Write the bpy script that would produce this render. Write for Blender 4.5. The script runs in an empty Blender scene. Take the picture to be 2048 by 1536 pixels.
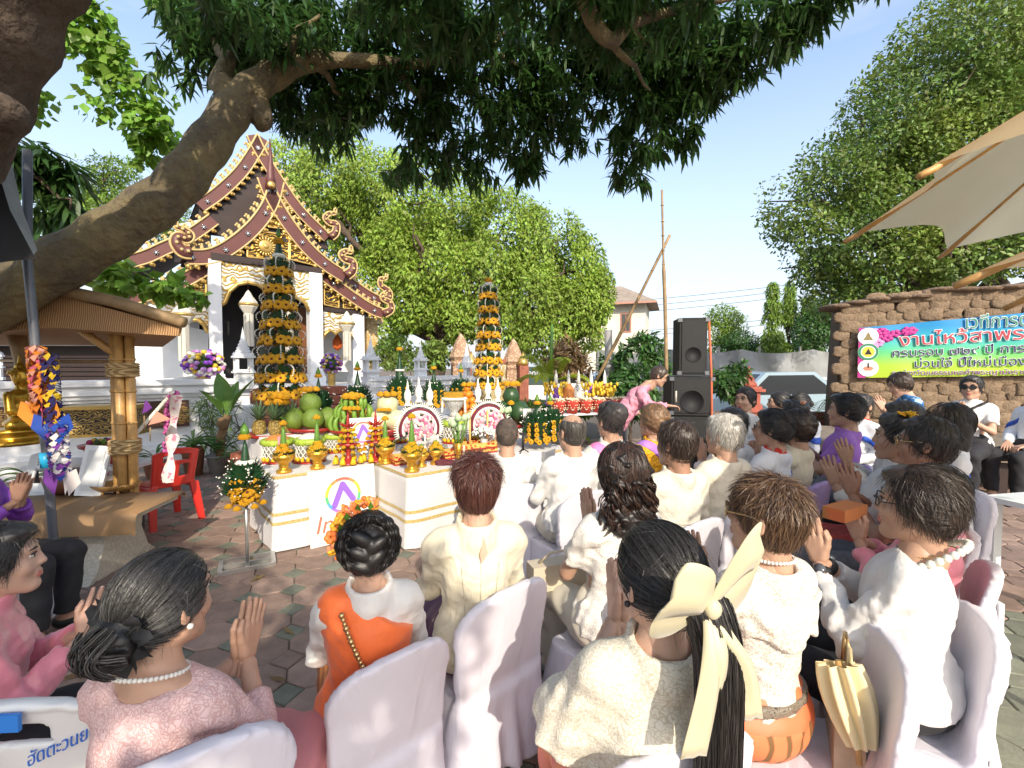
import bpy,bmesh,math,random
import numpy as np
from mathutils import Vector,Matrix,Euler
from math import sin,cos,pi,radians,atan2,sqrt
SC=bpy.context.scene
COL=SC.collection
RND=random.Random(7)
# ------------------------------------------------------------------ camera, sky, sun, exposure
CAMH,PITCH,FPX=1.74,radians(2.1),900.0
cd=bpy.data.cameras.new('camera');cam=bpy.data.objects.new('camera',cd);COL.objects.link(cam)
cd.sensor_width=36.0;cd.lens=36.0*FPX/2048.0;cd.clip_start=0.05;cd.clip_end=3000
cam.location=(0,0,CAMH);cam.rotation_euler=(pi/2-PITCH,0,0);SC.camera=cam
SUN_EL,SUN_AZ=radians(31),radians(164)      # azimuth clockwise from +Y: behind the camera, a little to the right
S=Vector((sin(SUN_AZ)*cos(SUN_EL),cos(SUN_AZ)*cos(SUN_EL),sin(SUN_EL)))
world=bpy.data.worlds.new('World');SC.world=world;world.use_nodes=True
wn=world.node_tree;bg=wn.nodes['Background']
sky=wn.nodes.new('ShaderNodeTexSky');sky.sky_type='NISHITA';sky.sun_disc=False
sky.sun_elevation=SUN_EL;sky.sun_rotation=SUN_AZ;sky.dust_density=2.2;sky.air_density=1.15;sky.ozone_density=1.6
tc_=wn.nodes.new('ShaderNodeTexCoord');mp_=wn.nodes.new('ShaderNodeMapping');mp_.inputs['Scale'].default_value=(1,1,3.2);nz_=wn.nodes.new('ShaderNodeTexNoise')
nz_.inputs['Scale'].default_value=2.2;nz_.inputs['Detail'].default_value=7;nz_.inputs['Roughness'].default_value=0.6;cr_=wn.nodes.new('ShaderNodeMapRange');cr_.inputs['From Min'].default_value=0.42;cr_.inputs['From Max'].default_value=0.75;cr_.inputs['To Max'].default_value=0.55
sx0=wn.nodes.new('ShaderNodeSeparateXYZ');hz_=wn.nodes.new('ShaderNodeMapRange');hz_.inputs['From Min'].default_value=0.0;hz_.inputs['From Max'].default_value=0.5;hz_.inputs['To Min'].default_value=0.85;hz_.inputs['To Max'].default_value=0.16
mx0=wn.nodes.new('ShaderNodeMath');mx0.operation='MAXIMUM';mixw=wn.nodes.new('ShaderNodeMixRGB');mixw.inputs[2].default_value=(3.0,3.25,3.7,1)
for a_,b_ in ((tc_.outputs['Generated'],mp_.inputs[0]),(mp_.outputs[0],nz_.inputs[0]),(nz_.outputs[0],cr_.inputs[0]),(tc_.outputs['Generated'],sx0.inputs[0]),(sx0.outputs[2],hz_.inputs[0]),(cr_.outputs[0],mx0.inputs[0]),(hz_.outputs[0],mx0.inputs[1]),(mx0.outputs[0],mixw.inputs[0]),(sky.outputs[0],mixw.inputs[1]),(mixw.outputs[0],bg.inputs[0])):wn.links.new(a_,b_)
bg.inputs[1].default_value=0.15
sl=bpy.data.lights.new('sun','SUN');sl.energy=2.35;sl.angle=radians(0.6);sl.color=(1.0,0.89,0.73)
so=bpy.data.objects.new('sun',sl);COL.objects.link(so)
so.rotation_euler=(-S).to_track_quat('-Z','Y').to_euler()
SC.view_settings.view_transform='Standard';SC.view_settings.look='None'
SC.view_settings.exposure=1.12;SC.view_settings.gamma=1;SC.view_settings.use_curve_mapping=False
SC.cycles.max_bounces=6;SC.cycles.transparent_max_bounces=8
# ------------------------------------------------------------------ pixels of the photograph to points in the place
def ray(px,py):
 x=(px-1024)/FPX;u=-(py-768)/FPX
 return Vector((x,cos(PITCH)+u*sin(PITCH),-sin(PITCH)+u*cos(PITCH)))
EYE=Vector((0,0,CAMH))
def at(px,py,Y):
 r=ray(px,py);return EYE+r*(Y/r.y)
def gnd(px,py,z=0.0):
 r=ray(px,py);return EYE+r*((z-CAMH)/r.z)
# ------------------------------------------------------------------ materials
MATS={}
def mat(name,col,rough=0.6,var=0.0,vs=6.0,bump=0.0,bs=40.0,metal=0.0,spec=0.5,sheen=0.0,trans=0.0,island=0.0,col2=None,dist=0.02,coat=0.0,sss=0.0,bst=None):
 if name in MATS:return MATS[name]
 m=bpy.data.materials.new(name);m.use_nodes=True;MATS[name]=m
 nt=m.node_tree;b=nt.nodes['Principled BSDF'];L=nt.links.new
 b.inputs['Base Color'].default_value=(*col,1);b.inputs['Roughness'].default_value=rough
 b.inputs['Metallic'].default_value=metal;b.inputs['Specular IOR Level'].default_value=spec
 if sheen:b.inputs['Sheen Weight'].default_value=sheen
 if coat:b.inputs['Coat Weight'].default_value=coat
 if sss:
  b.inputs['Subsurface Weight'].default_value=sss;b.inputs['Subsurface Radius'].default_value=(0.02,0.008,0.004)
  b.inputs['Subsurface Scale'].default_value=0.4
 co=nt.nodes.new('ShaderNodeTexCoord')
 src=None
 if var or col2:
  n=nt.nodes.new('ShaderNodeTexNoise');n.inputs['Scale'].default_value=vs;n.inputs['Detail'].default_value=6
  n.inputs['Roughness'].default_value=0.65
  L(co.outputs['Object'],n.inputs['Vector'])
  r=nt.nodes.new('ShaderNodeValToRGB');r.color_ramp.elements[0].position=0.32;r.color_ramp.elements[1].position=0.68
  c2=col2 if col2 else tuple(min(1,c*(1+var)) for c in col)
  c1=col if col2 else tuple(c*(1-var) for c in col)
  r.color_ramp.elements[0].color=(*c1,1);r.color_ramp.elements[1].color=(*c2,1)
  L(n.outputs['Fac'],r.inputs['Fac']);src=r.outputs['Color']
 if island:
  g=nt.nodes.new('ShaderNodeNewGeometry');h=nt.nodes.new('ShaderNodeHueSaturation')
  mr=nt.nodes.new('ShaderNodeMapRange');mr.inputs['To Min'].default_value=1-island;mr.inputs['To Max'].default_value=1+island
  L(g.outputs['Random Per Island'],mr.inputs['Value']);L(mr.outputs[0],h.inputs['Value'])
  mh=nt.nodes.new('ShaderNodeMapRange');mh.inputs['To Min'].default_value=0.5-island*0.05;mh.inputs['To Max'].default_value=0.5+island*0.05
  L(g.outputs['Random Per Island'],mh.inputs['Value']);L(mh.outputs[0],h.inputs['Hue'])
  if src:L(src,h.inputs['Color'])
  else:h.inputs['Color'].default_value=(*col,1)
  src=h.outputs['Color']
 if src:L(src,b.inputs['Base Color'])
 if bump:
  n2=nt.nodes.new('ShaderNodeTexNoise');n2.inputs['Scale'].default_value=bs;n2.inputs['Detail'].default_value=5
  if bst:mpb=nt.nodes.new('ShaderNodeMapping');mpb.inputs['Scale'].default_value=bst;n2.inputs['Distortion'].default_value=1.2;L(co.outputs['Object'],mpb.inputs['Vector']);L(mpb.outputs[0],n2.inputs['Vector'])
  else:L(co.outputs['Object'],n2.inputs['Vector'])
  bp=nt.nodes.new('ShaderNodeBump');bp.inputs['Strength'].default_value=bump;bp.inputs['Distance'].default_value=dist
  L(n2.outputs['Fac'],bp.inputs['Height']);L(bp.outputs[0],b.inputs['Normal'])
 if trans:
  t=nt.nodes.new('ShaderNodeBsdfTranslucent');mx=nt.nodes.new('ShaderNodeMixShader');mx.inputs[0].default_value=trans
  if src:L(src,t.inputs['Color'])
  else:t.inputs['Color'].default_value=(*col,1)
  out=nt.nodes['Material Output']
  L(b.outputs[0],mx.inputs[1]);L(t.outputs[0],mx.inputs[2]);L(mx.outputs[0],out.inputs['Surface'])
 return m
def pattern(name,c1,c2,kind='voronoi',scale=40,thr=0.5,soft=0.05,rough=0.7,bump=0.4,dist=0.004,stretch=(1,1,1),metal2=0.0,coord='Object',sss=0.0):
 """two colours split by a voronoi / wave / noise pattern, with relief"""
 if name in MATS:return MATS[name]
 m=bpy.data.materials.new(name);m.use_nodes=True;MATS[name]=m
 nt=m.node_tree;b=nt.nodes['Principled BSDF'];L=nt.links.new
 co=nt.nodes.new('ShaderNodeTexCoord');mp=nt.nodes.new('ShaderNodeMapping');mp.inputs['Scale'].default_value=stretch
 L(co.outputs[coord],mp.inputs['Vector'])
 nz=nt.nodes.new('ShaderNodeTexNoise');nz.inputs['Scale'].default_value=scale*0.35;L(mp.outputs[0],nz.inputs['Vector'])
 ad=nt.nodes.new('ShaderNodeMixRGB');ad.blend_type='LINEAR_LIGHT';ad.inputs[0].default_value=0.04 if kind != 'wave' else 0.02
 L(mp.outputs[0],ad.inputs[1]);L(nz.outputs['Color'],ad.inputs[2])
 if kind == 'voronoi':
  t=nt.nodes.new('ShaderNodeTexVoronoi');t.inputs['Scale'].default_value=scale;t.feature='DISTANCE_TO_EDGE';o=t.outputs['Distance']
 elif kind == 'dots':
  t=nt.nodes.new('ShaderNodeTexVoronoi');t.inputs['Scale'].default_value=scale;o=t.outputs['Distance']
 elif kind == 'scroll':
  t=nt.nodes.new('ShaderNodeTexWave');t.wave_type='RINGS';t.inputs['Scale'].default_value=scale;t.inputs['Distortion'].default_value=14
  t.inputs['Detail'].default_value=1.5;t.inputs['Detail Scale'].default_value=1.6;o=t.outputs['Fac']
 elif kind == 'wave':
  t=nt.nodes.new('ShaderNodeTexWave');t.inputs['Scale'].default_value=scale;t.inputs['Distortion'].default_value=1.0;o=t.outputs['Fac']
 else:
  t=nt.nodes.new('ShaderNodeTexNoise');t.inputs['Scale'].default_value=scale;t.inputs['Detail'].default_value=3;o=t.outputs['Fac']
 L(ad.outputs[0],t.inputs['Vector'])
 r=nt.nodes.new('ShaderNodeValToRGB');r.color_ramp.elements[0].position=max(0,thr-soft);r.color_ramp.elements[1].position=min(1,thr+soft)
 r.color_ramp.elements[0].color=(*c1,1);r.color_ramp.elements[1].color=(*c2,1)
 L(o,r.inputs['Fac']);L(r.outputs['Color'],b.inputs['Base Color']);b.inputs['Roughness'].default_value=rough
 if metal2:
  mr=nt.nodes.new('ShaderNodeMapRange');mr.inputs['From Min'].default_value=thr-soft;mr.inputs['From Max'].default_value=thr+soft
  mr.inputs['To Max'].default_value=metal2;L(o,mr.inputs['Value']);L(mr.outputs[0],b.inputs['Metallic'])
 if bump:
  bp=nt.nodes.new('ShaderNodeBump');bp.inputs['Strength'].default_value=bump;bp.inputs['Distance'].default_value=dist
  L(o,bp.inputs['Height']);L(bp.outputs[0],b.inputs['Normal'])
 return m
# ------------------------------------------------------------------ mesh building
def mk(name,mesh,mats,parent=None):
 o=bpy.data.objects.new(name,mesh);COL.objects.link(o)
 if mats is not None:
  for m in (mats if isinstance(mats,(list,tuple)) else [mats]):mesh.materials.append(m)
 if parent is not None:o.parent=parent
 return o
def npmesh(name,V,Fq,mi=None,smooth=True):
 """V (n,3), Fq (m,k) with k = 3 or 4"""
 me=bpy.data.meshes.new(name);V=np.asarray(V,dtype=np.float32);Fq=np.asarray(Fq,dtype=np.int32)
 k=Fq.shape[1]
 me.vertices.add(len(V));me.vertices.foreach_set('co',V.ravel())
 me.loops.add(Fq.size);me.loops.foreach_set('vertex_index',Fq.ravel())
 me.polygons.add(len(Fq));me.polygons.foreach_set('loop_start',np.arange(len(Fq),dtype=np.int32)*k)
 me.polygons.foreach_set('use_smooth',np.full(len(Fq),smooth))
 if mi is not None:me.polygons.foreach_set('material_index',np.asarray(mi,dtype=np.int32))
 me.update(calc_edges=True)
 return me
class MB:
 def __init__(s,smooth=False):s.v=[];s.f=[];s.m=[];s.s=[];s.mi=0;s.sm=smooth;s.T=None
 def add(s,vs,fs,sm=None,mi=None):
  b=len(s.v)
  if s.T is not None:vs=[tuple(s.T @ Vector(p)) for p in vs]
  s.v += [tuple(p) for p in vs]
  for f in fs:
   s.f.append([i+b for i in f]);s.m.append(s.mi if mi is None else mi);s.s.append(s.sm if sm is None else sm)
  return s
 def box(s,c,d,M=None,taper=1.0,mi=None):
  x,y,z=d[0]/2,d[1]/2,d[2]/2;t=taper
  vs=[Vector(p) for p in ((-x,-y,-z),(x,-y,-z),(x,y,-z),(-x,y,-z),(-x*t,-y*t,z),(x*t,-y*t,z),(x*t,y*t,z),(-x*t,y*t,z))]
  if M is not None:vs=[M @ p for p in vs]
  return s.add([p+Vector(c) for p in vs],[(3,2,1,0),(4,5,6,7),(0,1,5,4),(1,2,6,5),(2,3,7,6),(3,0,4,7)],False,mi)
 def boxz(s,x0,x1,y0,y1,z0,z1,mi=None):
  return s.box(((x0+x1)/2,(y0+y1)/2,(z0+z1)/2),(x1-x0,y1-y0,z1-z0),mi=mi)
 def tube(s,pts,rad,n=8,cap=True,sm=True,mi=None,flat=1.0):
  pts=[Vector(p) for p in pts];k=len(pts)
  if not isinstance(rad,(list,tuple)):rad=[rad]*k
  ref=None;vs=[];fs=[]
  for i,p in enumerate(pts):
   d=(pts[min(i+1,k-1)]-pts[max(i-1,0)])
   if d.length < 1e-9:d=Vector((0,0,1))
   d.normalize()
   if ref is None:ref=Vector((1,0,0)) if abs(d.x)< 0.8 else Vector((0,1,0))
   a=(ref-d*ref.dot(d)).normalized();ref=a;b=d.cross(a)
   for j in range(n):
    w=2*pi*j/n;vs.append(p+(a*cos(w)+b*sin(w)*flat)*rad[i])
  for i in range(k-1):
   for j in range(n):
    j2=(j+1)% n;fs.append((i*n+j,i*n+j2,(i+1)*n+j2,(i+1)*n+j))
  if cap:fs += [tuple(range(n-1,-1,-1)),tuple(range((k-1)*n,k*n))]
  return s.add(vs,fs,sm,mi)
 def lathe(s,prof,n=16,c=(0,0,0),sm=True,mi=None,sx=1.0,sy=1.0,lob=0,la=0.0):
  c=Vector(c);vs=[];fs=[];k=len(prof)
  for r,z in prof:
   for j in range(n):
    w=2*pi*j/n;q=r*(1+la*cos(lob*w)) if lob else r
    vs.append(c+Vector((q*cos(w)*sx,q*sin(w)*sy,z)))
  for i in range(k-1):
   for j in range(n):
    j2=(j+1)% n;fs.append((i*n+j,i*n+j2,(i+1)*n+j2,(i+1)*n+j))
  if prof[0][0] > 1e-5:fs.append(tuple(range(n-1,-1,-1)))
  if prof[-1][0] > 1e-5:fs.append(tuple(range((k-1)*n,k*n)))
  return s.add(vs,fs,sm,mi)
 def ell(s,c,r,nu=10,nv=7,M=None,mi=None,sm=True):
  if not isinstance(r,(list,tuple)):r=(r,r,r)
  c=Vector(c);vs=[];fs=[]
  for i in range(nv+1):
   t=pi*i/nv
   for j in range(nu):
    w=2*pi*j/nu;p=Vector((r[0]*sin(t)*cos(w),r[1]*sin(t)*sin(w),-r[2]*cos(t)))
    vs.append(c+(M @ p if M is not None else p))
  for i in range(nv):
   for j in range(nu):
    j2=(j+1)% nu;fs.append((i*nu+j,i*nu+j2,(i+1)*nu+j2,(i+1)*nu+j))
  return s.add(vs,fs,sm,mi)
 def prism(s,out,fn,a,b,mi=None,sm=False):
  """closed outline of 2D points; fn(p, depth) -> 3D"""
  n=len(out);vs=[fn(p,a) for p in out]+[fn(p,b) for p in out]
  fs=[tuple(range(n)),tuple(range(2*n-1,n-1,-1))]+[(i,i+n,(i+1)% n+n,(i+1)% n) for i in range(n)]
  return s.add(vs,fs,sm,mi)
 def sheet(s,rows,sm=True,mi=None,close=False):
  """grid of points: list of rows"""
  n=len(rows[0]);vs=[p for r in rows for p in r];fs=[]
  for i in range(len(rows)-1):
   for j in range(n if close else n-1):
    j2=(j+1)% n;fs.append((i*n+j,i*n+j2,(i+1)*n+j2,(i+1)*n+j))
  return s.add(vs,fs,sm,mi)
 def mesh(s,name):
  me=bpy.data.meshes.new(name);me.from_pydata(s.v,[],s.f)
  me.polygons.foreach_set('material_index',s.m);me.polygons.foreach_set('use_smooth',s.s)
  me.update();bm=bmesh.new();bm.from_mesh(me)
  bmesh.ops.remove_doubles(bm,verts=bm.verts,dist=1e-6);bmesh.ops.recalc_face_normals(bm,faces=bm.faces);bm.to_mesh(me);bm.free()
  return me
 def build(s,name,mats,parent=None):return mk(name,s.mesh(name),mats,parent)
def tag(o,label=None,cat=None,group=None,kind=None):
 if label:o['label']=label
 if cat:o['category']=cat
 if group:o['group']=group
 if kind:o['kind']=kind
 return o
def thing(name,label,cat,loc=(0,0,0),rz=0.0,group=None,sc=1.0):
 o=bpy.data.objects.new(name,None);COL.objects.link(o);o.empty_display_size=0.1
 o.location=loc;o.rotation_euler=(0,0,rz);o.scale=(sc,sc,sc)
 return tag(o,label,cat,group)
KIDS={}
def copy_tree(o,parent=None):
 c=o.copy();COL.objects.link(c)
 if parent is not None:c.parent=parent
 for ch in list(o.children):copy_tree(ch,c)
 return c
def place(o,loc,rz=0.0,label=None,group=None,sc=None):
 o.location=loc;o.rotation_euler=(0,0,rz)
 if label:o['label']=label
 if group:o['group']=group
 if sc:o.scale=(sc,sc,sc)
 return o
def dup(o,loc,rz=0.0,label=None,group=None,sc=None):return place(copy_tree(o),loc,rz,label,group,sc)
def part(name,me,mats,parent,loc=(0,0,0),rot=(0,0,0),sc=None):
 """an object that shares an existing mesh (materials set once)"""
 if mats is not None and len(me.materials)== 0:
  for m in (mats if isinstance(mats,(list,tuple)) else [mats]):me.materials.append(m)
 o=bpy.data.objects.new(name,me);COL.objects.link(o);o.parent=parent;o.location=loc;o.rotation_euler=rot
 if sc:o.scale=sc if isinstance(sc,(list,tuple)) else (sc,sc,sc)
 return o
def struct(o):o['kind']='structure';return o
def spline(pts,n=8):
 """Catmull-Rom through 2D or 3D points"""
 P=[Vector(p) for p in pts];P=[P[0]*2-P[1]]+P+[P[-1]*2-P[-2]];out=[]
 for i in range(1,len(P)-2):
  for k in range(n):
   t=k/n;a,b,c,d=P[i-1],P[i],P[i+1],P[i+2]
   out.append(0.5*((2*b)+(c-a)*t+(2*a-5*b+4*c-d)*t*t+(3*b-a-3*c+d)*t ** 3))
 out.append(P[-2]);return out
def text_mesh(body,size,extrude=0.002,shear=0.0,spacing=1.0,align='LEFT',offset=0.0):
 c=bpy.data.curves.new('lettering','FONT');c.body=body;c.size=size;c.extrude=extrude;c.shear=shear;c.space_character=spacing
 c.align_x=align;c.offset=offset;c.resolution_u=3
 o=bpy.data.objects.new('lettering',c);COL.objects.link(o);bpy.context.view_layer.update()
 me=bpy.data.meshes.new_from_object(o.evaluated_get(bpy.context.evaluated_depsgraph_get()))
 bpy.data.objects.remove(o);bpy.data.curves.remove(c);me.name='lettering';return me
# ------------------------------------------------------------------ implicit surfaces (smooth unions), for bodies, clothes and covers
class SDF:
 def __init__(s,lo,hi,h):
  s.lo=np.array(lo,dtype=np.float32);s.h=h;n=np.ceil((np.array(hi)-s.lo)/h).astype(int)+1;s.n=n
  s.ax=[s.lo[i]+h*np.arange(n[i],dtype=np.float32) for i in range(3)]
  s.D=np.full(tuple(n),9.0,dtype=np.float32)
 def _sub(s,lo,hi):
  a=np.maximum(np.floor((np.array(lo)-s.lo)/s.h).astype(int),0);b=np.minimum(np.ceil((np.array(hi)-s.lo)/s.h).astype(int)+1,s.n)
  if np.any(b <= a):return None,None
  sl=tuple(slice(a[i],b[i]) for i in range(3))
  return sl,(s.ax[0][sl[0]][:,None,None],s.ax[1][sl[1]][None,:,None],s.ax[2][sl[2]][None,None,:])
 def _mix(s,sl,d,k,sub):
  a=s.D[sl]
  if sub:
   d=-d;h=np.clip(0.5-0.5*(a-d)/max(k,1e-9),0,1);h2=1-h
   s.D[sl]=a*h2+d*h+k*h*h2 if k > 0 else np.maximum(a,d)
  else:
   if k > 0:
    h=np.clip(0.5+0.5*(d-a)/k,0,1);s.D[sl]=d*(1-h)+a*h-k*h*(1-h)
   else:s.D[sl]=np.minimum(a,d)
 def cap(s,a,b,ra,rb,k=0.02,sub=False,sq=None):
  a=np.array(a,dtype=np.float32);b=np.array(b,dtype=np.float32);R=max(ra,rb)*(max(sq) if sq else 1)+k+3*s.h
  sl,g=s._sub(np.minimum(a,b)-R,np.maximum(a,b)+R)
  if sl is None:return s
  ab=b-a;L=max(float(ab @ ab),1e-12)
  t=np.clip(((g[0]-a[0])*ab[0]+(g[1]-a[1])*ab[1]+(g[2]-a[2])*ab[2])/L,0,1)
  q=sq or (1,1,1)
  d=np.sqrt(((g[0]-a[0]-t*ab[0])/q[0])** 2+((g[1]-a[1]-t*ab[1])/q[1])** 2+((g[2]-a[2]-t*ab[2])/q[2])** 2)-(ra+(rb-ra)*t)
  s._mix(sl,d*(min(q)),k,sub);return s
 def ell(s,c,r,k=0.02,sub=False,M=None):
  c=np.array(c,dtype=np.float32);R=max(r)+k+3*s.h;sl,g=s._sub(c-R,c+R)
  if sl is None:return s
  p=[g[i]-c[i] for i in range(3)]
  if M is not None:
   Mi=np.array(M.to_3x3().transposed());p=[Mi[i][0]*p[0]+Mi[i][1]*p[1]+Mi[i][2]*p[2] for i in range(3)]
  k0=np.sqrt((p[0]/r[0])** 2+(p[1]/r[1])** 2+(p[2]/r[2])** 2)+1e-6
  k1=np.sqrt((p[0]/r[0] ** 2)** 2+(p[1]/r[1] ** 2)** 2+(p[2]/r[2] ** 2)** 2)+1e-6
  s._mix(sl,k0*(k0-1)/k1,k,sub);return s
 def grid(s):return s.ax[0][:,None,None],s.ax[1][None,:,None],s.ax[2][None,None,:]
 def fn(s,f,k=0.0,sub=False):
  s._mix((slice(None),)*3,f(*s.grid()).astype(np.float32)+np.zeros_like(s.D),k,sub);return s
 def cut(s,n,c,k=0.0):
  """keep n.p < c"""
  X,Y,Z=s.grid();d=(n[0]*X+n[1]*Y+n[2]*Z-c)/sqrt(sum(q*q for q in n))
  if k > 0:
   a=s.D;h=np.clip(0.5-0.5*(a-d)/k,0,1);s.D=(a*(1-h)+d*h+k*h*(1-h)).astype(np.float32)
  else:s.D=np.maximum(s.D,d)
  return s
 def wrinkle(s,amp,wl,seed=0,w=None,dirs=None):
  r=np.random.default_rng(seed);X,Y,Z=s.grid();q=0
  for i in range(6):
   d=r.normal(size=3) if dirs is None else np.array(dirs)+r.normal(size=3)*0.35
   d /= np.linalg.norm(d);f=2*pi/(wl*r.uniform(0.6,1.7));p=(d[0]*X+d[1]*Y+d[2]*Z)*f+r.uniform(0,6)
   e=r.normal(size=3);e /= np.linalg.norm(e)
   q=q+np.sin(p+1.2*np.sin((e[0]*X+e[1]*Y+e[2]*Z)*f*0.5))
  if w is not None:q=q*w(X,Y,Z)
  s.D=s.D+(amp/2.4*q).astype(np.float32);return s
 def net(s):
  D,h=s.D,s.h
  D[0]=D[-1]=9;D[:,0]=D[:,-1]=9;D[:,:,0]=D[:,:,-1]=9
  S=D < 0
  n=np.zeros(tuple(s.n-1),dtype=np.int8)
  C8=[(i,j,k) for i in (0,1) for j in (0,1) for k in (0,1)]
  for i,j,k in C8:n += S[i:S.shape[0]-1+i,j:S.shape[1]-1+j,k:S.shape[2]-1+k]
  I=np.argwhere((n > 0)&(n < 8));idx=np.full(n.shape,-1,dtype=np.int32);idx[tuple(I.T)]=np.arange(len(I))
  V=np.zeros((len(I),3));W=np.zeros(len(I))
  val=[D[I[:,0]+i,I[:,1]+j,I[:,2]+k] for i,j,k in C8]
  for a in range(8):
   for ax in range(3):
    if C8[a][ax]:continue
    o=list(C8[a]);o[ax]=1;b=C8.index(tuple(o));va,vb=np.clip(val[a],-1,1),np.clip(val[b],-1,1)
    x=(va < 0)!=(vb < 0);t=np.where(x,va/np.where(x,va-vb,1),0)
    p=np.tile(np.array(C8[a],float),(len(I),1));p[:,ax] += t;V += p*x[:,None];W += x
  V=(I+V/W[:,None])*h+s.lo
  Fs=[]
  for ax in range(3):
   sl0=[slice(None)]*3;sl1=[slice(None)]*3;sl0[ax]=slice(0,-1);sl1[ax]=slice(1,None)
   A,B=S[tuple(sl0)],S[tuple(sl1)];E=np.argwhere(A != B);u,v=(ax+1)% 3,(ax+2)% 3
   E=E[(E[:,u] > 0)&(E[:,v] > 0)]
   if not len(E):continue
   E=E[(E[:,u] < n.shape[u])&(E[:,v] < n.shape[v])]
   q=[]
   for du,dv in ((1,1),(0,1),(0,0),(1,0)):
    c=E.copy();c[:,u]-=du;c[:,v]-=dv;q.append(idx[tuple(c.T)])
   q=np.stack(q,1);fl=A[tuple(E.T)];q[~fl]=q[~fl][:,::-1];Fs.append(q)
  F=np.concatenate(Fs);F=F[(F >= 0).all(1)]
  return V,F
def smooth_v(V,F,it=1,lam=0.5):
 for _ in range(it):
  A=np.zeros_like(V);c=np.zeros(len(V))
  for i in range(4):
   for j in (i-1,(i+1)% 4):
    np.add.at(A,F[:,i],V[F[:,j]]);np.add.at(c,F[:,i],1)
  V=V+lam*(A/np.maximum(c,1)[:,None]-V)
 return V
# ------------------------------------------------------------------ shared materials
def C(h):
 h=h.lstrip('#');return tuple(((int(h[i:i+2],16)/255)/12.92 if int(h[i:i+2],16)/255 <= 0.04045 else ((int(h[i:i+2],16)/255+0.055)/1.055)** 2.4) for i in (0,2,4))
m_white=mat('white lime wash',(0.72,0.73,0.74),0.75,0.07,1.4,0.15,30)
m_gold=mat('gilded relief',(0.52,0.34,0.1),0.35,0.15,20,metal=0.6)
m_maroon=mat('maroon lacquer',(0.115,0.036,0.03),0.5,0.15,3)
m_brown=mat('dark timber',(0.028,0.014,0.011),0.55,0.3,2)
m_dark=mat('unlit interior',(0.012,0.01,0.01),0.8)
m_roof=mat('old roof tile',(0.07,0.035,0.028),0.75,0.35,8,0.5,30)
m_door=mat('varnished door wood',(0.17,0.065,0.025),0.4,0.25,4)
m_bark=mat('mango bark',(0.1,0.078,0.055),0.9,0.4,2.6,1.0,14,col2=(0.25,0.2,0.09),dist=0.07)  # yellow second colour paints sunlit patches onto the mossy bark
m_bark2=mat('dark trunk bark',(0.085,0.06,0.042),0.9,0.4,4,1.0,20,dist=0.04)
m_mango=mat('mango leaf',(0.055,0.12,0.028),0.4,0.2,3,trans=0.42,island=0.35)
m_bodhi=mat('bodhi leaf',(0.2,0.36,0.045),0.45,trans=0.42,island=0.3)
m_fig=mat('brightened fig leaf',(0.27,0.38,0.055),0.5,0.3,0.6,trans=0.38,island=0.35)  # leaf colour brightened and yellowed to stand in for haze
m_leafd=mat('dark tree leaf',(0.065,0.14,0.028),0.5,0.4,0.5,trans=0.3,island=0.4,col2=(0.24,0.31,0.05))  # yellowish second colour imitates sunlit treetops
m_leafy=mat('yellow green leaf',(0.17,0.27,0.03),0.5,0.3,0.8,trans=0.35,island=0.3)
m_bush=mat('bush leaf',(0.06,0.14,0.03),0.45,0.3,2,trans=0.3,island=0.35)
m_bamboo=mat('bamboo',(0.5,0.29,0.1),0.42,0.2,9,0.15,30)
m_bambood=mat('weathered bamboo',(0.3,0.2,0.1),0.6,0.3,7)
m_weave=pattern('woven bamboo mat',(0.22,0.11,0.045),(0.48,0.28,0.12),'wave',16,0.5,0.2,0.7,0.5)
m_metal=mat('grey painted steel',(0.13,0.14,0.16),0.45,0.1,8,metal=0.3)
m_chrome=mat('bare steel',(0.5,0.5,0.48),0.35,metal=0.8)
m_black=mat('black cloth',(0.015,0.015,0.017),0.7)
m_plw=mat('white plastic',(0.72,0.74,0.75),0.35,coat=0.2)
m_red=mat('red plastic',(0.62,0.03,0.02),0.35,coat=0.3)
m_redl=mat('red lacquer',(0.33,0.025,0.02),0.35)
m_terr=mat('terrazzo',(0.55,0.5,0.4),0.6,0.25,60)
m_brick=mat('red brick',(0.3,0.1,0.06),0.8,0.25,10,0.3,40)
m_terra=mat('terracotta',(0.32,0.13,0.075),0.8,0.25,6)
m_conc=mat('grey concrete',(0.3,0.29,0.27),0.85,0.2,4)
# ------------------------------------------------------------------ the ground and its paving
g=MB();g.boxz(-400,400,-60,600,-0.4,-0.06);struct(g.build('ground',mat('dusty ground',(0.17,0.13,0.09),0.95,0.25,0.4)))
def paver_mat(name,c,v):
 m=mat(name,c,0.85,0.22,7,0.35,60,dist=0.01);nt=m.node_tree;b=nt.nodes['Principled BSDF'];L=nt.links.new
 src=b.inputs['Base Color'].links[0].from_socket
 h=nt.nodes.new('ShaderNodeHueSaturation');oi=nt.nodes.new('ShaderNodeObjectInfo');g=nt.nodes.new('ShaderNodeNewGeometry')
 a=nt.nodes.new('ShaderNodeMath');a.operation='ADD';f=nt.nodes.new('ShaderNodeMath');f.operation='FRACT';r=nt.nodes.new('ShaderNodeMapRange')
 L(oi.outputs['Random'],a.inputs[0]);L(g.outputs['Random Per Island'],a.inputs[1]);L(a.outputs[0],f.inputs[0]);L(f.outputs[0],r.inputs['Value'])
 r.inputs['To Min'].default_value=1-v;r.inputs['To Max'].default_value=1+v;L(r.outputs[0],h.inputs['Value']);L(src,h.inputs['Color']);L(h.outputs[0],b.inputs['Base Color'])
 return m
m_pr=paver_mat('red cement paver',(0.275,0.192,0.152),0.2);m_pg=paver_mat('green cement paver',(0.17,0.18,0.138),0.18)
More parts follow.
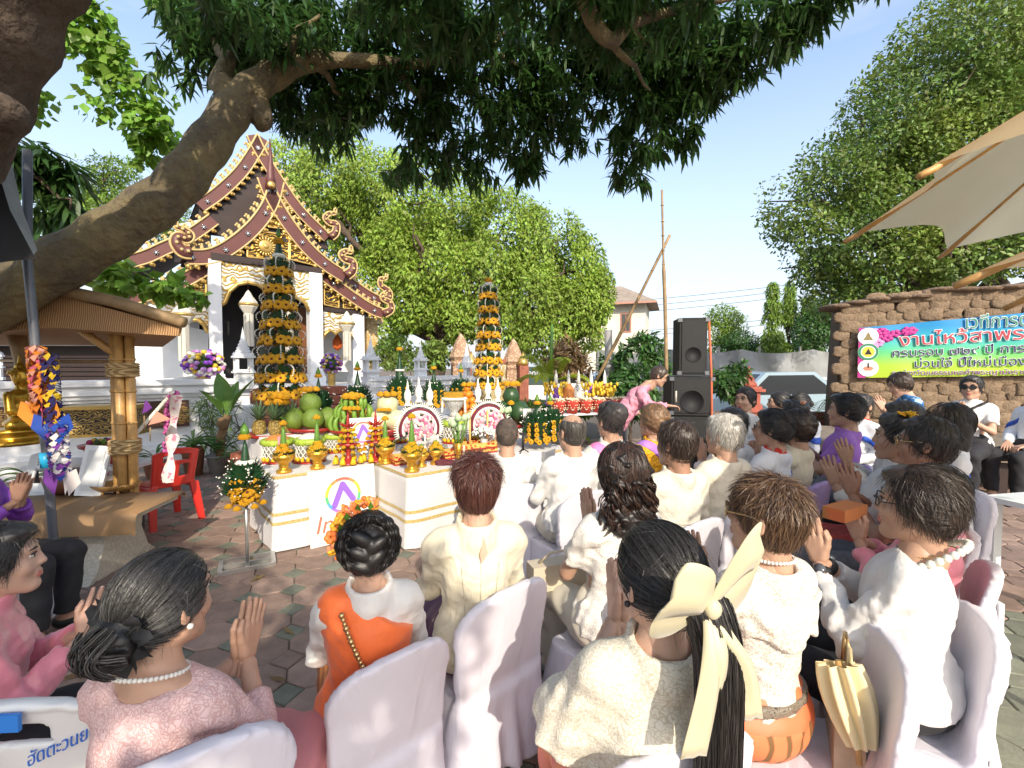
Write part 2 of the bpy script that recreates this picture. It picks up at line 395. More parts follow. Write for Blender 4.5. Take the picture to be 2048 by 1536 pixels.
g=MB();g.boxz(-16,16,-3,17,-0.05,-0.013);pave=struct(g.build('pavement',mat('dark sand joint',(0.12,0.1,0.08),0.95,0.3,12)))
def paver_mesh(poly,ins=0.007):
 n=len(poly);c=sum((Vector(p) for p in poly),Vector((0,0)))/n;V=[];F=[]
 for z,s in ((-0.012,0.0),(-0.005,0.0),(0,ins)):
  for p in poly:
   d=Vector(p)-c;q=c+d*(1-(0.004+s)/d.length);V.append((q.x,q.y,z))
 for l in (0,1):F += [(l*n+i,l*n+(i+1)% n,(l+1)*n+(i+1)% n,(l+1)*n+i) for i in range(n)]
 F.append(tuple(range(2*n,3*n)));return V,F
PIT=0.31;cc=0.098;hp=PIT/2
octo=[(hp,-hp+cc),(hp,hp-cc),(hp-cc,hp),(-hp+cc,hp),(-hp,hp-cc),(-hp,-hp+cc),(-hp+cc,-hp),(hp-cc,-hp)]
diam=[(cc,0),(0,cc),(-cc,0),(0,-cc)]
def pm(name,poly):
 V,F=paver_mesh(poly);me=bpy.data.meshes.new(name);me.from_pydata(V,[],F);me.update();return me
mo,md=pm('paver',octo),pm('paver_diamond',diam)
mo_r=mo.copy();mo_g=mo.copy();md_r=md.copy();md_g=md.copy()
for q,mm in ((mo_r,m_pr),(mo_g,m_pg),(md_r,m_pr),(md_g,m_pg)):q.materials.append(mm)
rot=radians(24);cells=[]
for i in range(-70,71):
 for j in range(-50,71):
  for kd,(dx,dy) in enumerate(((0,0),(0.5,0.5))):
   x0,y0=(i+dx)*PIT,(j+dy)*PIT;x,y=x0*cos(rot)-y0*sin(rot),x0*sin(rot)+y0*cos(rot)
   if abs(x)< 15.5 and -2.5 < y < 16.5:
    band=(j % 9 in (3,4)) and x > 0.5
    green=(kd == 1 and ((i*7+j*3)% 5 != 0) and not band) if x < 1 else band
    vis=y > 1.9 and abs(x/y)< 1.17
    cells.append((0 if vis else 1,x*x+y*y,x,y,kd,green))
cells.sort();rr=random.Random(3)
GV,GF8,GM=[],[],[]
bp_=MB()
for n_,(u,d,x,y,kd,green) in enumerate(cells):
 z=rr.uniform(-0.003,0.003)
 if n_ < 300:
  part('paver',(mo_g if green else mo_r) if kd == 0 else (md_g if green else md_r),None,pave,(x,y,z),(rr.uniform(-.006,.006),rr.uniform(-.006,.006),rot))
 elif y < 11 and abs(x)< 13:
  V,F=paver_mesh(octo if kd == 0 else diam);c_,s_=cos(rot),sin(rot)
  bp_.mi=1 if green else 0;bp_.add([(x+a*c_-b*s_,y+a*s_+b*c_,z+q) for a,b,q in V],F)
me=bpy.data.meshes.new('pavers');me.from_pydata(bp_.v,[],bp_.f);me.polygons.foreach_set('material_index',bp_.m);me.update()
tag(mk('pavers',me,[m_pr,m_pg],pave),kind='stuff')
b=MB();rn=random.Random(44)
for k in range(150):
 y=rn.uniform(2.0,8);x=rn.uniform(-1.1,1.15)*y;w=rn.uniform(0,6.28);l=rn.uniform(0.04,0.09);d=Vector((cos(w),sin(w),0))*l;s_=Vector((-sin(w),cos(w),0))*l*0.22;p=Vector((x,y,0.008));b.add([p-d,p+s_+Vector((0,0,.008)),p+d+Vector((0,0,.012)),p-s_+Vector((0,0,.004))],[(0,1,2,3)])
tag(b.build('fallen_leaves',mat('fallen leaf',(0.2,0.13,0.04),0.7,island=0.4)),'dry leaves scattered over the paving','leaves',None,'stuff')
# ------------------------------------------------------------------ foliage
def pnoise(P,sc,seed):
 r=np.random.default_rng(seed);q=0
 for i in range(7):
  d=r.normal(size=3);d /= np.linalg.norm(d);q=q+np.sin(P @ d*sc*r.uniform(0.6,1.9)+r.uniform(0,6))
 return q/2.6
def blob_points(blobs,n,seed,hollow=0.55,gap=-0.5,gs=3.0):
 r=np.random.default_rng(seed);B=np.array([list(c)+list(q if isinstance(q,(tuple,list)) else (q,q,q)) for c,q in blobs],float)
 w=(B[:,3]*B[:,5])** 1.0;w /= w.sum();k=r.choice(len(B),n*3,p=w);d=r.normal(size=(n*3,3));d /= np.linalg.norm(d,axis=1,keepdims=True)
 rad=(hollow ** 3+(1-hollow ** 3)*r.uniform(0,1,n*3))**(1/3);P=B[k,:3]+d*B[k,3:]*rad[:,None]
 ok=pnoise(P,gs,seed+5)> gap;return P[ok][:n],d[ok][:n]
def leaf_quads(P,dirs,up,L,W,r):
 """kite leaves: base at P, long axis dirs, in the plane of dirs and side"""
 n=len(P);side=np.cross(dirs,up);side /= np.linalg.norm(side,axis=1,keepdims=True)+1e-9;L=L[:,None];W=W[:,None]
 nn=np.cross(side,dirs);V=np.stack([P,P+dirs*L*0.42+side*W*0.5,P+dirs*L+nn*L*-0.08,P+dirs*L*0.42-side*W*0.5],1).reshape(-1,3)
 return V,np.arange(n*4).reshape(-1,4)
def leaves(blobs,n,seed,L=0.12,W=0.06,droop=0.3,hollow=0.55,gap=-0.5,gs=3.0,clump=0):
 r=np.random.default_rng(seed+1)
 if clump:
  P,D=blob_points(blobs,n // clump,seed,hollow,gap,gs);P=np.repeat(P,clump,0)+r.normal(size=(len(P)*clump,3))*L*1.1;D=np.repeat(D,clump,0)
 else:P,D=blob_points(blobs,n,seed,hollow,gap,gs)
 d=r.normal(size=P.shape)+D*0.7-np.array((0,0,droop*2));d /= np.linalg.norm(d,axis=1,keepdims=True)
 up=D*0.8+np.array((0,0,0.7))+r.normal(size=P.shape)*0.5;s=r.uniform(0.45,1.5,len(P))
 return leaf_quads(P,d,up,L*s,W*s,r)
def limb(b,a,c,r0,r1,sag=0.0,n=7,wob=0.06,rn=None):
 a,c=Vector(a),Vector(c);rn=rn or RND;L=(c-a).length;pts=[]
 for i in range(n):
  t=i/(n-1);p=a.lerp(c,t)+Vector((0,0,sag*L*4*t*(1-t)))
  if 0 < i < n-1:p += Vector((rn.gauss(0,1),rn.gauss(0,1),rn.gauss(0,1)))*wob*L
  pts.append(p)
 b.tube([tuple(q) for q in pts],[r0+(r1-r0)*i/(n-1) for i in range(n)],8);return pts
def tree(label,base,blobs,n,leafm,barkm,seed,trunk_r=0.25,L=0.12,W=0.06,droop=0.3,hollow=0.5,gap=-0.5,gs=2.5,clump=0,name='tree',group=None,fork=0.45,cat='tree',lm=None):
 rn=random.Random(seed);base=Vector(base);t=thing(name,label,cat,base,0,group)
 cen=sum((Vector(c) for c,q in blobs),Vector())/len(blobs);top=Vector((base.x*0.4+cen.x*0.6,base.y*0.4+cen.y*0.6,base.z+(cen.z-base.z)*fork))
 b=MB(True);b.T=Matrix.Translation(-base);limb(b,base-Vector((0,0,0.1)),top,trunk_r*1.2,trunk_r*0.75,0,6,0.02,rn)
 for c,q in blobs:
  c=Vector(c);e=limb(b,top-Vector((0,0,0.1)),c,trunk_r*0.5,trunk_r*0.13,0.05,6,0.05,rn);rq=q if not isinstance(q,(tuple,list)) else sum(q)/3
  for k in range(4):
   d=Vector((rn.gauss(0,1),rn.gauss(0,1),rn.gauss(0,0.8))).normalized();limb(b,e[rn.choice((3,4,5))],c+d*rq*0.75,trunk_r*0.16,trunk_r*0.04,0,5,0.07,rn)
 b.build('trunk',barkm,t)
 V,F=leaves(blobs,n,seed,L,W,droop,hollow,gap,gs,clump);mk('crown',npmesh('crown',V-np.array(base),F,smooth=False),leafm,t);return t
def blobs_px(lst):return [(tuple(at(px,py,Y)),r) for px,py,Y,r in lst]
# the rounded fig tree behind the chapel, in full sun
fb=blobs_px([(620,390,19,(2.0,2,1.6)),(700,360,20,(2.4,2.4,1.7)),(800,400,19,(2.4,2.4,1.9)),(900,430,19,(2.2,2.2,1.9)),(1000,470,18.5,(2,2,1.9)),(1090,500,18.5,(1.8,1.9,1.8)),(1150,540,18.5,(1.4,1.6,1.6)),
    (860,520,17.5,(1.9,1.7,1.6)),(960,560,17.5,(1.9,1.7,1.6)),(1060,600,17.5,(1.7,1.7,1.5)),(1130,620,18,(1.3,1.5,1.2)),(790,500,18,(1.3,1.3,1.5)),(820,590,17,(1.0,1.0,1.4)),(700,460,20,(1.6,1.6,1.6)),(590,330,20,(1.5,1.6,1.0)),(1000,650,17.5,(1.4,1.4,0.9)),(770,660,17.6,(0.9,0.9,0.8)),(1170,610,17.6,(0.9,1,1.2)),(910,640,17.2,(1.2,1.1,1.0)),(1080,680,17.2,(1.2,1.1,0.8)),(830,470,17.2,(1.3,1.2,1.2)),(740,560,18,(0.8,0.8,1.2)),(690,600,18,(.7,.7,1.0)),(1195,590,17.6,(.7,.8,1.2)),(1170,670,17.6,(.8,.8,.7))])
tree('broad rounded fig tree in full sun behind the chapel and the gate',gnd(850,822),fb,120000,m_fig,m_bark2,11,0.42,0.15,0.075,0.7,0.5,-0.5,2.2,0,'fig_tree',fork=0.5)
# the tall dense tree above the mud wall
rb=blobs_px([(1640,400,13,(1.7,1.8,1.6)),(1740,330,13,(1.9,1.9,1.7)),(1830,230,13,(2.0,2,1.8)),(1930,120,13,(2.2,2.2,1.9)),(2050,60,13.5,(2.4,2.4,2.2)),(1720,480,12.5,(1.6,1.6,1.3)),(1620,500,13,(1.2,1.3,1.1)),(1850,400,12.5,(1.8,1.7,1.5)),(1960,300,12.3,(2,1.8,1.7)),(2080,260,12.3,(2,2,2)),(1900,500,12,(1.7,1.6,1.1)),(2050,450,12,(1.9,1.8,1.3)),(2160,150,13,(2.4,2.4,2.4)),(1780,570,12.6,(1.6,1.5,0.8)),(1690,590,13,(1.1,1.1,0.8))])
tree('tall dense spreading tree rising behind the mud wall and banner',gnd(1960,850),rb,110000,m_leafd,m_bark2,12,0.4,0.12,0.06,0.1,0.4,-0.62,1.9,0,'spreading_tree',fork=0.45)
# pale tree far left, slender columns and small trees far right
tree('pale feathery tree in the gap behind the leaning mango trunk',gnd(190,790,0),blobs_px([(150,370,26,(2.2,2,1.6)),(210,420,26,(2.4,2,1.6)),(110,440,26,(1.6,2,1.6)),(330,440,28,(2,2,1.6)),(230,340,26,(1.2,1.2,0.9))]),14000,m_leafy,m_bark2,13,0.25,0.2,0.08,0.2,0.3,-0.1,1.5,0,'feathery_tree')
for i,(px,top,Y,w,lab) in enumerate(((1546,568,30,0.55,'tallest yellow-green weeping column tree left of the mud wall'),(1580,566,31,0.5,'second weeping column tree close beside the tallest one'),(1618,590,30,0.6,'broad weeping column tree half hidden by the mud wall tree'))):
 zt=at(px,top,Y).z;x=at(px,top,Y).x
 bl=[((x,Y,1.2+(zt-1.2)*t),(w*(1.25-t)*1.5+0.15,w*(1.25-t)*1.5+0.15,0.75)) for t in (0.12,0.28,0.44,0.6,0.76,0.92)]
 tree(lab,(x,Y,0),bl,5200,m_leafy,m_bark2,20+i,0.12,0.26,0.07,1.2,0.3,-0.8,2,0,'column_tree','weeping column trees beyond the car park',fork=0.8)
for i,(px,py,Y,r,gy,lab) in enumerate(((1445,650,34,(1.5,1.5,1.6),790,'pale rounded young tree beyond the car park, behind the speakers'),(1480,690,32,(1.4,1.4,1.0),790,'low bushy tree in front of the tarpaulin fence'),(1655,640,26,(1.2,1.2,1.4),800,'small leafy tree touching the left edge of the mud wall'))):
 c=at(px,py,Y);tree(lab,(c.x,Y,0),[((c.x,Y,c.z),r),((c.x+0.8,Y,c.z-0.6),r),((c.x-0.7,Y,c.z-0.8),r)],7000,m_leafy if i == 0 else m_bush,m_bark2,30+i,0.1,0.17,0.08,0.2,0.3,-0.4,2,0,'small_tree',fork=0.5)
# ------------------------------------------------------------------ the mango tree whose trunk leans over the left, and its hanging crown
mt=thing('mango_tree','leaning mango tree with mossy, sun-painted trunk crossing the left and dark hanging crown overhead','tree',(-6.2,3.9,0))
b=MB(True);b.T=Matrix.Translation((6.2,-3.9,0))
tp=[Vector((-6.2,3.9,-0.1)),Vector((-5.6,3.85,1.0)),Vector((-4.7,3.8,2.05))]+[at(*q) for q in ((110,535,3.9),(230,462,4.0),(340,385,4.15),(410,300,4.35),(470,215,4.6),(530,160,4.8),(620,122,5.0),(760,124,5.2),(850,128,5.35),(960,105,5.5),(1010,60,5.7))]
sp=spline(tp,5);nn_=len(sp)
b.tube(sp,[np.interp(i/nn_,[0,0.25,0.5,0.62,0.72,1],[0.24,0.21,0.175,0.142,0.075,0.03])*(1+0.07*sin(i*1.7)) for i in range(nn_)],18)
f0=at(505,185,4.75)
b.tube(spline([f0+Vector((0,0,-0.1)),at(522,240,4.7),at(520,262,4.7)],4),[0.16,0.15,0.14,0.13,0.11,0.1,0.08,0.06,0.03],10)
rn=random.Random(5)
for a,c,r0 in (((470,215,4.6),(430,60,5.2),0.14),((530,160,4.8),(640,30,4.6),0.09),((620,122,5.0),(700,210,5.5),0.05),((760,124,5.2),(880,230,5.6),0.045),((850,128,5.35),(1010,190,6),0.04),((960,105,5.5),(1150,200,6.2),0.04)):
 limb(b,at(*a),at(*c),r0,0.012,0.03,7,0.03,rn)
# the second limb, reaching in from above
lb=[at(*q) for q in ((1120,-140,4.0),(1170,0,4.1),(1190,50,4.15),(1225,82,4.2),(1262,48,4.25),(1340,24,4.4),(1480,-10,4.6))]
b.tube(spline(lb,5),[np.interp(i/30,[0,0.5,1],[0.085,0.065,0.03]) for i in range(31)],10)
b.tube(spline([at(1120,-140,4.0),at(1040,-300,3.6),Vector((-0.2,2.4,6.0)),Vector((-2.2,2.8,5.9)),at(430,60,5.2)],5),0.09,8)
limb(b,at(1225,82,4.2),at(1300,180,5),0.04,0.01,0,6,0.03,rn);limb(b,at(1262,48,4.25),at(1290,90,4.5),0.03,0.012,0,5,0.03,rn)
b.build('trunk',m_bark,mt)
def mango_leaves(blobs,n,seed,per=10,L=0.175,W=0.042):
 r=np.random.default_rng(seed);P,D=blob_points(blobs,n,seed,0.15,-0.55,2.2);m=len(P);P=np.repeat(P,per,0)+r.normal(size=(m*per,3))*0.025
 az=r.uniform(0,2*pi,m*per);el=r.uniform(-1.35,0.15,m*per);d=np.stack([np.cos(az)*np.cos(el),np.sin(az)*np.cos(el),np.sin(el)],1)
 s=r.uniform(0.6,1.2,m*per)[:,None];side=np.stack([-np.sin(az),np.cos(az),np.zeros_like(az)],1);V=[]
 for t,w,dr in ((0,0.12,0),(0.3,0.9,-0.02),(0.65,0.85,-0.1),(1.0,0.06,-0.25)):
  c=P+d*(L*t)*s+np.array((0,0,1))*(dr*L)*s;V += [c-side*W*w*0.5*s,c+side*W*w*0.5*s]
 V=np.stack(V,1).reshape(-1,3);k=np.arange(m*per)[:,None]*8;F=np.concatenate([k+np.array((0,1,3,2)),k+np.array((2,3,5,4)),k+np.array((4,5,7,6))]);return V,F
# lobes that hang into view; unseen lobes overhead and behind the camera are added to shade the scene
mb=blobs_px([(400,150,5.6,(.5,.5,.55)),(440,60,5.4,(.6,.5,.5)),(380,60,5.8,(.35,.5,.5)),(560,70,5.5,(.7,.6,.5)),(620,200,6.0,(.5,.5,.5)),(700,60,5.4,(.7,.6,.5)),(700,250,5.8,(.5,.5,.5)),(780,190,5.6,(.6,.5,.6)),(810,310,5.6,(.38,.4,.4)),(860,70,5.4,(.7,.6,.5)),
 (910,230,5.8,(.6,.5,.5)),(1010,110,5.8,(.7,.6,.6)),(1040,260,5.8,(.45,.4,.5)),(1060,330,5.8,(.2,.25,.24)),(1130,180,5.8,(.6,.5,.55)),(1160,280,5.6,(.22,.3,.15)),(1180,60,5.6,(.6,.6,.5)),(1270,140,5.6,(.6,.5,.55)),(1280,260,5.6,(.36,.4,.45)),(1265,340,5.6,(.25,.3,.22)),(1370,270,5.6,(.16,.2,.22)),(1350,100,5.4,(.6,.5,.5)),(1440,120,5.4,(.45,.5,.4)),
 (1370,180,5.6,(.42,.4,.4)),(1520,60,5.2,(.5,.5,.42)),(1620,20,5,(.45,.5,.32)),(1700,-25,4.8,(.45,.5,.25)),(530,10,4.6,(.6,.6,.5)),(900,-20,4.4,(.9,.6,.5)),(1250,-20,4.3,(.9,.6,.5)),(960,340,5.9,(.22,.3,.2)),(560,210,5.6,(.22,.3,.25)),(880,330,5.7,(.2,.25,.2))])
V,F=mango_leaves(mb,3200,41);V2,F2=None,None
A_=[(V,F)]
ob=[((-2.5,2.4,5.6),(1.8,1.5,.8)),((0.2,2.2,5.9),(1.8,1.4,.8)),((2.2,2.8,5.6),(1.2,1.2,.7)),((-2.0,0.0,5.6),(2,1.6,.9)),((-3.5,-2.6,5.0),(2.0,1.8,1.1)),((-5.0,1.0,5.2),(1.6,1.5,1.2))]
V2,F2=mango_leaves(ob,1300,42,8,0.24,0.06);A_.append((V2,F2))
V=np.concatenate([q[0] for q in A_]);F=np.concatenate([A_[0][1],A_[1][1]+len(A_[0][0])])
mk('crown',npmesh('crown',V+np.array((6.2,-3.9,0)),F),m_mango,mt)
# a small low branch of the same kind at the far left, in front of the pale tree
lt=thing('mango_sapling','dark drooping mango branches beside the tarpaulin at the left edge','tree',(-6.9,5.0,0))
b=MB(True);b.T=Matrix.Translation((6.9,-5.0,0));limb(b,(-6.9,5.0,0),at(60,330,5),0.06,0.03);limb(b,at(60,330,5),at(140,420,5),0.03,0.01);b.build('trunk',m_bark2,lt)
V,F=mango_leaves(blobs_px([(70,330,5,(.35,.3,.2)),(110,420,5,(.3,.3,.2)),(150,450,5,(.22,.2,.12)),(40,300,5,(.3,.3,.2))]),60,43,11,0.3,0.06);mk('crown',npmesh('crown',V+np.array((6.9,-5.0,0)),F),m_mango,lt)
# ------------------------------------------------------------------ the bodhi tree: dark leaning trunk at the upper left, heart-shaped leaves
bt=thing('bodhi_tree','huge dark trunk leaning in at the upper left corner with heart-shaped leaves','tree',(-4.3,0.4,0))
b=MB(True);b.T=Matrix.Translation((4.3,-0.4,0))
bp2=spline([Vector((-4.3,0.4,-0.1)),Vector((-3.9,1.1,1.4)),at(-260,300,2.5),at(-110,130,2.45),at(-10,-60,2.4),at(120,-300,2.3),Vector((-1.2,1.6,5.6))],7)
b.tube(bp2,[np.interp(i/len(bp2),[0,0.35,0.7,1],[0.48,0.38,0.3,0.22])*(1+0.06*sin(i*1.3)) for i in range(len(bp2))],18)
b.ell(at(0,225,2.25),(0.11,0.12,0.09));limb(b,Vector((-1.2,1.6,5.6)),(-1.5,5.5,6.4),0.16,0.03);limb(b,at(120,-300,2.3),(-5.5,5.5,6.2),0.16,0.03,0.05)
limb(b,Vector((-3.9,1.1,1.6)),(-3.4,-3.0,5.2),0.25,0.05);limb(b,(-3.4,-3.0,5.2),(-0.25,-2.75,3.6),0.08,0.02,0.08);limb(b,(-1.6,-3.2,4.9),(0.8,-3.2,3.6),0.05,0.015,0.05)
b.build('trunk',m_bark2,bt)
hb=blobs_px([(180,90,6.5,(.9,.7,.7)),(260,40,6.6,(.9,.7,.6)),(130,180,6.6,(.6,.6,.5)),(280,160,6.6,(.5,.5,.55)),(300,260,6.5,(.28,.3,.4)),(210,200,6.6,(.4,.5,.4)),(340,300,6.5,(.22,.25,.25)),(60,240,6.6,(.4,.5,.35)),(290,320,6.5,(.12,.2,.14)),(600,260,6.8,(.25,.3,.2)),(100,280,6.7,(.3,.3,.25))])
V,F=leaves(hb,4300,51,0.12,0.095,0.7,0.2,0.15,3.0)
shade_lobes=[((-0.25,-2.75,3.5),(.75,.75,.55)),((-4.4,-2.4,4.4),(1.4,1.4,1.0)),((-0.9,-4.4,4.5),(1.5,.9,.9)),((-5.2,-0.4,4.4),(1.2,1.3,1.0)),((-2.6,-3.2,4.2),(1.1,1.0,.8)),((0.72,-3.1,3.6),(.5,.45,.35))]  # unseen crown lobes behind the camera, placed to cast dappled shade
V2,F2=leaves(shade_lobes,7500,52,0.16,0.115,0.5,0.2,0.05,2.3)
ob3=blobs_px([(250,560,5.4,(.3,.25,.16)),(330,575,5.5,(.3,.25,.12)),(380,590,5.6,(.15,.2,.1)),(220,520,5.4,(.2,.2,.12))])
V3,F3=leaves(ob3,420,53,0.14,0.1,0.6,0.2,-0.9,2.6)
V=np.concatenate([V,V2,V3]);F=np.concatenate([F,F2+F.size,F3+F.size+F2.size]);mk('crown',npmesh('crown',V-np.array((-4.3,0.4,0)),F,smooth=False),m_bodhi,bt)
b=MB(True);b.T=Matrix.Translation((4.3,-0.4,0));limb(b,at(60,470,5.2),at(390,590,5.6),0.025,0.006,0.02,8,0.01);b.build('twig',m_bark2,bt)
# ------------------------------------------------------------------ people
def cubesphere(c,r,n=3):
 if not isinstance(r,(tuple,list)):r=(r,r,r)
 V,F=[],[]
 for ax in range(3):
  for sg in (-1,1):
   b=len(V)
   for i in range(n+1):
    for j in range(n+1):
     p=[0,0,0];p[ax]=sg;p[(ax+1)% 3]=math.tan((2*i/n-1)*pi/4);p[(ax+2)% 3]=math.tan((2*j/n-1)*pi/4)
     q=np.array(p)/np.linalg.norm(p);V.append(np.array(c)+q*np.array(r))
   for i in range(n):
    for j in range(n):
     q=[b+i*(n+1)+j,b+(i+1)*(n+1)+j,b+(i+1)*(n+1)+j+1,b+i*(n+1)+j+1]
     F.append(q if sg > 0 else q[::-1])
 return np.array(V),np.array(F)
def tubeq(pts,rad,n=6):
 b=MB();b.tube(pts,rad,n,cap=False);return np.array(b.v),np.array(b.f)
class Acc:
 def __init__(s):s.V=[];s.F=[];s.M=[];s.n=0
 def add(s,V,F,m=0):
  s.V.append(np.asarray(V));s.F.append(np.asarray(F)+s.n);s.M.append(np.full(len(F),m) if np.isscalar(m) else m);s.n += len(V);return s
 def get(s):return np.concatenate(s.V),np.concatenate(s.F),np.concatenate(s.M)
def xf(M,V):
 A=np.array(M);return V @ A[:3,:3].T+A[:3,3]
CR=(0.0,-0.015,0.032);CRR=(0.074,0.094,0.086)           # the skull's ellipsoid
def head_proto(h,male):
 s=SDF((-0.12,-0.14,-0.24),(0.12,0.15,0.15),h)
 s.ell(CR,CRR);s.ell((0,0.025,-0.028),(0.061,0.068,0.085),0.03)
 j=1.0 if male else 0.92
 for g in (-1,1):
  s.cap((g*0.048*j,0.0,-0.062),(g*0.014,0.062,-0.1),0.022*j,0.018,0.03)
  s.ell((g*0.038,0.06,-0.026),(0.022,0.02,0.024),0.02)
 s.ell((0,0.074,-0.098),(0.02*j,0.017,0.017),0.02)
 s.cap((0,0.084,0.022),(0,0.101,-0.02),0.0075,0.011,0.014)
 for g in (-1,1):s.ell((g*0.011,0.092,-0.025),(0.0085,0.010,0.008),0.006)
 s.cap((-0.036,0.072,0.033),(0.036,0.072,0.033),0.014,0.014,0.018)
 for g in (-1,1):s.ell((g*0.031,0.096,0.012),(0.019,0.016,0.0125),0.012,True)
 s.ell((0,0.088,-0.055),(0.023,0.012,0.0075),0.006);s.ell((0,0.087,-0.067),(0.019,0.0125,0.008),0.006)
 for g in (-1,1):
  R=Matrix.Rotation(g*0.35,3,'Z');s.ell((g*0.079,-0.012,-0.004),(0.009,0.02,0.033),0.006,M=R)
  s.ell((g*0.089,-0.008,0.0),(0.006,0.011,0.02),0.004,True)
 s.cap((0,-0.022,-0.06),(0,-0.034,-0.165),0.05 if male else 0.044,0.052 if male else 0.046,0.025)
 V,F=s.net();c=V[F].mean(1)
 lip=(np.abs(c[:,0])< 0.022)&(c[:,1] > 0.088)&(c[:,2] <-0.05)&(c[:,2] >-0.073)
 A=Acc();A.add(V,F,np.where(lip,1,0))
 for g in (-1,1):
  A.add(*cubesphere((g*0.031,0.0745,0.012),(0.0125,0.0128,0.0062),3),2)
  A.add(*cubesphere((g*0.031,0.0855,0.0115),(0.0055,0.0036,0.0058),2),3)
  A.add(*tubeq([(g*0.015,0.0885,0.018),(g*0.031,0.091,0.0225),(g*0.047,0.0815,0.017)],[0.002,0.0028,0.002],5),3)
  A.add(*tubeq([(g*0.014,0.0905,0.034),(g*0.03,0.0915,0.039),(g*0.05,0.077,0.034)],[0.0025,0.0038,0.002],5),3)
 return A.get()
def hand_proto(h,curl=0.0,spread=1.2):
 s=SDF((-0.05,-0.1,-0.06),(0.09,0.075,0.22),h)
 ys=(-0.03,-0.0095,0.0105,0.029);ln=(0.072,0.08,0.074,0.058);rr=(0.0092,0.0095,0.009,0.008)
 s.cap((0.014,0,-0.05),(0.0135,0,0.0),0.021,0.019,0.01,sq=(0.9,1.15,1))
 for y in ys:s.cap((0.013,y*0.55,0.005),(0.012,y,0.085),0.0135,0.0115,0.012)
 s.cap((0.013,-0.018,0.012),(0.012,-0.04,0.045),0.015,0.012,0.012)
 s.cap((0.012,-0.04,0.045),(0.011,-0.054,0.078),0.011,0.0095,0.004);s.cap((0.011,-0.054,0.078),(0.0105,-0.052,0.104),0.0095,0.0075,0.004)
 for y,l,r in zip(ys,ln,rr):
  a=np.array((0.0115,y,0.083));yy=y*(spread-1)*1.1;c=curl
  for q,f in enumerate((0.42,0.33,0.25)):
   b=a+np.array((-sin(c)*l*f,yy*f,cos(c)*l*f));s.cap(a,b,r*(1-0.07*q),r*(0.93-0.08*q),0.002 if q else 0.004);a=b;c += curl*1.6
 return s.net()
HEADS={};HANDS={}
def get_head(h,male):
 k=(h,male)
 if k not in HEADS:HEADS[k]=head_proto(h,male)
 return HEADS[k]
def get_hand(h,curl):
 k=(h,curl)
 if k not in HANDS:HANDS[k]=hand_proto(h,curl)
 return HANDS[k]
SKINS={}
def skin_mats(tone):
 if tone not in SKINS:
  c={'fair':(0.56,0.35,0.255),'tan':(0.48,0.29,0.2),'brown':(0.35,0.195,0.13)}[tone]
  SKINS[tone]=[mat('skin '+tone,c,0.48,0.09,14,0.12,160,spec=0.4,sss=0.12,dist=0.004),
                       mat('lips '+tone,(c[0]*0.85,c[1]*0.5,c[2]*0.55),0.4),mat('eye white',(0.7,0.66,0.62),0.25),mat('eye dark',(0.015,0.01,0.008),0.3)]
 return SKINS[tone]
def hair_mat(name,c1,c2,rough=0.42):
 if name in MATS:return MATS[name]
 m=mat(name,c1,rough,0.25,30,spec=0.5,island=0.0)
 nt=m.node_tree;b=nt.nodes['Principled BSDF'];L=nt.links.new
 g=nt.nodes.new('ShaderNodeNewGeometry');r=nt.nodes.new('ShaderNodeValToRGB')
 r.color_ramp.elements[0].color=(*c1,1);r.color_ramp.elements[1].color=(*c2,1);r.color_ramp.elements[0].position=0.35
 L(g.outputs['Random Per Island'],r.inputs['Fac']);L(r.outputs[0],b.inputs['Base Color'])
 co=nt.nodes.new('ShaderNodeTexCoord');n=nt.nodes.new('ShaderNodeTexNoise');n.inputs['Scale'].default_value=220
 bp=nt.nodes.new('ShaderNodeBump');bp.inputs['Strength'].default_value=0.35;bp.inputs['Distance'].default_value=0.002
 L(co.outputs['Object'],n.inputs['Vector']);L(n.outputs['Fac'],bp.inputs['Height']);L(bp.outputs[0],b.inputs['Normal'])
 b.inputs['Anisotropic'].default_value=0.0
 return m
HM={'black':hair_mat('black hair',(0.010,0.009,0.009),(0.05,0.045,0.043)),'dark':hair_mat('dark brown hair',(0.018,0.012,0.009),(0.06,0.04,0.03)),
      'auburn':hair_mat('auburn hair',(0.05,0.014,0.011),(0.17,0.075,0.055)),'brown':hair_mat('light brown hair',(0.05,0.025,0.014),(0.22,0.13,0.07)),
      'grey':hair_mat('grey hair',(0.05,0.045,0.04),(0.2,0.18,0.16)),'white':hair_mat('white hair',(0.3,0.28,0.24),(0.62,0.6,0.55)),
      'streak':hair_mat('black hair with grey',(0.012,0.011,0.011),(0.1,0.095,0.09)),'curl':hair_mat('curly dark hair',(0.012,0.009,0.008),(0.09,0.045,0.03)),
      'buzz':mat('cropped grey hair',(0.035,0.03,0.027),0.7,0.0,16,0.9,330,col2=(0.15,0.11,0.085),dist=0.004)}
def ribbons(P,w,nrm):
 """P (n,k,3) strand points, w (k,) widths, nrm (n,k,3) surface normals -> quads"""
 n,k,_=P.shape;T=np.gradient(P,axis=1);nrm=nrm+np.random.default_rng(n).normal(size=(n,1,3))*0.45;B=np.cross(T,nrm);B /=(np.linalg.norm(B,axis=2,keepdims=True)+1e-9)
 w=np.asarray(w).reshape(1,-1,1);A=P-B*w;C=P+B*w
 V=np.stack([A,C],2).reshape(-1,3);i=np.arange(n)[:,None]*k+np.arange(k-1)[None];a=i.ravel()*2
 return V,np.stack([a,a+1,a+3,a+2],1)
def cap_ok(p):
 """where hair grows, in the head's frame"""
 y,z=p[...,1],p[...,2]
 return (y < 0.06+0.3*(z-0.05))&(z >-0.042+0.6*y)
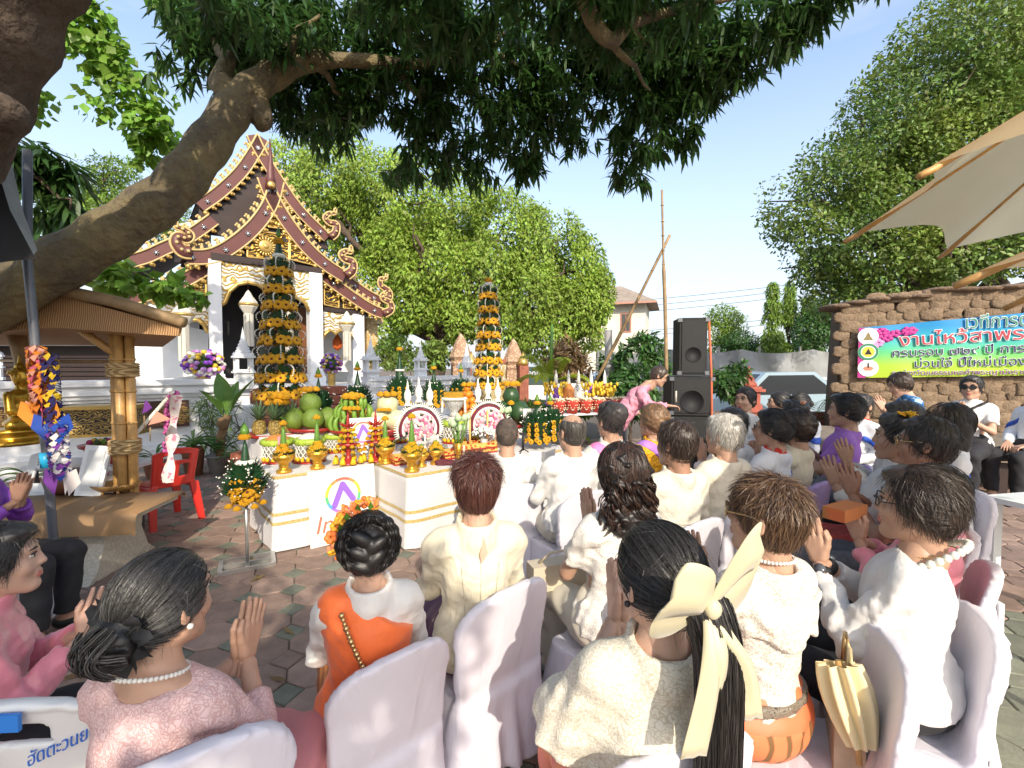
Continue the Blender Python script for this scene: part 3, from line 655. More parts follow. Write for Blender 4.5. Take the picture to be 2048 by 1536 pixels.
def hair_cap(s,th=0.014,low=0.0,front=0.0):
 s.ell(CR,[r+th for r in CRR]);s.ell((0,-0.015,0.0),(0.069+th*0.8,0.088+th,0.09),0.015)
 s.cut((0,1,-0.3),0.045+front,0.008);s.cut((0,0.6,-1),0.042+low,0.008)
 return s
def hair_strands(n,kind,rng,L=0.09,seg=6,gather=(0,-0.12,-0.02),whorl=(0,-0.05,0.12),lift=0.0,off=0.016,w=0.0011,jit=0.15,front=0.0,region=None,curlr=0.0):
 d=rng.normal(size=(n*4,3));d /= np.linalg.norm(d,axis=1,keepdims=True);R0=np.array(CRR)+off+(0.004 if not lift else 0);c=np.array(CR);RF= lambda q:np.where((np.arange(3)== 2)&(q[:,2:] < c[2]),R0[2]+0.04,R0)
 R=np.where((np.arange(3)== 2)&(d[:,2:] < 0),R0[2]+0.04,R0);p=c+d*R;ok=(p[:,1] < 0.06+front+0.3*(p[:,2]-0.05))&(p[:,2] >-0.04+0.6*p[:,1])
 if region is not None:ok &= region(p)
 p=p[ok][:n];n=len(p);P=np.zeros((n,seg+1,3));N=np.zeros_like(P);P[:,0]=p
 LL=L*rng.uniform(0.65,1.15,n);jd=rng.normal(size=(n,3))*jit
 ph=rng.uniform(0,6.28,n);lf=lift*rng.uniform(0.4,1.3,n)
 for q in range(seg+1):
  R=RF(p);nn=(p-c)/R ** 2;nn /= np.linalg.norm(nn,axis=1,keepdims=True);P[:,q]=p;N[:,q]=nn
  if kind == 'back':g=np.array(gather)-p
  elif kind == 'down':g=(p-np.array(whorl))*np.array((1,1,1.0))+np.array((0,0,-0.06))
  else:g=np.array(gather)-p
  g=g-nn*(g*nn).sum(1,keepdims=True);gl=np.linalg.norm(g,axis=1,keepdims=True);g=g/(gl+1e-6)+jd;g-=nn*(g*nn).sum(1,keepdims=True)
  g /= np.linalg.norm(g,axis=1,keepdims=True)+1e-6
  st=(LL/seg)[:,None]
  if kind == 'back':st=np.minimum(st,gl*0.5)
  p=p+g*st+nn*(lf/seg)[:,None]
  if lift == 0:
   R=RF(p);e=np.sqrt((((p-c)/R)** 2).sum(1,keepdims=True));p=c+(p-c)/e
  if curlr:p=p+np.stack([np.cos(ph+q*2.1),np.sin(ph+q*2.1),0*ph],1)*curlr
 ww=w*np.linspace(1,0.25,seg+1) if kind != 'back' else w*np.ones(seg+1)
 return ribbons(P,ww,N)
def tail_strands(n,path,r0,r1,rng,w=0.0012,wave=0.0):
 pts=np.array([list(v) for v in spline(path,6)]);k=len(pts);a=rng.uniform(0,2*pi,n);q=np.sqrt(rng.uniform(0.25,1,n))
 T=np.gradient(pts,axis=0);T /= np.linalg.norm(T,axis=1,keepdims=True);X=np.array((1.0,0,0));B=np.cross(T,X);B /= np.linalg.norm(B,axis=1,keepdims=True)
 rr=np.interp(np.linspace(0,1,k),[0,0.15,0.7,1],[r0*0.8,r0,(r0+r1)/2,r1]);end=rng.uniform(0.75,1.0,n)
 P=np.zeros((n,k,3));N=np.zeros_like(P)
 for i in range(k):
  tw=a+wave*sin(i*0.7);o=X[None]*(np.cos(tw)*q)[:,None]+B[i][None]*(np.sin(tw)*q*0.75)[:,None]
  P[:,i]=pts[i]+o*rr[i]+rng.normal(size=(n,3))*0.0006;N[:,i]=o
 return ribbons(P,w*np.linspace(1.2,0.5,k),N)
HAIR={}
def hair_arrays(style,hres,ns):
 key=(style,hres,ns)
 if key in HAIR:return HAIR[key]
 rng=np.random.default_rng(abs(hash(style))% 1000 if False else sum(map(ord,style)));A=Acc()
 s=SDF((-0.17,-0.2,-0.3),(0.17,0.15,0.21),hres);st=[]
 base=style.split('_')[0]
 if base in ('short','shortw'):
  hair_cap(s,0.012);s.ell((0,0.03,0.092),(0.058,0.05,0.026),0.03);s.wrinkle(0.003,0.03,3)
  if ns:st.append(hair_strands(ns,'down',rng,0.06,5,whorl=(0.01,-0.05,0.13),off=0.0145,w=0.0013,jit=0.25));st.append(hair_strands(ns // 3,'down',rng,0.045,5,whorl=(0.01,-0.05,0.13),lift=0.02,off=0.012,w=0.0011,jit=0.3))
 elif base == 'side':
  hair_cap(s,0.014);s.ell((0.01,0.035,0.098),(0.062,0.055,0.03),0.03);s.ell((0,-0.07,0.0),(0.07,0.045,0.06),0.03);s.wrinkle(0.002,0.03,4)
  if ns:st.append(hair_strands(ns,'back',rng,0.1,6,gather=(0.02,-0.14,0.0),off=0.018,w=0.0013,jit=0.12));st.append(hair_strands(ns // 2,'down',rng,0.06,5,whorl=(0,0.03,0.14),off=0.02,lift=0.012,w=0.001,jit=0.25))
 elif base == 'spiky':
  hair_cap(s,0.007,low=0.006);s.ell((0,-0.02,0.07),(0.064,0.075,0.055),0.03);s.wrinkle(0.004,0.03,5)
  if ns:
   up= lambda p:p[:,2] > 0.045
   st.append(hair_strands(ns // 2,'down',rng,0.045,4,whorl=(0.0,-0.06,0.13),lift=0.02,off=0.012,w=0.0011,jit=0.3,region=up))
   st.append(hair_strands(ns,'down',rng,0.085,6,whorl=(0.0,-0.055,0.14),off=0.009,w=0.001,jit=0.13));st.append(hair_strands(ns // 2,'down',rng,0.08,6,whorl=(0,-0.055,0.14),lift=0.004,off=0.012,w=0.0009,jit=0.14))
 elif base == 'bald':
  s.ell(CR,[r+0.005 for r in CRR]);s.ell((0,-0.035,-0.02),(0.068,0.07,0.072),0.02);s.cut((0,1,-0.3),0.02,0.006);s.cut((0,0.6,-1),0.042,0.006)
  s.ell((0,-0.01,0.125),(0.064,0.105,0.085),0.01,True)
  if ns:st.append(hair_strands(ns,'down',rng,0.05,4,whorl=(0,0,0.16),off=0.006,w=0.0012,jit=0.2,region=lambda p:((p[:,1]+0.0)/0.085)** 2+(p[:,0]/0.062)** 2 > 1.0))
 elif base == 'buzz':
  hair_cap(s,0.005);s.wrinkle(0.0008,0.012,3)
  if ns:st.append(hair_strands(ns,'down',rng,0.014,2,whorl=(0,-0.05,0.13),lift=0.008,off=0.005,w=0.0009,jit=0.3))
 elif base in ('bun','updo','braid','pony','low'):
  hair_cap(s,0.011,front=0.004)
  if base == 'bun':s.ell((0,-0.118,-0.035),(0.06,0.042,0.056),0.012);s.wrinkle(0.002,0.04,2)
  if base == 'updo':s.ell((0,-0.075,0.06),(0.075,0.075,0.07),0.03);s.ell((0,0.03,0.1),(0.06,0.05,0.035),0.03);s.wrinkle(0.004,0.05,2)
  if base == 'braid':
   s.ell((0,-0.06,0.02),(0.085,0.075,0.085),0.02)
   for i in range(16):
    t=i/16*2*pi;s.ell((0.088*cos(t),-0.06+0.03*sin(t)*0.3-0.015,0.035+0.088*sin(t)),(0.028,0.03,0.026),0.004,M=Matrix.Rotation(t+(0.8 if i % 2 else -0.3),3,'Y'))
   for q,(x,z,t) in enumerate(((-0.02,0.07,0.6),(0.025,0.045,-0.6),(-0.025,0.02,0.5),(0.02,-0.005,-0.7),(-0.015,-0.03,0.4))):s.ell((x,-0.128,z),(0.045,0.022,0.023),0.005,M=Matrix.Rotation(t,3,'Y'))
  if base == 'pony':s.ell((0,-0.115,0.0),(0.03,0.03,0.03),0.015)
  if base == 'low':s.ell((0,-0.105,-0.045),(0.045,0.035,0.04),0.012)
  g={'bun':(0,-0.115,-0.02),'updo':(0,-0.08,0.1),'braid':(0,-0.13,0.03),'pony':(0,-0.125,0.0),'low':(0,-0.12,-0.04)}[base]
  if ns:
   if base == 'braid':
    for i in range(14):
     t=i/14*2*pi;a=Vector((0.092*cos(t),-0.085,0.035+0.092*sin(t)));b2=Vector((0.092*cos(t+0.75),-0.075,0.035+0.092*sin(t+0.75)))
     st.append(tail_strands(60,[a*0.96,(a+b2)/2*1.1+Vector((0,-0.02,0)),b2*0.98],0.022,0.014,rng,0.0011))
    for (x,z,t) in ((-0.02,0.07,0.6),(0.025,0.045,-0.6),(-0.025,0.02,0.5),(0.02,-0.005,-0.7),(-0.015,-0.03,0.4)):
     d=Vector((cos(t),0,-sin(t)))*0.042;c=Vector((x,-0.135,z));st.append(tail_strands(60,[c-d+Vector((0,0.012,0)),c,c+d+Vector((0,0.012,0))],0.02,0.014,rng,0.0011))
    st.append(hair_strands(ns // 2,'back',rng,0.1,7,gather=g,off=0.013,w=0.0012,jit=0.06,front=0.005))
   else:
    st.append(hair_strands(ns,'back',rng,0.15,8,gather=g,off=0.0125,w=0.0012,jit=0.05,front=0.006))
   if base == 'bun':
    for i in range(5):
     t=i*1.3;c=Vector((0,-0.118,-0.037));a=Vector((cos(t)*0.056,-0.016,sin(t)*0.052));b2=Vector((cos(t+2)*0.056,-0.016,sin(t+2)*0.052))
     st.append(tail_strands(70,[c+a,c+Vector((0,-0.04,0))+(a+b2)*0.3,c+b2],0.028,0.02,rng,0.0011))
   if base == 'pony':st.append(tail_strands(2600,[(0,-0.11,0.01),(-0.005,-0.15,0.01),(0.01,-0.17,-0.08),(0.02,-0.165,-0.25),(0.02,-0.16,-0.45),(0.015,-0.155,-0.62)],0.055,0.048,rng,0.0009))
   if base == 'updo':st.append(hair_strands(ns // 3,'down',rng,0.05,5,whorl=(0,-0.05,0.13),lift=0.03,off=0.02,w=0.001,jit=0.4))
 elif base in ('bob','curly','mid'):
  hair_cap(s,0.018)
  if base == 'bob':s.cap((0,-0.05,0.0),(0,-0.055,-0.1),0.085,0.08,0.03,sq=(1,0.72,1));s.cut((0,1,0.1),0.03,0.01)
  if base == 'mid':s.ell((0,-0.05,0.02),(0.09,0.075,0.09),0.03);s.wrinkle(0.004,0.04,9)
  if base == 'curly':
   s.cap((0,-0.055,0.0),(0,-0.075,-0.15),0.085,0.09,0.03,sq=(1,0.6,1));s.cut((0,1,0.1),0.03,0.01);s.wrinkle(0.008,0.05,9)
  if ns:
   st.append(hair_strands(ns,'down',rng,0.1,7,whorl=(0,0.0,0.13),off=0.02,w=0.0014,jit=0.15))
   if base == 'curly':
    for i in range(46):
     a=rng.uniform(-0.4,pi+0.4);rr=0.088;x,y=rr*cos(a),-0.06-0.06*sin(a);z0=rng.uniform(-0.1,0.03);ph=rng.uniform(0,6)
     pts=[(x*(0.85+0.1*q)+0.014*cos(ph+q*1.7),y+0.014*sin(ph+q*1.7),z0-q*0.026) for q in range(6)]
     st.append(tail_strands(26,pts,0.011,0.007,rng,0.0013))
   if base == 'bob':st.append(hair_strands(ns // 2,'down',rng,0.16,7,whorl=(0,0.0,0.13),off=0.022,w=0.0012,jit=0.05,region=lambda p:p[:,2] < 0.08))
 if ns > 1000 and base != 'buzz':st.append(hair_strands(170,'down',rng,0.06,5,whorl=(0,-0.03,0.13),lift=0.02,off=0.02,w=0.00045,jit=0.6))
 V,F=s.net();A.add(V,F)
 for V,F in st:A.add(V,F)
 HAIR[key]=A.get()[:2];return HAIR[key]
def torso(s,off,J,fat=1.0,male=True,k=0.03,hips=True):
 f=fat;w=1.0 if male else 0.93
 if hips:s.ell(J(0,-0.02,0.57),(0.165*f+off,0.13*f+off,0.13+off),k)
 s.ell(J(0,0.0,0.74),(0.13*f*w+off,0.105*f+off,0.17),0.06)
 s.ell(J(0,0.005,0.9),(0.15*w*(0.5+0.5*f)+off,0.115*(0.6+0.4*f)+off,0.15+off*0.5),0.06)
 s.cap(J(-0.12*w,-0.005,0.995),J(0.12*w,-0.005,0.995),0.05+off,0.05+off,0.05)
 s.cap(J(0,-0.015,1.05),J(-0.12*w,-0.01,1.01),0.045+off*0.6,0.045+off*0.6,0.04);s.cap(J(0,-0.015,1.05),J(0.12*w,-0.01,1.01),0.045+off*0.6,0.045+off*0.6,0.04)
 if not male:
  for g in (-1,1):s.ell(J(g*0.07,0.095,0.88),(0.06+off,0.045+off,0.055+off),0.04)
 return s
PEOPLE={}
def person(label,head_px,Y,yaw,z_head=None,male=True,tone='tan',hair=('short','black'),top=None,bottom=None,arms='wai',lean=0.0,fat=1.0,hyaw=0.0,hpitch=0.0,
           res=0.013,ns=0,hsc=1.06,sc=1.0,xy=None,zoff=None,group=None,wz=0.0,stand=False,knees=0.42,wy=0.0):
 """A seated person. yaw: the way the body faces, degrees clockwise from straight away from the camera. Returns the root Empty and a helper record."""
 w=1.0 if male else 0.92;ln=lean;hsc=hsc if hsc < 1.07 else 1.06+(hsc-1.07)*0.15
 J= lambda x,y,z:(x,y+ln*(z-0.55),z)
 hc=Vector(J(0,0.02,1.225));rz=-radians(yaw)
 P=at(head_px[0],head_px[1],Y);R=Matrix.Rotation(rz,3,'Z')
 sc=sc*(min(1.1,max(0.9,P.z/(hc.z*sc))) if zoff == 0.0 else 1.0);loc=P-R @(hc*sc);loc.z=(P.z-hc.z*sc) if zoff is None else zoff
 root=thing('person',label,'person',loc,rz,group,sc)
 HMx=Matrix.Translation(hc)@ Matrix.Translation((0,-0.02,-0.09))@ Matrix.Rotation(-radians(hyaw),4,'Z')@ Matrix.Rotation(radians(-hpitch),4,'X')@ Matrix.Translation((0,0.02,0.09))@ Matrix.Scale(hsc,4)
 sh=[Vector(J(g*0.152*w,-0.005,0.995)) for g in (-1,1)]
 wz0,wy0=wz,wy
 if arms == 'wai':el=[Vector(J(g*0.2*w*(0.6+0.4*fat),0.115,0.76)) for g in (-1,1)];wr=[Vector(J(g*0.022,0.27+wy0,0.905+wz0)) for g in (-1,1)]
 elif arms == 'lap':el=[Vector(J(g*0.21*w,0.02,0.74)) for g in (-1,1)];wr=[Vector((g*0.09,0.24,0.66)) for g in (-1,1)]
 elif arms == 'hold':el=[Vector(J(g*0.205*w,0.09,0.76)) for g in (-1,1)];wr=[Vector(J(g*0.07,0.29,0.87)) for g in (-1,1)]
 elif arms == 'reach':el=[Vector(J(-0.235,0.05,0.76)),Vector(J(0.21,0.2,0.84))];wr=[Vector(J(-0.2,0.24,0.68)),Vector(J(0.18,0.46,0.83))]
 elif arms == 'down':el=[Vector((g*0.25,-0.02,0.72)) for g in (-1,1)];wr=[Vector((g*0.25,0.1,0.53)) for g in (-1,1)]
 hip=[Vector((g*0.09,0.0,0.55)) for g in (-1,1)]
 if stand:kn=[Vector((g*0.1,0.05,0.08)) for g in (-1,1)];an=[Vector((g*0.1,0.02,-0.36)) for g in (-1,1)]
 else:kn=[Vector((g*0.125,knees,0.52)) for g in (-1,1)];an=[Vector((g*0.12,knees-0.03,0.09)) for g in (-1,1)]
 toe=[a+Vector((g*0.015,0.15,-0.045)) for a,g in zip(an,(-1,1))]
 fine=res <= 0.0105
 # the body: one mesh
 s=SDF((-0.36,-0.25+min(0,ln*0.5),-0.45 if stand else 0.0),(0.36,max(0.68,0.35+ln*0.6),1.16),0.016 if fine else 0.022)
 torso(s,-0.006,J,fat,male)
 for i in (0,1):
  s.cap(sh[i],el[i],0.041,0.036,0.03);s.cap(el[i],wr[i],0.035,0.025,0.012)
  s.cap(hip[i],kn[i],0.085*(0.6+0.4*fat),0.058,0.03);s.cap(kn[i],an[i],0.056,0.038,0.02);s.cap(an[i]-Vector((0,0.03,0.03)),toe[i],0.037,0.03,0.02)
 s.cap(J(0,-0.02,1.02),J(0,0.0,1.14),0.056,0.05,0.03)
 A=Acc();A.add(*s.net())
 V,F,M=get_head(0.0052 if fine else 0.0085,male);A.add(xf(HMx,V),F,M)
 for i,g in enumerate((-1,1)):
  curl=0.0 if arms == 'wai' else 0.35
  HV,HF=get_hand(0.0034 if fine else 0.0052,curl)
  if arms == 'wai':
   z=Vector(J(0,0.36,0.93))-Vector(J(0,0,0));z=Vector((0,0.34+ln*0.5,0.94)).normalized();x=Vector((1,0,0));y=z.cross(x)
   o=Vector((0,wr[i].y,wr[i].z))+z*0.02
  else:
   z=(wr[i]-el[i]).normalized();up=Vector((0,0,1)) if arms in ('lap','down','reach') else Vector((1,0,0));x=(up-z*up.dot(z)).normalized();y=z.cross(x);o=wr[i]-x*0.013
   if g < 0 and arms == 'hold':pass
  if g < 0 and arms == 'wai':HV2=HV*np.array((-1,1,1));HF2=HF[:,::-1]
  elif g < 0:HV2=HV*np.array((1,-1,1));HF2=HF[:,::-1];y=z.cross(x)
  else:HV2,HF2=HV,HF
  Mh=Matrix(((x.x,y.x,z.x,o.x),(x.y,y.y,z.y,o.y),(x.z,y.z,z.z,o.z),(0,0,0,1)));A.add(xf(Mh,HV2),HF2)
 V,F,M=A.get();mk('body',npmesh('body',V,F,M),skin_mats(tone),root)
 rec=dict(root=root,J=J,H=HMx,sh=sh,el=el,wr=wr,hip=hip,kn=kn,an=an,fat=fat,male=male,res=res,sc=sc,toe=toe,ln=ln,w=w)
 # hair
 if hair:
  V,F=hair_arrays(hair[0],0.0062 if fine else 0.009,ns);mk('hair',npmesh('hair',xf(HMx,V),F),HM[hair[1]],root)
 if top:rec['top']=top_cloth(rec,**top)
 if bottom:bottom_cloth(rec,stand=stand,**bottom)
 return rec
def sleeve(s,rec,i,kind,th):
 a,b,c=rec['sh'][i],rec['el'][i],rec['wr'][i];f=0.8+0.2*rec['fat']
 if kind == 'long':s.cap(a,b,(0.049+th)*f,0.043+th,0.03);s.cap(b,c.lerp(b,0.06),0.043+th,0.032+th,0.02)
 elif kind == 'three':s.cap(a,b,(0.05+th)*f,0.044+th,0.03);s.cap(b,b.lerp(c,0.55),0.044+th,0.04+th,0.02)
 elif kind == 'puff':s.ell(a.lerp(b,0.2)+Vector((0,0,0.03)),(0.068,0.07,0.068),0.03);s.cap(a,b,0.047+th,0.04+th,0.03);s.cap(b,c.lerp(b,0.1),0.047+th,0.034+th,0.02)
 elif kind == 'short':s.cap(a,a.lerp(b,0.72),(0.05+th)*f,0.05+th,0.03)
 elif kind == 'flutter':s.cap(a,a.lerp(b,0.5),0.054+th,0.075+th,0.03)
 elif kind == 'cape':s.cap(a,a.lerp(b,0.95),0.055+th,0.105+th,0.04,sq=(1,0.85,1))
def trim_sleeves(s,rec,kind):
 for i in (0,1):
  a,b,c=rec['sh'][i],rec['el'][i],rec['wr'][i];d=(b-a).normalized()
  fr={'short':0.66,'flutter':0.52,'cape':0.98}.get(kind)
  if fr is None:continue
  e=a.lerp(b,fr);X,Y,Z=s.grid();g=-1 if i == 0 else 1
  pl=(X-e.x)*d.x+(Y-e.y)*d.y+(Z-e.z)*d.z
  near=np.sqrt((X-e.x-d.x*0.06)** 2+(Y-e.y-d.y*0.06)** 2+(Z-e.z-d.z*0.06)** 2)-0.125
  s.D=np.maximum(s.D,np.where((near < 0)&(X*g > 0.1),np.minimum(pl,1),-9)).astype(np.float32)
def top_cloth(rec,m,sleeve_kind='long',hem=0.55,th=0.011,wr=0.004,wl=0.09,collar=0.03,name='shirt',neck=0.071,cols=None,seed=1,lo=None,over=True,extra=None):
 J,ln=rec['J'],rec['ln']
 s=SDF((-0.42,-0.3+min(0,ln*0.5),hem-0.05),(0.42,max(0.5,0.42+ln*0.5),1.14),rec['res'])
 torso(s,th,J,rec['fat'],rec['male'])
 if hem < 0.62:s.ell(J(0,-0.02,0.6),(0.172*rec['fat']+th,0.142*rec['fat']+th,0.16),0.04)
 for i in (0,1):sleeve(s,rec,i,sleeve_kind,th)
 if collar:s.cap(J(0,-0.025,1.03),J(0,-0.012,1.06+collar),neck+0.018,neck+0.012,0.012)
 if extra:extra(s,rec)
 s.wrinkle(wr,wl,seed, lambda X,Y,Z:(0.35+1.3*np.clip(np.abs(X)/0.2,0,1))*np.clip((1.06-Z)*10,0,1))
 if rec['res'] < 0.0125:s.wrinkle(wr*0.28,wl*0.45,seed+9, lambda X,Y,Z:np.clip((1.04-Z)*10,0,1),(0.3,0,1))
 if sleeve_kind in ('short','flutter','cape'):trim_sleeves(s,rec,sleeve_kind)
 else:
  for i in (0,1):
   b,c=rec['el'][i],rec['wr'][i];e=c.lerp(b,0.12) if sleeve_kind != 'three' else b.lerp(c,0.6);d=(c-b).normalized();X,Y,Z=s.grid();g=-1 if i == 0 else 1
   pl=(X-e.x)*d.x+(Y-e.y)*d.y+(Z-e.z)*d.z
   near=np.sqrt((X-e.x-d.x*0.05)** 2+(Y-e.y-d.y*0.05)** 2+(Z-e.z-d.z*0.05)** 2)-0.1
   tor=np.sqrt(X ** 2+(Y-ln*(Z-0.55))** 2)-0.15
   s.D=np.maximum(s.D,np.where((near < 0)&(tor > 0),np.minimum(pl,1),-9)).astype(np.float32)
 s.cut((0,0,-1),-hem,0.004)
 s.cap(J(0,-0.018,1.085),J(0,-0.0,1.35),neck-0.004,neck-0.004,0.004,sub=True)
 s.cut((0,-0.25,1),1.062+collar-0.25*ln*0.5-0.0)
 V,F=s.net()
 mi=cols(V[F].mean(1),rec) if cols else None
 return mk(name,npmesh(name,V,F,mi),m,rec['root'])
def shell(rec,name,m,th,cutf,wr=0.002,seed=2,hem=0.56,sleeve_kind=None,lo=None):
 """a band of cloth lying on the torso: the part of an offset torso where cutf(X,Y,Z) < 0"""
 J,ln=rec['J'],rec['ln']
 s=SDF((-0.36,-0.28+min(0,ln*0.5),hem-0.03),(0.36,max(0.32,0.3+ln*0.5),1.12),rec['res'])
 torso(s,th,J,rec['fat'],rec['male'])
 if hem < 0.62:s.ell(J(0,-0.02,0.6),(0.172*rec['fat']+th,0.142*rec['fat']+th,0.16),0.04)
 if sleeve_kind:
  for i in (0,1):sleeve(s,rec,i,sleeve_kind,th)
 s.wrinkle(wr,0.09,seed)
 X,Y,Z=s.grid();s.D=np.maximum(s.D,cutf(X,Y-ln*(Z-0.55),Z)).astype(np.float32)
 s.cap(J(0,-0.03,1.0),J(0,-0.0,1.3),0.071,0.071,0.004,sub=True)
 V,F=s.net();return mk(name,npmesh(name,V,F),m,rec['root'])
def bottom_cloth(rec,m,kind='pants',shoe=(0.02,0.02,0.02),wr=0.004,name=None,cols=None,stand=False,hemz=0.12):
 hip,kn,an=rec['hip'],rec['kn'],rec['an'];f=0.6+0.4*rec['fat']
 r=max(rec['res'],0.012)
 s=SDF((-0.32,-0.26,-0.42 if stand else 0.04),(0.32,0.62,0.76),r)
 s.ell((0,-0.02,0.57),(0.18*rec['fat']+0.012,0.14*rec['fat']+0.012,0.13),0.03);s.ell((0,0,0.66),(0.15*rec['fat']+0.012,0.118*rec['fat']+0.01,0.09),0.04)
 if kind == 'pants':
  for i in (0,1):s.cap(hip[i],kn[i],0.1*f,0.077,0.03);s.cap(kn[i],an[i],0.077,0.062,0.02)
 else:
  s.cap(hip[0],kn[0],0.11,0.09,0.03);s.cap(hip[1],kn[1],0.11,0.09,0.03);s.cap((0,0.05,0.54),(0,kn[0].y-0.01,0.52),0.1,0.09,0.05)
  s.cap(kn[0],an[0],0.09,0.1,0.04);s.cap(kn[1],an[1],0.09,0.1,0.04);s.cap((0,kn[0].y,0.5),(0,an[0].y,0.1),0.09,0.1,0.05)
 s.wrinkle(wr,0.1,7);s.cut((0,0,-1),-(hemz if not stand else -0.34),0.004);s.cut((0,0,1),0.735)
 V,F=s.net();nm=name or ('trousers' if kind == 'pants' else 'skirt');mi=cols(V[F].mean(1),rec) if cols else None
 mk(nm,npmesh(nm,V,F,mi),m,rec['root'])
 if shoe is not None:
  for i in (0,1):
   s=SDF(tuple(an[i]+Vector((-0.09,-0.11,-0.13))),tuple(an[i]+Vector((0.09,0.24,0.05))),0.012)
   s.cap(an[i]-Vector((0,0.035,0.035)),rec['toe'][i]+Vector((0,0.02,0)),0.046,0.04,0.01);s.cut((0,0,-1),-(an[i].z-0.085));s.cut((0,0,1),an[i].z-0.01)
   V,F=s.net();mk('shoe',npmesh('shoe',V,F),mat('shoe %.2f %.2f' % shoe[:2],shoe,0.35),rec['root'])
# ------------------------------------------------------------------ the chapel (turned 40 degrees, its gable towards the guests)
TH=radians(40);CO=at(532,770,11.5);CO.z=0
UX=Vector((cos(TH),sin(TH),0));UN=Vector((sin(TH),-cos(TH),0))
chapel=thing('chapel','white northern Thai chapel with maroon and gold tiered gable roofs and open dark doorway','chapel',CO,TH)
def lp(px,py,y=0.0):
 """pixel -> local (x, z) on the chapel's plane local y"""
 r=ray(px,py);o=CO-UN*y;t=(o-EYE).dot(UN)/r.dot(UN);p=EYE+r*t
 return ((p-CO).dot(UX),p.z)
def zz(x,y):return (180+0.40365*x,240+0.40365*y)
def lz(x,y,d=0.0):return lp(*zz(x,y),d)
def at3(d):return lambda p,q:(p[0],d+q,p[1])
pat_w=pattern('white and gold relief',(0.72,0.7,0.62),(0.5,0.33,0.09),'scroll',2.6,0.56,0.07,0.5,0.7,0.03,metal2=0.5)
pat_d=pattern('gold scroll on dark wood',(0.02,0.011,0.009),(0.6,0.38,0.07),'scroll',3.2,0.55,0.06,0.45,0.8,0.03,metal2=0.5)
m_cream=mat('cream gilt edge',(0.52,0.38,0.16),0.5,0.1,10)
stud=MB(True);stud.ell((0,0,0),(0.075,0.03,0.075),8,5,mi=1);stud.ell((0,-0.02,0),(0.04,0.03,0.04),8,5,mi=0)
for k in range(6):stud.ell((0.062*cos(k*pi/3),-0.022,0.062*sin(k*pi/3)),0.016,6,4,mi=0)
stud_me=stud.mesh('mirror_stud');stud_me.materials.append(mat('mirror glass',(0.7,0.72,0.75),0.15,metal=0.6));stud_me.materials.append(m_brown)
def barge(zpts,y,width,roofdepth,name='barge_board',flip=False,naga=True,thick=0.09):
 pts=[Vector((*lz(a,b,y),0)) for a,b in zpts];sp=spline(pts,8);sp=[Vector((p.x,p.y)) for p in sp];n=len(sp)
 nr=[]
 for i in range(n):
  d=(sp[min(i+1,n-1)]-sp[max(i-1,0)]).normalized();q=Vector((-d.y,d.x));nr.append(q if q.y > 0 else -q)
 f=at3(y);lo=[p-q*width for p,q in zip(sp,nr)]
 b=MB();b.prism(sp+lo[::-1],f,0,thick);o=b.build(name,m_maroon,chapel)
 t=MB(True);t.tube([f(p+q*0.01,-0.01) for p,q in zip(sp,nr)],0.028,6);t.tube([f(p+q*0.01,-0.01) for p,q in zip(lo,nr)],0.022,6)
 L=0;acc=0.0;knob=MB(True);scal=MB(True)
 for i in range(n-1):
  seg=(sp[i+1]-sp[i]).length;acc += seg
  while acc > 0.2:
   acc-=0.2;p,q=sp[i+1],nr[i+1];d=Vector((q.y,-q.x))
   knob.ell(f(p+q*0.07,0.04),(0.045,0.03,0.07),6,5);knob.ell(f(p+q*0.14+d*0.02,0.04),(0.035,0.025,0.03),6,4);knob.ell(f(p+q*0.14-d*0.03,0.04),(0.03,0.025,0.03),6,4)
   l=lo[i+1];scal.ell(f(l-q*0.03,0.02),(0.075,0.04,0.06),7,5);scal.ell(f(l-q*0.08+d*0.03,0.02),(0.035,0.03,0.04),6,4)
 t.build('gold_edge',m_cream,o);knob.build('crest',m_cream,o);scal.build('scallop',m_gold,o)
 tot=0;acc=0.25
 for i in range(n-1):
  acc +=(sp[i+1]-sp[i]).length
  if acc > 0.62:
   acc=0;c=(sp[i]+lo[i])/2;part('mirror_stud',stud_me,None,o,f(c,-0.02),sc=0.75)
 if roofdepth:
  r=MB();rows=[]
  for dd in (0.05,roofdepth):rows.append([f(p-q*0.02,dd) for p,q in zip(sp,nr)])
  r.sheet(rows);r.sheet([[(a,yy,z-0.09) for a,yy,z in row] for row in rows]);r.build('roof',m_roof,chapel)
 return o,sp,nr
def naga(zpts,y,r0=0.13):
 """curling gilt-edged finial"""
 pts=[Vector((*lz(a,b,y),0)) for a,b in zpts];sp=spline(pts,6);n=len(sp);b=MB(True);g=MB(True)
 rad=[r0*(1-0.75*(i/(n-1))) for i in range(n)]
 P3=[(p.x,y+0.03,p.y) for p in sp]
 b.tube(P3,rad,8);o=b.build('naga_finial',m_maroon,chapel)
 for s in (-1,1):
  ed=[]
  for i in range(n):
   d=(sp[min(i+1,n-1)]-sp[max(i-1,0)]).normalized();q=Vector((-d.y,d.x,0))*s*rad[i];ed.append((sp[i].x+q.x,y-0.01,sp[i].y+q.y))
  g.tube(ed,0.03,5)
 for i in range(2,n,5):g.ell((sp[i].x,y-rad[i]*0.8,sp[i].y),0.04,6,4)
 g.build('gold_edge',m_cream,o);return o
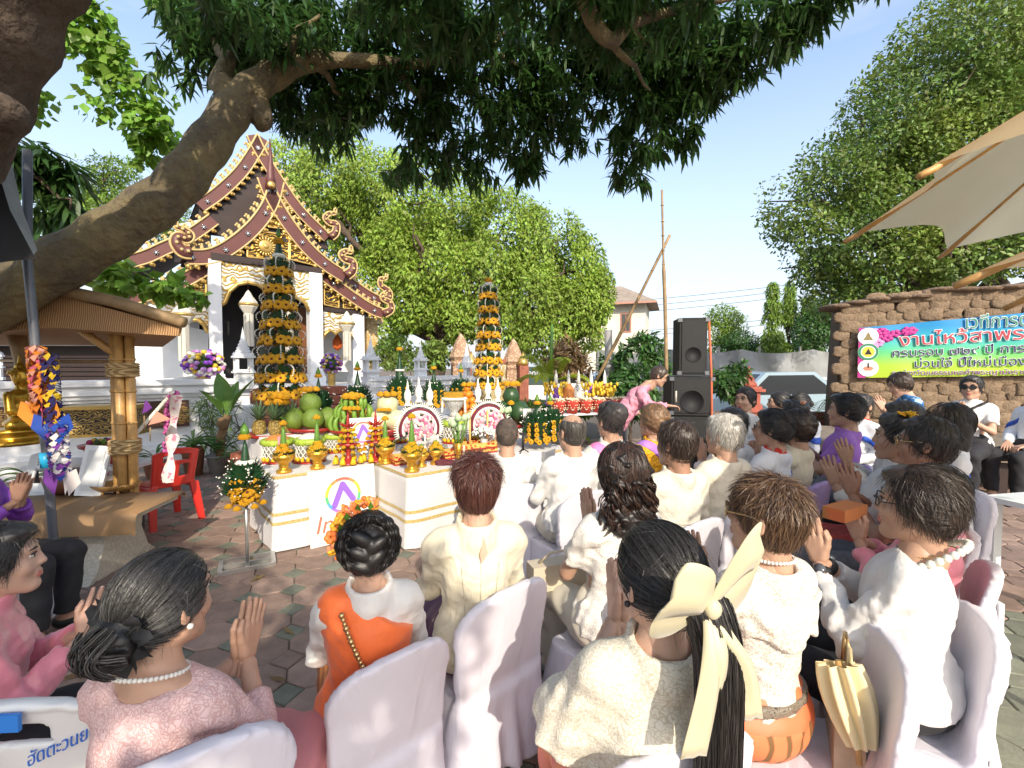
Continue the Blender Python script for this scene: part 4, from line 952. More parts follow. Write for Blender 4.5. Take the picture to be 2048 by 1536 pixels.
# roofs: rear upper tier, then the front porch tier, then the side tiers
barge([(830,70),(790,140),(720,240),(620,335),(520,405)],1.5,0.30,5.0);barge([(830,70),(868,150),(960,300),(1060,440),(1190,570)],1.5,0.30,5.0)
naga([(1190,580),(1215,560),(1220,520),(1185,510),(1165,485),(1185,465),(1212,462),(1215,440)],1.45,0.12)
barge([(895,280),(865,390),(800,490),(700,580),(590,640),(470,645)],0.0,0.33,1.7);barge([(895,280),(930,370),(1000,490),(1100,620),(1190,700),(1275,755)],0.0,0.33,1.7)
naga([(500,655),(460,650),(430,610),(440,580),(480,590),(495,570),(465,545),(430,530),(420,505)],-0.05,0.15)
naga([(1270,770),(1300,745),(1300,705),(1260,690),(1245,665),(1270,650),(1292,655),(1292,625)],-0.05,0.13)
barge([(590,470),(520,520),(440,570),(350,610),(260,650),(170,675)],1.5,0.30,5.0)
barge([(620,668),(540,715),(440,770),(330,815),(230,840),(160,850)],0.25,0.30,5.5);naga([(190,850),(160,840),(140,800),(150,770),(180,760),(170,735)],0.2,0.12)
barge([(1275,768),(1330,810),(1390,850),(1455,885)],0.5,0.28,5.0);naga([(1450,895),(1480,880),(1478,850),(1440,820),(1440,790),(1465,785),(1470,762)],0.45,0.12)
barge([(1165,745),(1240,805),(1330,870),(1400,915),(1460,940)],0.2,0.30,5.5);naga([(1455,960),(1490,940),(1485,905),(1455,890),(1445,870),(1470,850)],0.15,0.12)
b=MB(True);pa=lz(897,300,-0.1);b.tube([(pa[0],-0.05,pa[1]-0.2),(pa[0],-0.05,pa[1]+0.1),(pa[0]+0.01,-0.05,pa[1]+0.55),(pa[0],-0.05,pa[1]+1.05)],[0.13,0.1,0.05,0.012],8)
b.ell((pa[0],-0.14,pa[1]-0.12),(0.1,0.04,0.1),8,6,mi=1);b.build('apex_spire',[m_maroon,m_gold],chapel)
# pediment fields
def field(zp,y,th,m,name):b=MB();b.prism([lz(a,c,y) for a,c in zp],at3(y),0,th);return b.build(name,m,chapel)
field([(895,320),(860,430),(780,530),(680,610),(600,655),(1150,735),(1060,620),(985,520),(925,410)],0.12,0.12,m_brown,'pediment')
field([(832,95),(800,180),(720,290),(600,400),(540,440),(545,560),(1180,640),(1150,560),(1020,440),(930,300)],1.62,0.1,m_brown,'upper_pediment')
field([(560,690),(330,800),(230,845),(330,862),(585,885)],0.4,0.1,m_brown,'side_gable');field([(1160,800),(1160,925),(1330,945),(1430,955),(1330,890),(1240,830)],0.4,0.1,m_brown,'side_gable')
def relief(zp,y,name='gilt_panel'):
 o=field(zp,y,0.03,pat_d,name);pts=[lz(a,c,y) for a,c in zp];b=MB();P=[(p[0],y-0.012,p[1]) for p in pts]
 for i in range(len(P)):b.tube([P[i],P[(i+1)% len(P)]],0.026,5,True,False)
 b.build('gold_edge',m_gold,o)
relief([(780,543),(985,572),(985,700),(780,678)],0.05);relief([(748,540),(748,672),(635,655)],0.05);relief([(990,575),(990,690),(1120,722)],0.05)
relief([(850,430),(850,525),(790,512)],0.05);relief([(882,400),(965,540),(882,530)],0.05);relief([(575,745),(575,870),(345,858)],0.33);relief([(1160,825),(1232,870),(1232,930),(1160,915)],0.33);relief([(1255,895),(1330,935),(1255,932)],0.33)
b=MB(True);sx,szz=lz(872,627,0.0)
for k in range(20):w=k*pi/10;b.ell((sx+0.2*cos(w),-0.0,szz+0.2*sin(w)),(0.07,0.02,0.026),6,4,Matrix.Rotation(-w,3,'Y'))
b.ell((sx,-0.01,szz),(0.17,0.03,0.17),14,6);b.ell((sx,-0.03,szz),(0.07,0.03,0.07),10,5);b.build('sun_disc',m_gold,chapel)
field([(420,520),(600,480),(600,700),(420,700)],2.0,0.1,m_white,'gable_wall')
# beams, columns, arches
field([(600,655),(1150,735),(1150,758),(600,690)],-0.04,0.2,m_brown,'beam');field([(330,862),(585,885),(585,900),(330,878)],0.3,0.12,m_brown,'beam');field([(1160,925),(1440,960),(1440,978),(1160,945)],0.3,0.12,m_brown,'beam')
FZ=lz(900,1315)[1]
def column(zx0,zx1,zt,y,w=None):
 x0,x1=lz(zx0,zt,y)[0],lz(zx1,zt,y)[0];zt=lz((zx0+zx1)/2,zt,y)[1];b=MB()
 b.boxz(x0,x1,y,y+(x1-x0),FZ,zt);b.boxz(x0-0.05,x1+0.05,y-0.05,y+(x1-x0)+0.05,FZ-0.01,FZ+0.22);b.boxz(x0-0.03,x1+0.03,y-0.03,y+(x1-x0)+0.03,FZ+0.22,FZ+0.3)
 b.build('column',m_white,chapel);return x0,x1
cl=column(586,648,690,-0.02);cr=column(1086,1150,745,-0.02);cll=column(262,342,880,0.3);crr=column(1302,1358,960,0.3)
def arch(zout,zin,y,name='arch_panel'):
 field(zout+zin,y,0.14,pat_w,name);b=MB(True);b.tube([(p[0],y-0.012,p[1]) for p in [lz(a,c,y) for a,c in zin]],0.05,6);b.build('gilt_arch_edge',m_gold,chapel)
arch([(650,690),(1086,752)],[(1086,950),(1065,905),(1010,870),(960,845),(915,850),(890,880),(870,842),(830,815),(780,805),(730,815),(690,850),(668,905),(652,915)],0.03)
arch([(345,880),(586,895)],[(586,1055),(565,1015),(535,990),(500,990),(470,1010),(460,995),(430,960),(400,955),(365,980),(345,1010)],0.35)
arch([(1152,945),(1302,968)],[(1302,1085),(1275,1058),(1240,1040),(1215,1060),(1190,1040),(1165,1060),(1152,1085)],0.35)
b=MB();xa,xb=cl[1],cr[0]
field([(345,1000),(586,1045),(586,1260),(345,1285)],1.4,0.1,m_white,'bay_wall');field([(1152,1040),(1302,1065),(1302,1250),(1152,1240)],1.4,0.1,m_white,'bay_wall')
ztop=lz(600,655)[1]
b=MB();b.boxz(xa-0.2,xb+0.2,1.62,6.0,FZ,ztop+0.3);b.build('interior',m_dark,chapel)  # solid near-black block; the doorway's darkness is put into its colour
b=MB();b.boxz(cll[0]-0.4,cl[0],2.2,7.5,0,FZ+2.6);b.boxz(cr[1],crr[1]+0.3,2.2,7.5,0,FZ+2.4);b.build('side_wall',m_white,chapel)
b=MB();x0,x1=lz(1025,1000,1.0)[0],lz(1098,1000,1.0)[0]
b.boxz(x0,x1,0.9,0.98,FZ,lz(1060,930,0.9)[1]);b.boxz(x0+0.08,x1-0.08,0.88,0.9,FZ+0.2,FZ+0.9);b.boxz(x0+0.08,x1-0.08,0.88,0.9,FZ+1.05,FZ+1.9);b.build('door',m_door,chapel)
b=MB();b.boxz(cll[0]-0.6,crr[1]+0.6,-0.6,8,0,FZ-0.12);b.boxz(cll[0]-0.7,crr[1]+0.7,-0.7,8.1,FZ-0.12,FZ-0.01);b.build('plinth',m_white,chapel)
gx=lz(1365,1000,1.0)[0];b=MB();b.boxz(gx,gx+0.35,0.9,1.2,FZ,lz(1380,985,1)[1]);b.boxz(gx-0.05,gx+0.5,0.8,1.3,lz(1380,1010,1)[1],lz(1380,985,1)[1]+0.02);b.build('gilt_pillar',pattern('gold mosaic',(0.5,0.28,0.04),(0.65,0.5,0.3),'voronoi',9,0.1,0.1,0.4),chapel)
# ------------------------------------------------------------------ the terrace wall in front, its posts and steps
TQ=at(300,757,8.0);TQ.z=0;WT=1.52
def tw(t,y,z):return (t,y,z)
def terrace(t0,t1,label):
 o=thing('terrace_wall',label,'wall',TQ,TH);b=MB()
 b.boxz(t0,t1,0,0.35,0,1.2);b.boxz(t0,t1,-0.12,0.45,0,0.28);b.boxz(t0,t1,-0.06,0.4,0.28,0.36)
 for z0,z1,e in ((1.2,1.27,0.04),(1.27,1.36,0.09),(1.36,1.42,0.05),(1.42,WT,0.12)):b.boxz(t0,t1,-e,0.35+e,z0,z1)
 b.build('wall',m_white,o);return o
tl=terrace(-6.5,1.55,'white moulded terrace wall left of the steps carrying a brown plaque');tr=terrace(4.0,6.9,'white moulded terrace wall right of the steps below the big trees')
b=MB();b.boxz(-1.95,0.55,-0.05,0.0,0.66,1.14);pl=b.build('plaque',mat('brown plaque',(0.06,0.026,0.018),0.5,0.2,4),tl)
b=MB();rp=random.Random(4)
for cx in (-1.85,-1.18,-0.5,0.12):
 for r in range(14):
  x=cx
  for w in range(3):L=rp.uniform(0.06,0.18);b.boxz(x,x+L,-0.056,-0.05,1.08-r*0.029,1.092-r*0.029);x += L+0.02
b.build('engraved_line',m_gold,pl)
st=thing('steps','brick and white steps rising to the chapel doorway behind the tall flower tower','steps',TQ,TH);b=MB()
for k in range(6):b.boxz(1.6,3.95,-0.35+k*0.32,3.2,k*FZ/6+0.002,(k+1)*FZ/6-0.02);
b.build('riser',m_brick,st)
b=MB();b.boxz(1.4,1.6,-0.6,2.0,0,1.0);b.boxz(3.95,4.15,-0.6,2.0,0,1.0);b.build('cheek_wall',m_white,st)
def mini_stupa(t,y,z,sc,label):
 p=TQ+UX*t-UN*y;o=thing('stupa_finial',label,'finial',(p.x,p.y,z),TH,'little white stupas on the terrace posts',sc);b=MB()
 for z0,z1,w in ((0,0.12,0.3),(0.12,0.5,0.24),(0.5,0.56,0.3),(0.56,0.62,0.26)):b.boxz(-w,w,-w,w,z0,z1)
 b.build('base',m_white,o);b=MB()
 for q in (-1,1):b.boxz(q*0.2-0.05,q*0.2+0.05,-0.22,-0.12,0.62,0.98);b.boxz(q*0.2-0.05,q*0.2+0.05,0.12,0.22,0.62,0.98)
 b.boxz(-0.3,0.3,-0.3,0.3,0.98,1.05);b.boxz(-0.24,0.24,-0.24,0.24,1.05,1.14)
 for q in (-1,1):
  for w in (-1,1):b.lathe([(0.05,0),(0.05,0.06),(0.0,0.14)],6,(q*0.22,w*0.22,1.05))
 b.build('pavilion',m_white,o);b=MB(True);b.lathe([(0.2,1.14),(0.22,1.2),(0.17,1.26),(0.19,1.3),(0.13,1.36),(0.15,1.4),(0.1,1.46),(0.11,1.5),(0.07,1.56),(0.06,1.66),(0.03,1.8),(0.0,1.98)],12);b.build('spire',m_white,o);return o
s1=gnd(463,770,1.4);mini_stupa(1.45,-0.0,WT-0.2,0.62,'white stupa finial between the purple flower ball and the dark doorway')
mini_stupa(4.1,0.1,WT-0.2,0.6,'white stupa finial beside the right flower ball');mini_stupa(5.45,0.15,WT-0.1,0.5,'small white stupa finial midway along the right terrace wall');mini_stupa(6.85,0.1,WT-0.5,0.72,'white stupa finial on the far end post of the right terrace wall')
mini_stupa(-2.1,1.6,WT,0.42,'small white stupa seen under the bamboo roof behind the terrace');mini_stupa(-2.8,2.6,WT,0.5,'white stupa at far left seen under the bamboo roof')
# the old dark building far left behind the terrace
o=thing('long_building','low dark building with a white band seen under the bamboo roof at the left','building',at(150,735,13));b=MB();b.boxz(-7,3.2,0,4,0.0-1.0,1.9);b.build('wall',mat('dark louvres',(0.03,0.022,0.02),0.8),o)
b=MB()
for k in range(7):b.boxz(-7,3.2,-0.05,0.0,0.1+k*0.13-0.6,0.17+k*0.13-0.6)
b.build('louvre',m_brown,o);b=MB();b.boxz(-7.2,3.4,-0.5,4.4,0.62,0.74);b.build('eave',m_white,o);b=MB();b.prism([(-0.7,0.74),(4.5,0.74),(2,2.0)], lambda p,q:(q,p[0],p[1]),-7.3,3.5);b.build('roof',m_roof,o)
# ------------------------------------------------------------------ hanging lanterns and flower balls
lan=thing('paper_lantern','white paper lantern with long tail hanging in the middle of the chapel doorway','lantern',(0,0,0),0,'paper lanterns on the chapel');m_paper=mat('white lantern paper',(0.74,0.7,0.6),0.8,0.05,10,trans=0.25)
b=MB();b.lathe([(0.0,0.36),(0.05,0.3),(0.1,0.2),(0.2,0.06),(0.2,-0.06),(0.1,-0.22),(0.11,-0.24)],8,sm=False);b.build('lantern_body',m_paper,lan)
b=MB();
for k in range(8):w=k*pi/4;b.box((0.1*cos(w),0.1*sin(w),-0.62),(0.07,0.006,0.78),Matrix.Rotation(w+pi/2,3,'Z'))
b.build('tail',m_paper,lan);b=MB();b.tube([(0,0,0.34),(0,0,0.7)],0.006,4);b.build('cord',m_brown,lan)
ring=MB(True);ring.lathe([(0.21,-0.03),(0.23,0),(0.21,0.03)],8);ring.build('gilt_band',m_gold,lan)
def lan_at(zx,zy,d):x,z=lz(zx,zy,d);return CO+UX*x-UN*d+Vector((0,0,z))
place(lan,lan_at(785,915,-0.3),0.3)
dup(lan,lan_at(462,965,-0.6),0.6,'white paper lantern with long tail under the left side roof of the chapel');dup(lan,lan_at(1273,1010,-0.4),0.2,'white paper lantern under the right side roof of the chapel');dup(lan,lan_at(985,1000,0.6),0.1,'white paper lantern half hidden behind the tall flower tower',sc=0.9)
o=thing('paper_lantern','small orange lantern in the right niche of the chapel','lantern',lan_at(1226,1110,0.9));b=MB();b.lathe([(0.02,0.3),(0.13,0.12),(0.15,0),(0.12,-0.12),(0.02,-0.2)],8,sm=False);b.build('lantern_body',mat('orange paper',(0.6,0.12,0.02),0.7),o);b=MB();b.tube([(0,0,0.28),(0,0,0.8)],0.006,4);b.build('cord',m_brown,o)
FLC=[mat('flower '+n,c,0.65,0.15,40) for n,c in (('violet',(0.2,0.045,0.42)),('lilac',(0.45,0.24,0.55)),('white',(0.75,0.72,0.6)),('yellow',(0.75,0.5,0.04)),('pink',(0.65,0.2,0.42)))]
def flower_ball(c,r,label,n=150,flat=0.75):
 o=thing('flower_ball',label,'flowers',c);b=MB(True);rn=random.Random(int(c.x*100));b.mi=1;b.ell((0,0,0),(r*0.8,r*0.8,r*0.7*flat));b2=MB(True)
 for k in range(n):
  d=Vector((rn.gauss(0,1),rn.gauss(0,1),rn.gauss(0,1))).normalized();p=Vector((d.x*r,d.y*r,d.z*r*flat))*rn.uniform(0.85,1.0);b2.mi=rn.choice((0,0,1,1,2,2,3,4))
  b2.ell(p,(r*0.16,r*0.16,r*0.13),6,4)
 b.build('moss_core',[m_bush,m_bush],o);tag(b2.build('blossoms',FLC,o),kind='stuff')
 b=MB();b.boxz(-r*0.25,r*0.25,-r*0.25,r*0.25,-r*flat-0.25,-r*flat*0.7);b.build('stand',m_gold,o);return o
flower_ball(at(406,727,8.8),0.35,'wide ball of purple white and yellow flowers left of the doorway');flower_ball(at(663,727,9.4),0.22,'small ball of purple and white flowers right of the doorway',110,0.95)
# ------------------------------------------------------------------ the brick gate and its sign, the house, poles and wires
gp=at(968,735,14.0);gt=thing('brick_gate','red brick gateway with carved pointed pillars behind the right flower tower','gate',(gp.x,gp.y,0),0.25);rn=random.Random(8)
lotus=MB();lotus.lathe([(0.3,0),(0.34,0.1),(0.3,0.2),(0.36,0.32),(0.3,0.5),(0.22,0.75),(0.1,1.05),(0.0,1.2)],8,sm=False)
carved=pattern('carved terracotta',(0.3,0.17,0.1),(0.52,0.36,0.24),'voronoi',9,0.12,0.1,0.8,0.8,0.02)
lme=lotus.mesh('carved_pinnacle');lme.materials.append(carved)
for px,zt,hh in ((922,1.78,0.85),(1029,1.65,0.85)):
 x=at(px,735,14).x-gp.x;b=MB();b.boxz(x-0.28,x+0.28,-0.28,0.28,0,zt);b.build('pillar',carved,gt);part('carved_pinnacle',lme,None,gt,(x,0,zt),(0,0,0),(1,1,hh))
for px in (934,1041):
 x=at(px,735,13.5).x-gp.x;b=MB();b.boxz(x-0.14,x+0.14,-0.62,-0.34,0,1.8);p_=b.build('brick_post',m_brick,gt);b=MB(True);b.lathe([(0.16,1.8),(0.19,1.87),(0.15,1.97),(0.06,2.13),(0,2.24)],8,(x,-0.48,0));b.build('gold_cap',m_gold,p_)
x0,x1=at(948,735,14).x-gp.x,at(1030,735,14).x-gp.x;b=MB();b.boxz(x0,x1,-0.1,0.0,0.1,1.85);b.build('carved_door',pattern('carved door',(0.28,0.2,0.08),(0.48,0.4,0.2),'voronoi',14,0.1,0.1,0.6,0.8,0.02),gt)
b=MB()
for a,c in (((x0-0.1,x0),(0,1.86)),((x1,x1+0.1),(0,1.86)),((x0-0.1,x1+0.1),(1.86,2.0))):b.boxz(a[0],a[1],-0.14,0.04,c[0],c[1])
b.build('door_frame',m_brick,gt)
o=thing('notice_board','dark green notice board with white Thai lettering beside the gate','sign',at(1068,752,15.5),0.1);b=MB();b.boxz(-0.55,0.55,0,0.05,-0.32,0.32);b.build('panel',mat('dark green board',(0.03,0.06,0.06),0.5),o);b=MB();b.boxz(-0.5,-0.44,0.06,0.12,-1.6,0.5);b.boxz(0.44,0.5,0.06,0.12,-1.6,0.5);b.build('post',m_metal,o)
part('lettering',text_mesh('ปลอดภัย',0.24),mat('white print',(0.75,0.75,0.73),0.6),o,(-0.5,-0.006,0.02),(pi/2,0,0));
hp_=at(1228,700,30);hs=thing('house','cream two-storey house with a grey hipped roof beyond the fig tree','house',(hp_.x,hp_.y,0),-0.35);hw,hd=2.4,4.0;hz=at(1228,608,30).z
m_cream2=mat('cream plaster',(0.74,0.7,0.6),0.8,0.08,1.5);b=MB();b.boxz(-hw-2,hw-0.4,0,hd,0,hz);b.build('wall',m_cream2,hs)
b=MB();e=0.7;z1=hz+1.5;b.add([(-hw-2-e,-e,hz),(hw-0.4+e,-e,hz),(hw-0.4+e,hd+e,hz),(-hw-2-e,hd+e,hz),(-hw,hd/2,z1),(0.2,hd/2,z1)],[(0,1,5,4),(1,2,5),(2,3,4,5),(3,0,4),(3,2,1,0)]);b.build('roof',mat('grey fibre roof',(0.3,0.24,0.19),0.8,0.2,3),hs)
b=MB();b.boxz(-hw-2-e,hw-0.4+e,-e-0.03,-e,hz-0.12,hz);b.build('fascia',mat('salmon paint',(0.5,0.25,0.18),0.7),hs)
for xx in (0.75,-1.2):b=MB();b.boxz(xx-0.35,xx+0.35,-0.04,0,hz-1.9,hz-0.6);w_=b.build('window',mat('salmon shutter',(0.45,0.2,0.14),0.6),hs);b=MB();b.boxz(xx-0.26,xx-0.02,-0.05,-0.04,hz-1.8,hz-0.7);b.boxz(xx+0.02,xx+0.26,-0.05,-0.04,hz-1.8,hz-0.7);b.build('pane',mat('dim glass',(0.1,0.1,0.1),0.15),w_)
def pole(name,label,pts,rad,m,cat='pole'):
 base=Vector(pts[0]);o=thing(name,label,cat,base);b=MB(True);b.tube([Vector(p)-base for p in pts],rad,7);ob=b.build('bamboo_stem',m,o)
 k=MB(True)
 for i in range(1,14):
  t=i/14;q=spline(pts,14)[min(int(t*(len(pts)-1)*14),(len(pts)-1)*14-1)]-base;k.ell(q,(rad[0]*1.05,rad[0]*1.05,rad[0]*0.35),7,3)
 k.build('node',m,o)
Yp=8.6;vp=[at(1337,800,Yp),at(1331,640,Yp),at(1327,520,Yp),at(1324,380,Yp)];vp[0].z=0;pole('bamboo_pole','tall thin upright bamboo pole behind the loudspeakers',spline(vp,5),[0.035]*10+[0.02]*6,m_bambood)
lp_=[at(1188,770,10),at(1260,630,9.6),at(1340,470,9.2)];pole('bamboo_pole','long bamboo pole leaning up to the right across the sky',spline(lp_,4),[0.04]*5+[0.03]*4,m_bambood)
wo=thing('power_line','thin black power lines crossing the sky on the right','wires',at(1200,640,45))
for i,(ya,yb) in enumerate(((588,545),(600,556),(612,568),(648,612),(656,624),(690,664))):
 b=MB(True);a,c=at(1150,ya+22,45)-wo.location,at(1760,yb,40)-wo.location;b.tube([a.lerp(c,t)+Vector((0,0,-1.2*t*(1-t))) for t in [k/10 for k in range(11)]],0.02,4);b.build('wire',m_black,wo)
# tarpaulin fence, planter wall, parked cars
o=thing('tarpaulin_fence','pale grey tarpaulin fence sagging between posts beyond the cars','fence',at(1440,760,22));rows=[]
for k in range(9):rows.append([(-6+14*j/60,0.12*sin(j*0.9+k*0.4)+0.06*sin(j*2.3),-0.5+2.0*k/8*(1-0.1*abs(sin(j*0.21)))) for j in range(61)])
b=MB(True);b.sheet(rows);b.build('tarpaulin',mat('pale tarpaulin',(0.27,0.28,0.28),0.5,0.15,1.2),o)
b=MB()
for k in range(8):b.boxz(-6+2*k-0.04,-6+2*k+0.04,0.15,0.23,-1.0,1.65)
b.build('post',m_conc,o)
def car(c,rz,col,label,cab,name='car',cat='car',L=4.3,W=1.7,Hh=1.45):
 o=thing(name,label,cat,c,rz);b=MB(True);prof=[(-L/2,0.35),(-L/2,0.75),(-L/2+0.1,0.88),(-L*0.3,0.95),(-L*0.3+cab,Hh-0.02),(L*0.22-cab*0.3,Hh),(L*0.36,0.98),(L/2-0.05,0.9),(L/2,0.7),(L/2,0.35)]
 b.prism(prof, lambda p,q:(p[0],q,p[1]),-W/2,W/2);o2=b.build('body',mat('car paint '+label[:8],col,0.25,coat=0.6),o);o2.data.polygons.foreach_set('use_smooth',[False]*len(o2.data.polygons))
 for sgn in (-1,1):
  b=MB();y=sgn*(W/2+0.004);b.prism([(-L*0.27+0.1,0.98),(-L*0.27+cab*0.9,Hh-0.1),(L*0.2-cab*0.25,Hh-0.09),(L*0.32,1.0)], lambda p,q:(p[0],y+q*0.01,p[1]),0,sgn);b.build('window',mat('car glass',(0.03,0.035,0.04),0.08),o)
 b=MB();b.add([(-L*0.3-0.006+0.03,-W/2+0.1,0.985),(-L*0.3+0.024,W/2-0.1,0.985),(-L*0.3+cab-0.04,W/2-0.16,Hh-0.055),(-L*0.3+cab-0.04,-W/2+0.16,Hh-0.055)],[(0,1,2,3)]);b.build('windscreen',mat('car glass',(0,0,0)),o)
 for x in (-L*0.31,L*0.31):
  for sgn in (-1,1):
   b=MB(True);b.T=Matrix.Translation((x,sgn*(W/2-0.08),0.32))@ Matrix.Rotation(pi/2,4,'X');b.lathe([(0.0,-0.1),(0.3,-0.1),(0.32,-0.05),(0.32,0.05),(0.3,0.1),(0,0.1)],16);w_=b.build('wheel',m_black,o)
   b=MB(True);b.T=Matrix.Translation((x,sgn*(W/2+0.01),0.32))@ Matrix.Rotation(pi/2,4,'X');b.lathe([(0,-0.02),(0.19,-0.02),(0.19,0.02),(0,0.02)],12);b.build('rim',m_chrome,w_)
 return o
c1=at(1085,770,19);car((c1.x,c1.y,0.1),0.2,(0.7,0.7,0.7),'white sedan parked behind the gate and the yellow palm',0.9)
c2=at(1545,760,13.5);car((c2.x-0.2,c2.y,0.0),0.15,(0.34,0.45,0.52),'pale blue minivan parked behind the planter wall',0.75,'van','van',4.8,1.8,1.62)
c3=at(1655,765,14);car((c3.x+0.3,c3.y,0.0),2.6,(0.72,0.74,0.75),'white car half hidden by the mud wall',0.8)
c4=at(1215,765,20);car((c4.x,c4.y,0.1),0.4,(0.4,0.5,0.6),'blue-grey car parked behind the bushes left of the speakers',0.8)
o=thing('planter_wall','low brick planter wall behind the seated guests','wall',at(1430,800,9.6));o.location.z=0;b=MB();b.boxz(-0.2,3.0,0,0.25,0,0.78);b.build('wall',mat('brown render',(0.17,0.1,0.06),0.85,0.3,4),o)
bm_=MB();bm_.box((0,0,0),(0.3,0.03,0.1));bme=bm_.mesh('brick');bme.materials.append(m_brick)
for r in range(6):
 for k in range(10):
  x=-0.04+k*0.32+(0.16 if r % 2 else 0)
  if x < 2.95:part('brick',bme,None,o,(x,-0.006+rn.uniform(-.004,.004),0.09+r*0.125))
sp_=gnd(1497,800,0.78);o=thing('stupa_finial','small terracotta stupa standing on the planter wall','finial',at(1497,790,9.8));o.location.z=0.78;b=MB();m_t2=mat('red terracotta',(0.33,0.09,0.06),0.75,0.2,10)
for z0,z1,w in ((0,0.08,0.26),(0.08,0.16,0.2),(0.44,0.5,0.24),(0.5,0.55,0.19)):b.boxz(-w,w,-w,w,z0,z1)
for q in (-1,1):
 for w in (-1,1):b.boxz(q*0.13-0.04,q*0.13+0.04,w*0.13-0.04,w*0.13+0.04,0.16,0.44)
b.build('base',m_t2,o);b=MB(True);b.lathe([(0.16,0.55),(0.17,0.6),(0.1,0.68),(0.12,0.71),(0.06,0.78),(0.05,0.85),(0.0,1.02)],10);b.build('spire',m_t2,o)
# ------------------------------------------------------------------ the mud wall, banner and stage
WA=Vector((6.25,8.55,0));WD=Vector((2.34,-1.05,0)).normalized();WN=Vector((-WD.y*-1,-WD.x,0));WN=Vector((WD.y,-WD.x,0));wrz=atan2(WD.y,WD.x)
mw=thing('mud_wall','thick wall of rounded brown mud bricks behind the stage','wall',WA,wrz);rn=random.Random(21)
def wtop(x):return 2.95+0.06*sin(x*2.1)+0.05*x+(0.12 if x > 1.3 else 0)
b=MB(True);out=[(-0.1,0),(6,0)]+[(6-k*0.2,wtop(6-k*0.2)-0.08) for k in range(31)];b.prism(out, lambda p,q:(p[0],q,p[1]),0.06,0.9)
b.build('core',mat('mud core',(0.1,0.066,0.042),0.95,0.3,5),mw)
m_mud=mat('mud brick',(0.15,0.098,0.062),0.95,0.3,6,1.0,14,island=0.2,dist=0.05,col2=(0.21,0.145,0.1));nt=m_mud.node_tree
mb_vars=[]
for v in range(6):
 bm2=bmesh.new();bmesh.ops.create_icosphere(bm2,subdivisions=2,radius=1.0)
 for vv in bm2.verts:
  p=vv.co;q=1+0.1*sin(p.x*4+v)+0.08*sin(p.z*5+v*2);vv.co=Vector((max(-0.85,min(0.85,p.x*1.25))*q*0.165,max(-0.6,min(0.6,p.y))*0.06,max(-0.8,min(0.8,p.z*1.2))*q*0.115))
 me=bpy.data.meshes.new('mud_brick');bm2.to_mesh(me);bm2.free();me.polygons.foreach_set('use_smooth',[True]*len(me.polygons));me.materials.append(m_mud);mb_vars.append(me)
row=0;z=0.08;cnt=0
while z < 3.2:
 x=0.0+(0.13 if row % 2 else 0)
 while x < 3.6:
  if z < wtop(x)-0.02:part('mud_brick',rn.choice(mb_vars),None,mw,(x+rn.uniform(-.03,.03),rn.uniform(-0.005,0.03),z+rn.uniform(-.02,.02)),(0,rn.uniform(-.12,.12),rn.uniform(-.1,.1)),rn.uniform(1.0,1.2));cnt += 1
  x += 0.262
 z += 0.162;row += 1
b=MB(True)
for k in range(14):
 x=-0.05+k*0.3;b.ell((x,0.3,wtop(x)-0.04),(0.3,0.47,0.07),10,6)
b.build('coping',m_mud,mw)
# banner on the wall
def wl(px,py,off=0.12):
 r=ray(px,py);o=WA+WN*off;t=(o-EYE).dot(WN)/r.dot(WN);p=EYE+r*t;return ((p-WA).dot(WD),p.z)
bx0,bz0=wl(1714,756);bz1=wl(1714,656)[1];BH=bz1-bz0;_t=wl(2048,626);_l=wl(2048,751);bx1=_t[0]+1.2;TSL=(_t[1]-bz1)/(_t[0]-bx0);BSL=(_l[1]-bz0)/(_l[0]-bx0)
bn=thing('banner','rainbow printed vinyl banner with Thai lettering and three round emblems on the mud wall','banner',WA+WN*0.13+WD*bx0+Vector((0,0,bz0)),wrz)
BW=bx1-bx0;mbn=bpy.data.materials.new('banner print');mbn.use_nodes=True;nt=mbn.node_tree;bs=nt.nodes['Principled BSDF'];bs.inputs['Roughness'].default_value=0.4
co=nt.nodes.new('ShaderNodeTexCoord');sx_=nt.nodes.new('ShaderNodeSeparateXYZ');rp_=nt.nodes.new('ShaderNodeValToRGB');mr=nt.nodes.new('ShaderNodeMapRange');mr.inputs['From Max'].default_value=BH
nt.links.new(co.outputs['Object'],sx_.inputs[0]);nt.links.new(sx_.outputs['Z'],mr.inputs['Value']);nt.links.new(mr.outputs[0],rp_.inputs['Fac']);nt.links.new(rp_.outputs[0],bs.inputs['Base Color'])
el=rp_.color_ramp.elements;el[0].position=0.0;el[0].color=(*C('a8bc30'),1);el[1].position=1.0;el[1].color=(*C('1583bd'),1)
for p,c in ((0.25,'a2cc3c'),(0.5,'5cbc78'),(0.75,'35a9b4')):e=el.new(p);e.color=(*C(c),1)
rows=[[(BW*j/30,0.012*sin(j*0.8+k*0.5),BH*k/6+BW*j/30*(TSL*k/6+BSL*(1-k/6))) for j in range(31)] for k in range(7)]
b=MB(True);b.sheet(rows);sheet_o=b.build('vinyl_sheet',mbn,bn)
m_orch=mat('printed orchid',(0.42,0.02,0.22),0.5);m_orch2=mat('printed pale orchid',(0.6,0.25,0.5),0.5);b=MB();rn=random.Random(3)
b.box((0.06,-0.018,BH/2),(0.12,0.006,BH-0.01),mi=0)
for k in range(26):
 t=rn.random();c=(0.1+rn.uniform(0,0.75)*t ** 1.5+0.02,BH*(0.98-0.5*(1-t)*rn.random())-0.05);
 for q in range(5):w=q*1.257+k;b.ell((c[0]+0.05*cos(w),-0.02-0.0002*k,c[1]+0.04*sin(w)),(0.05,0.004,0.036),7,3,mi=0 if k % 3 else 1)
b.build('printed_orchids',[m_orch,m_orch2],sheet_o)
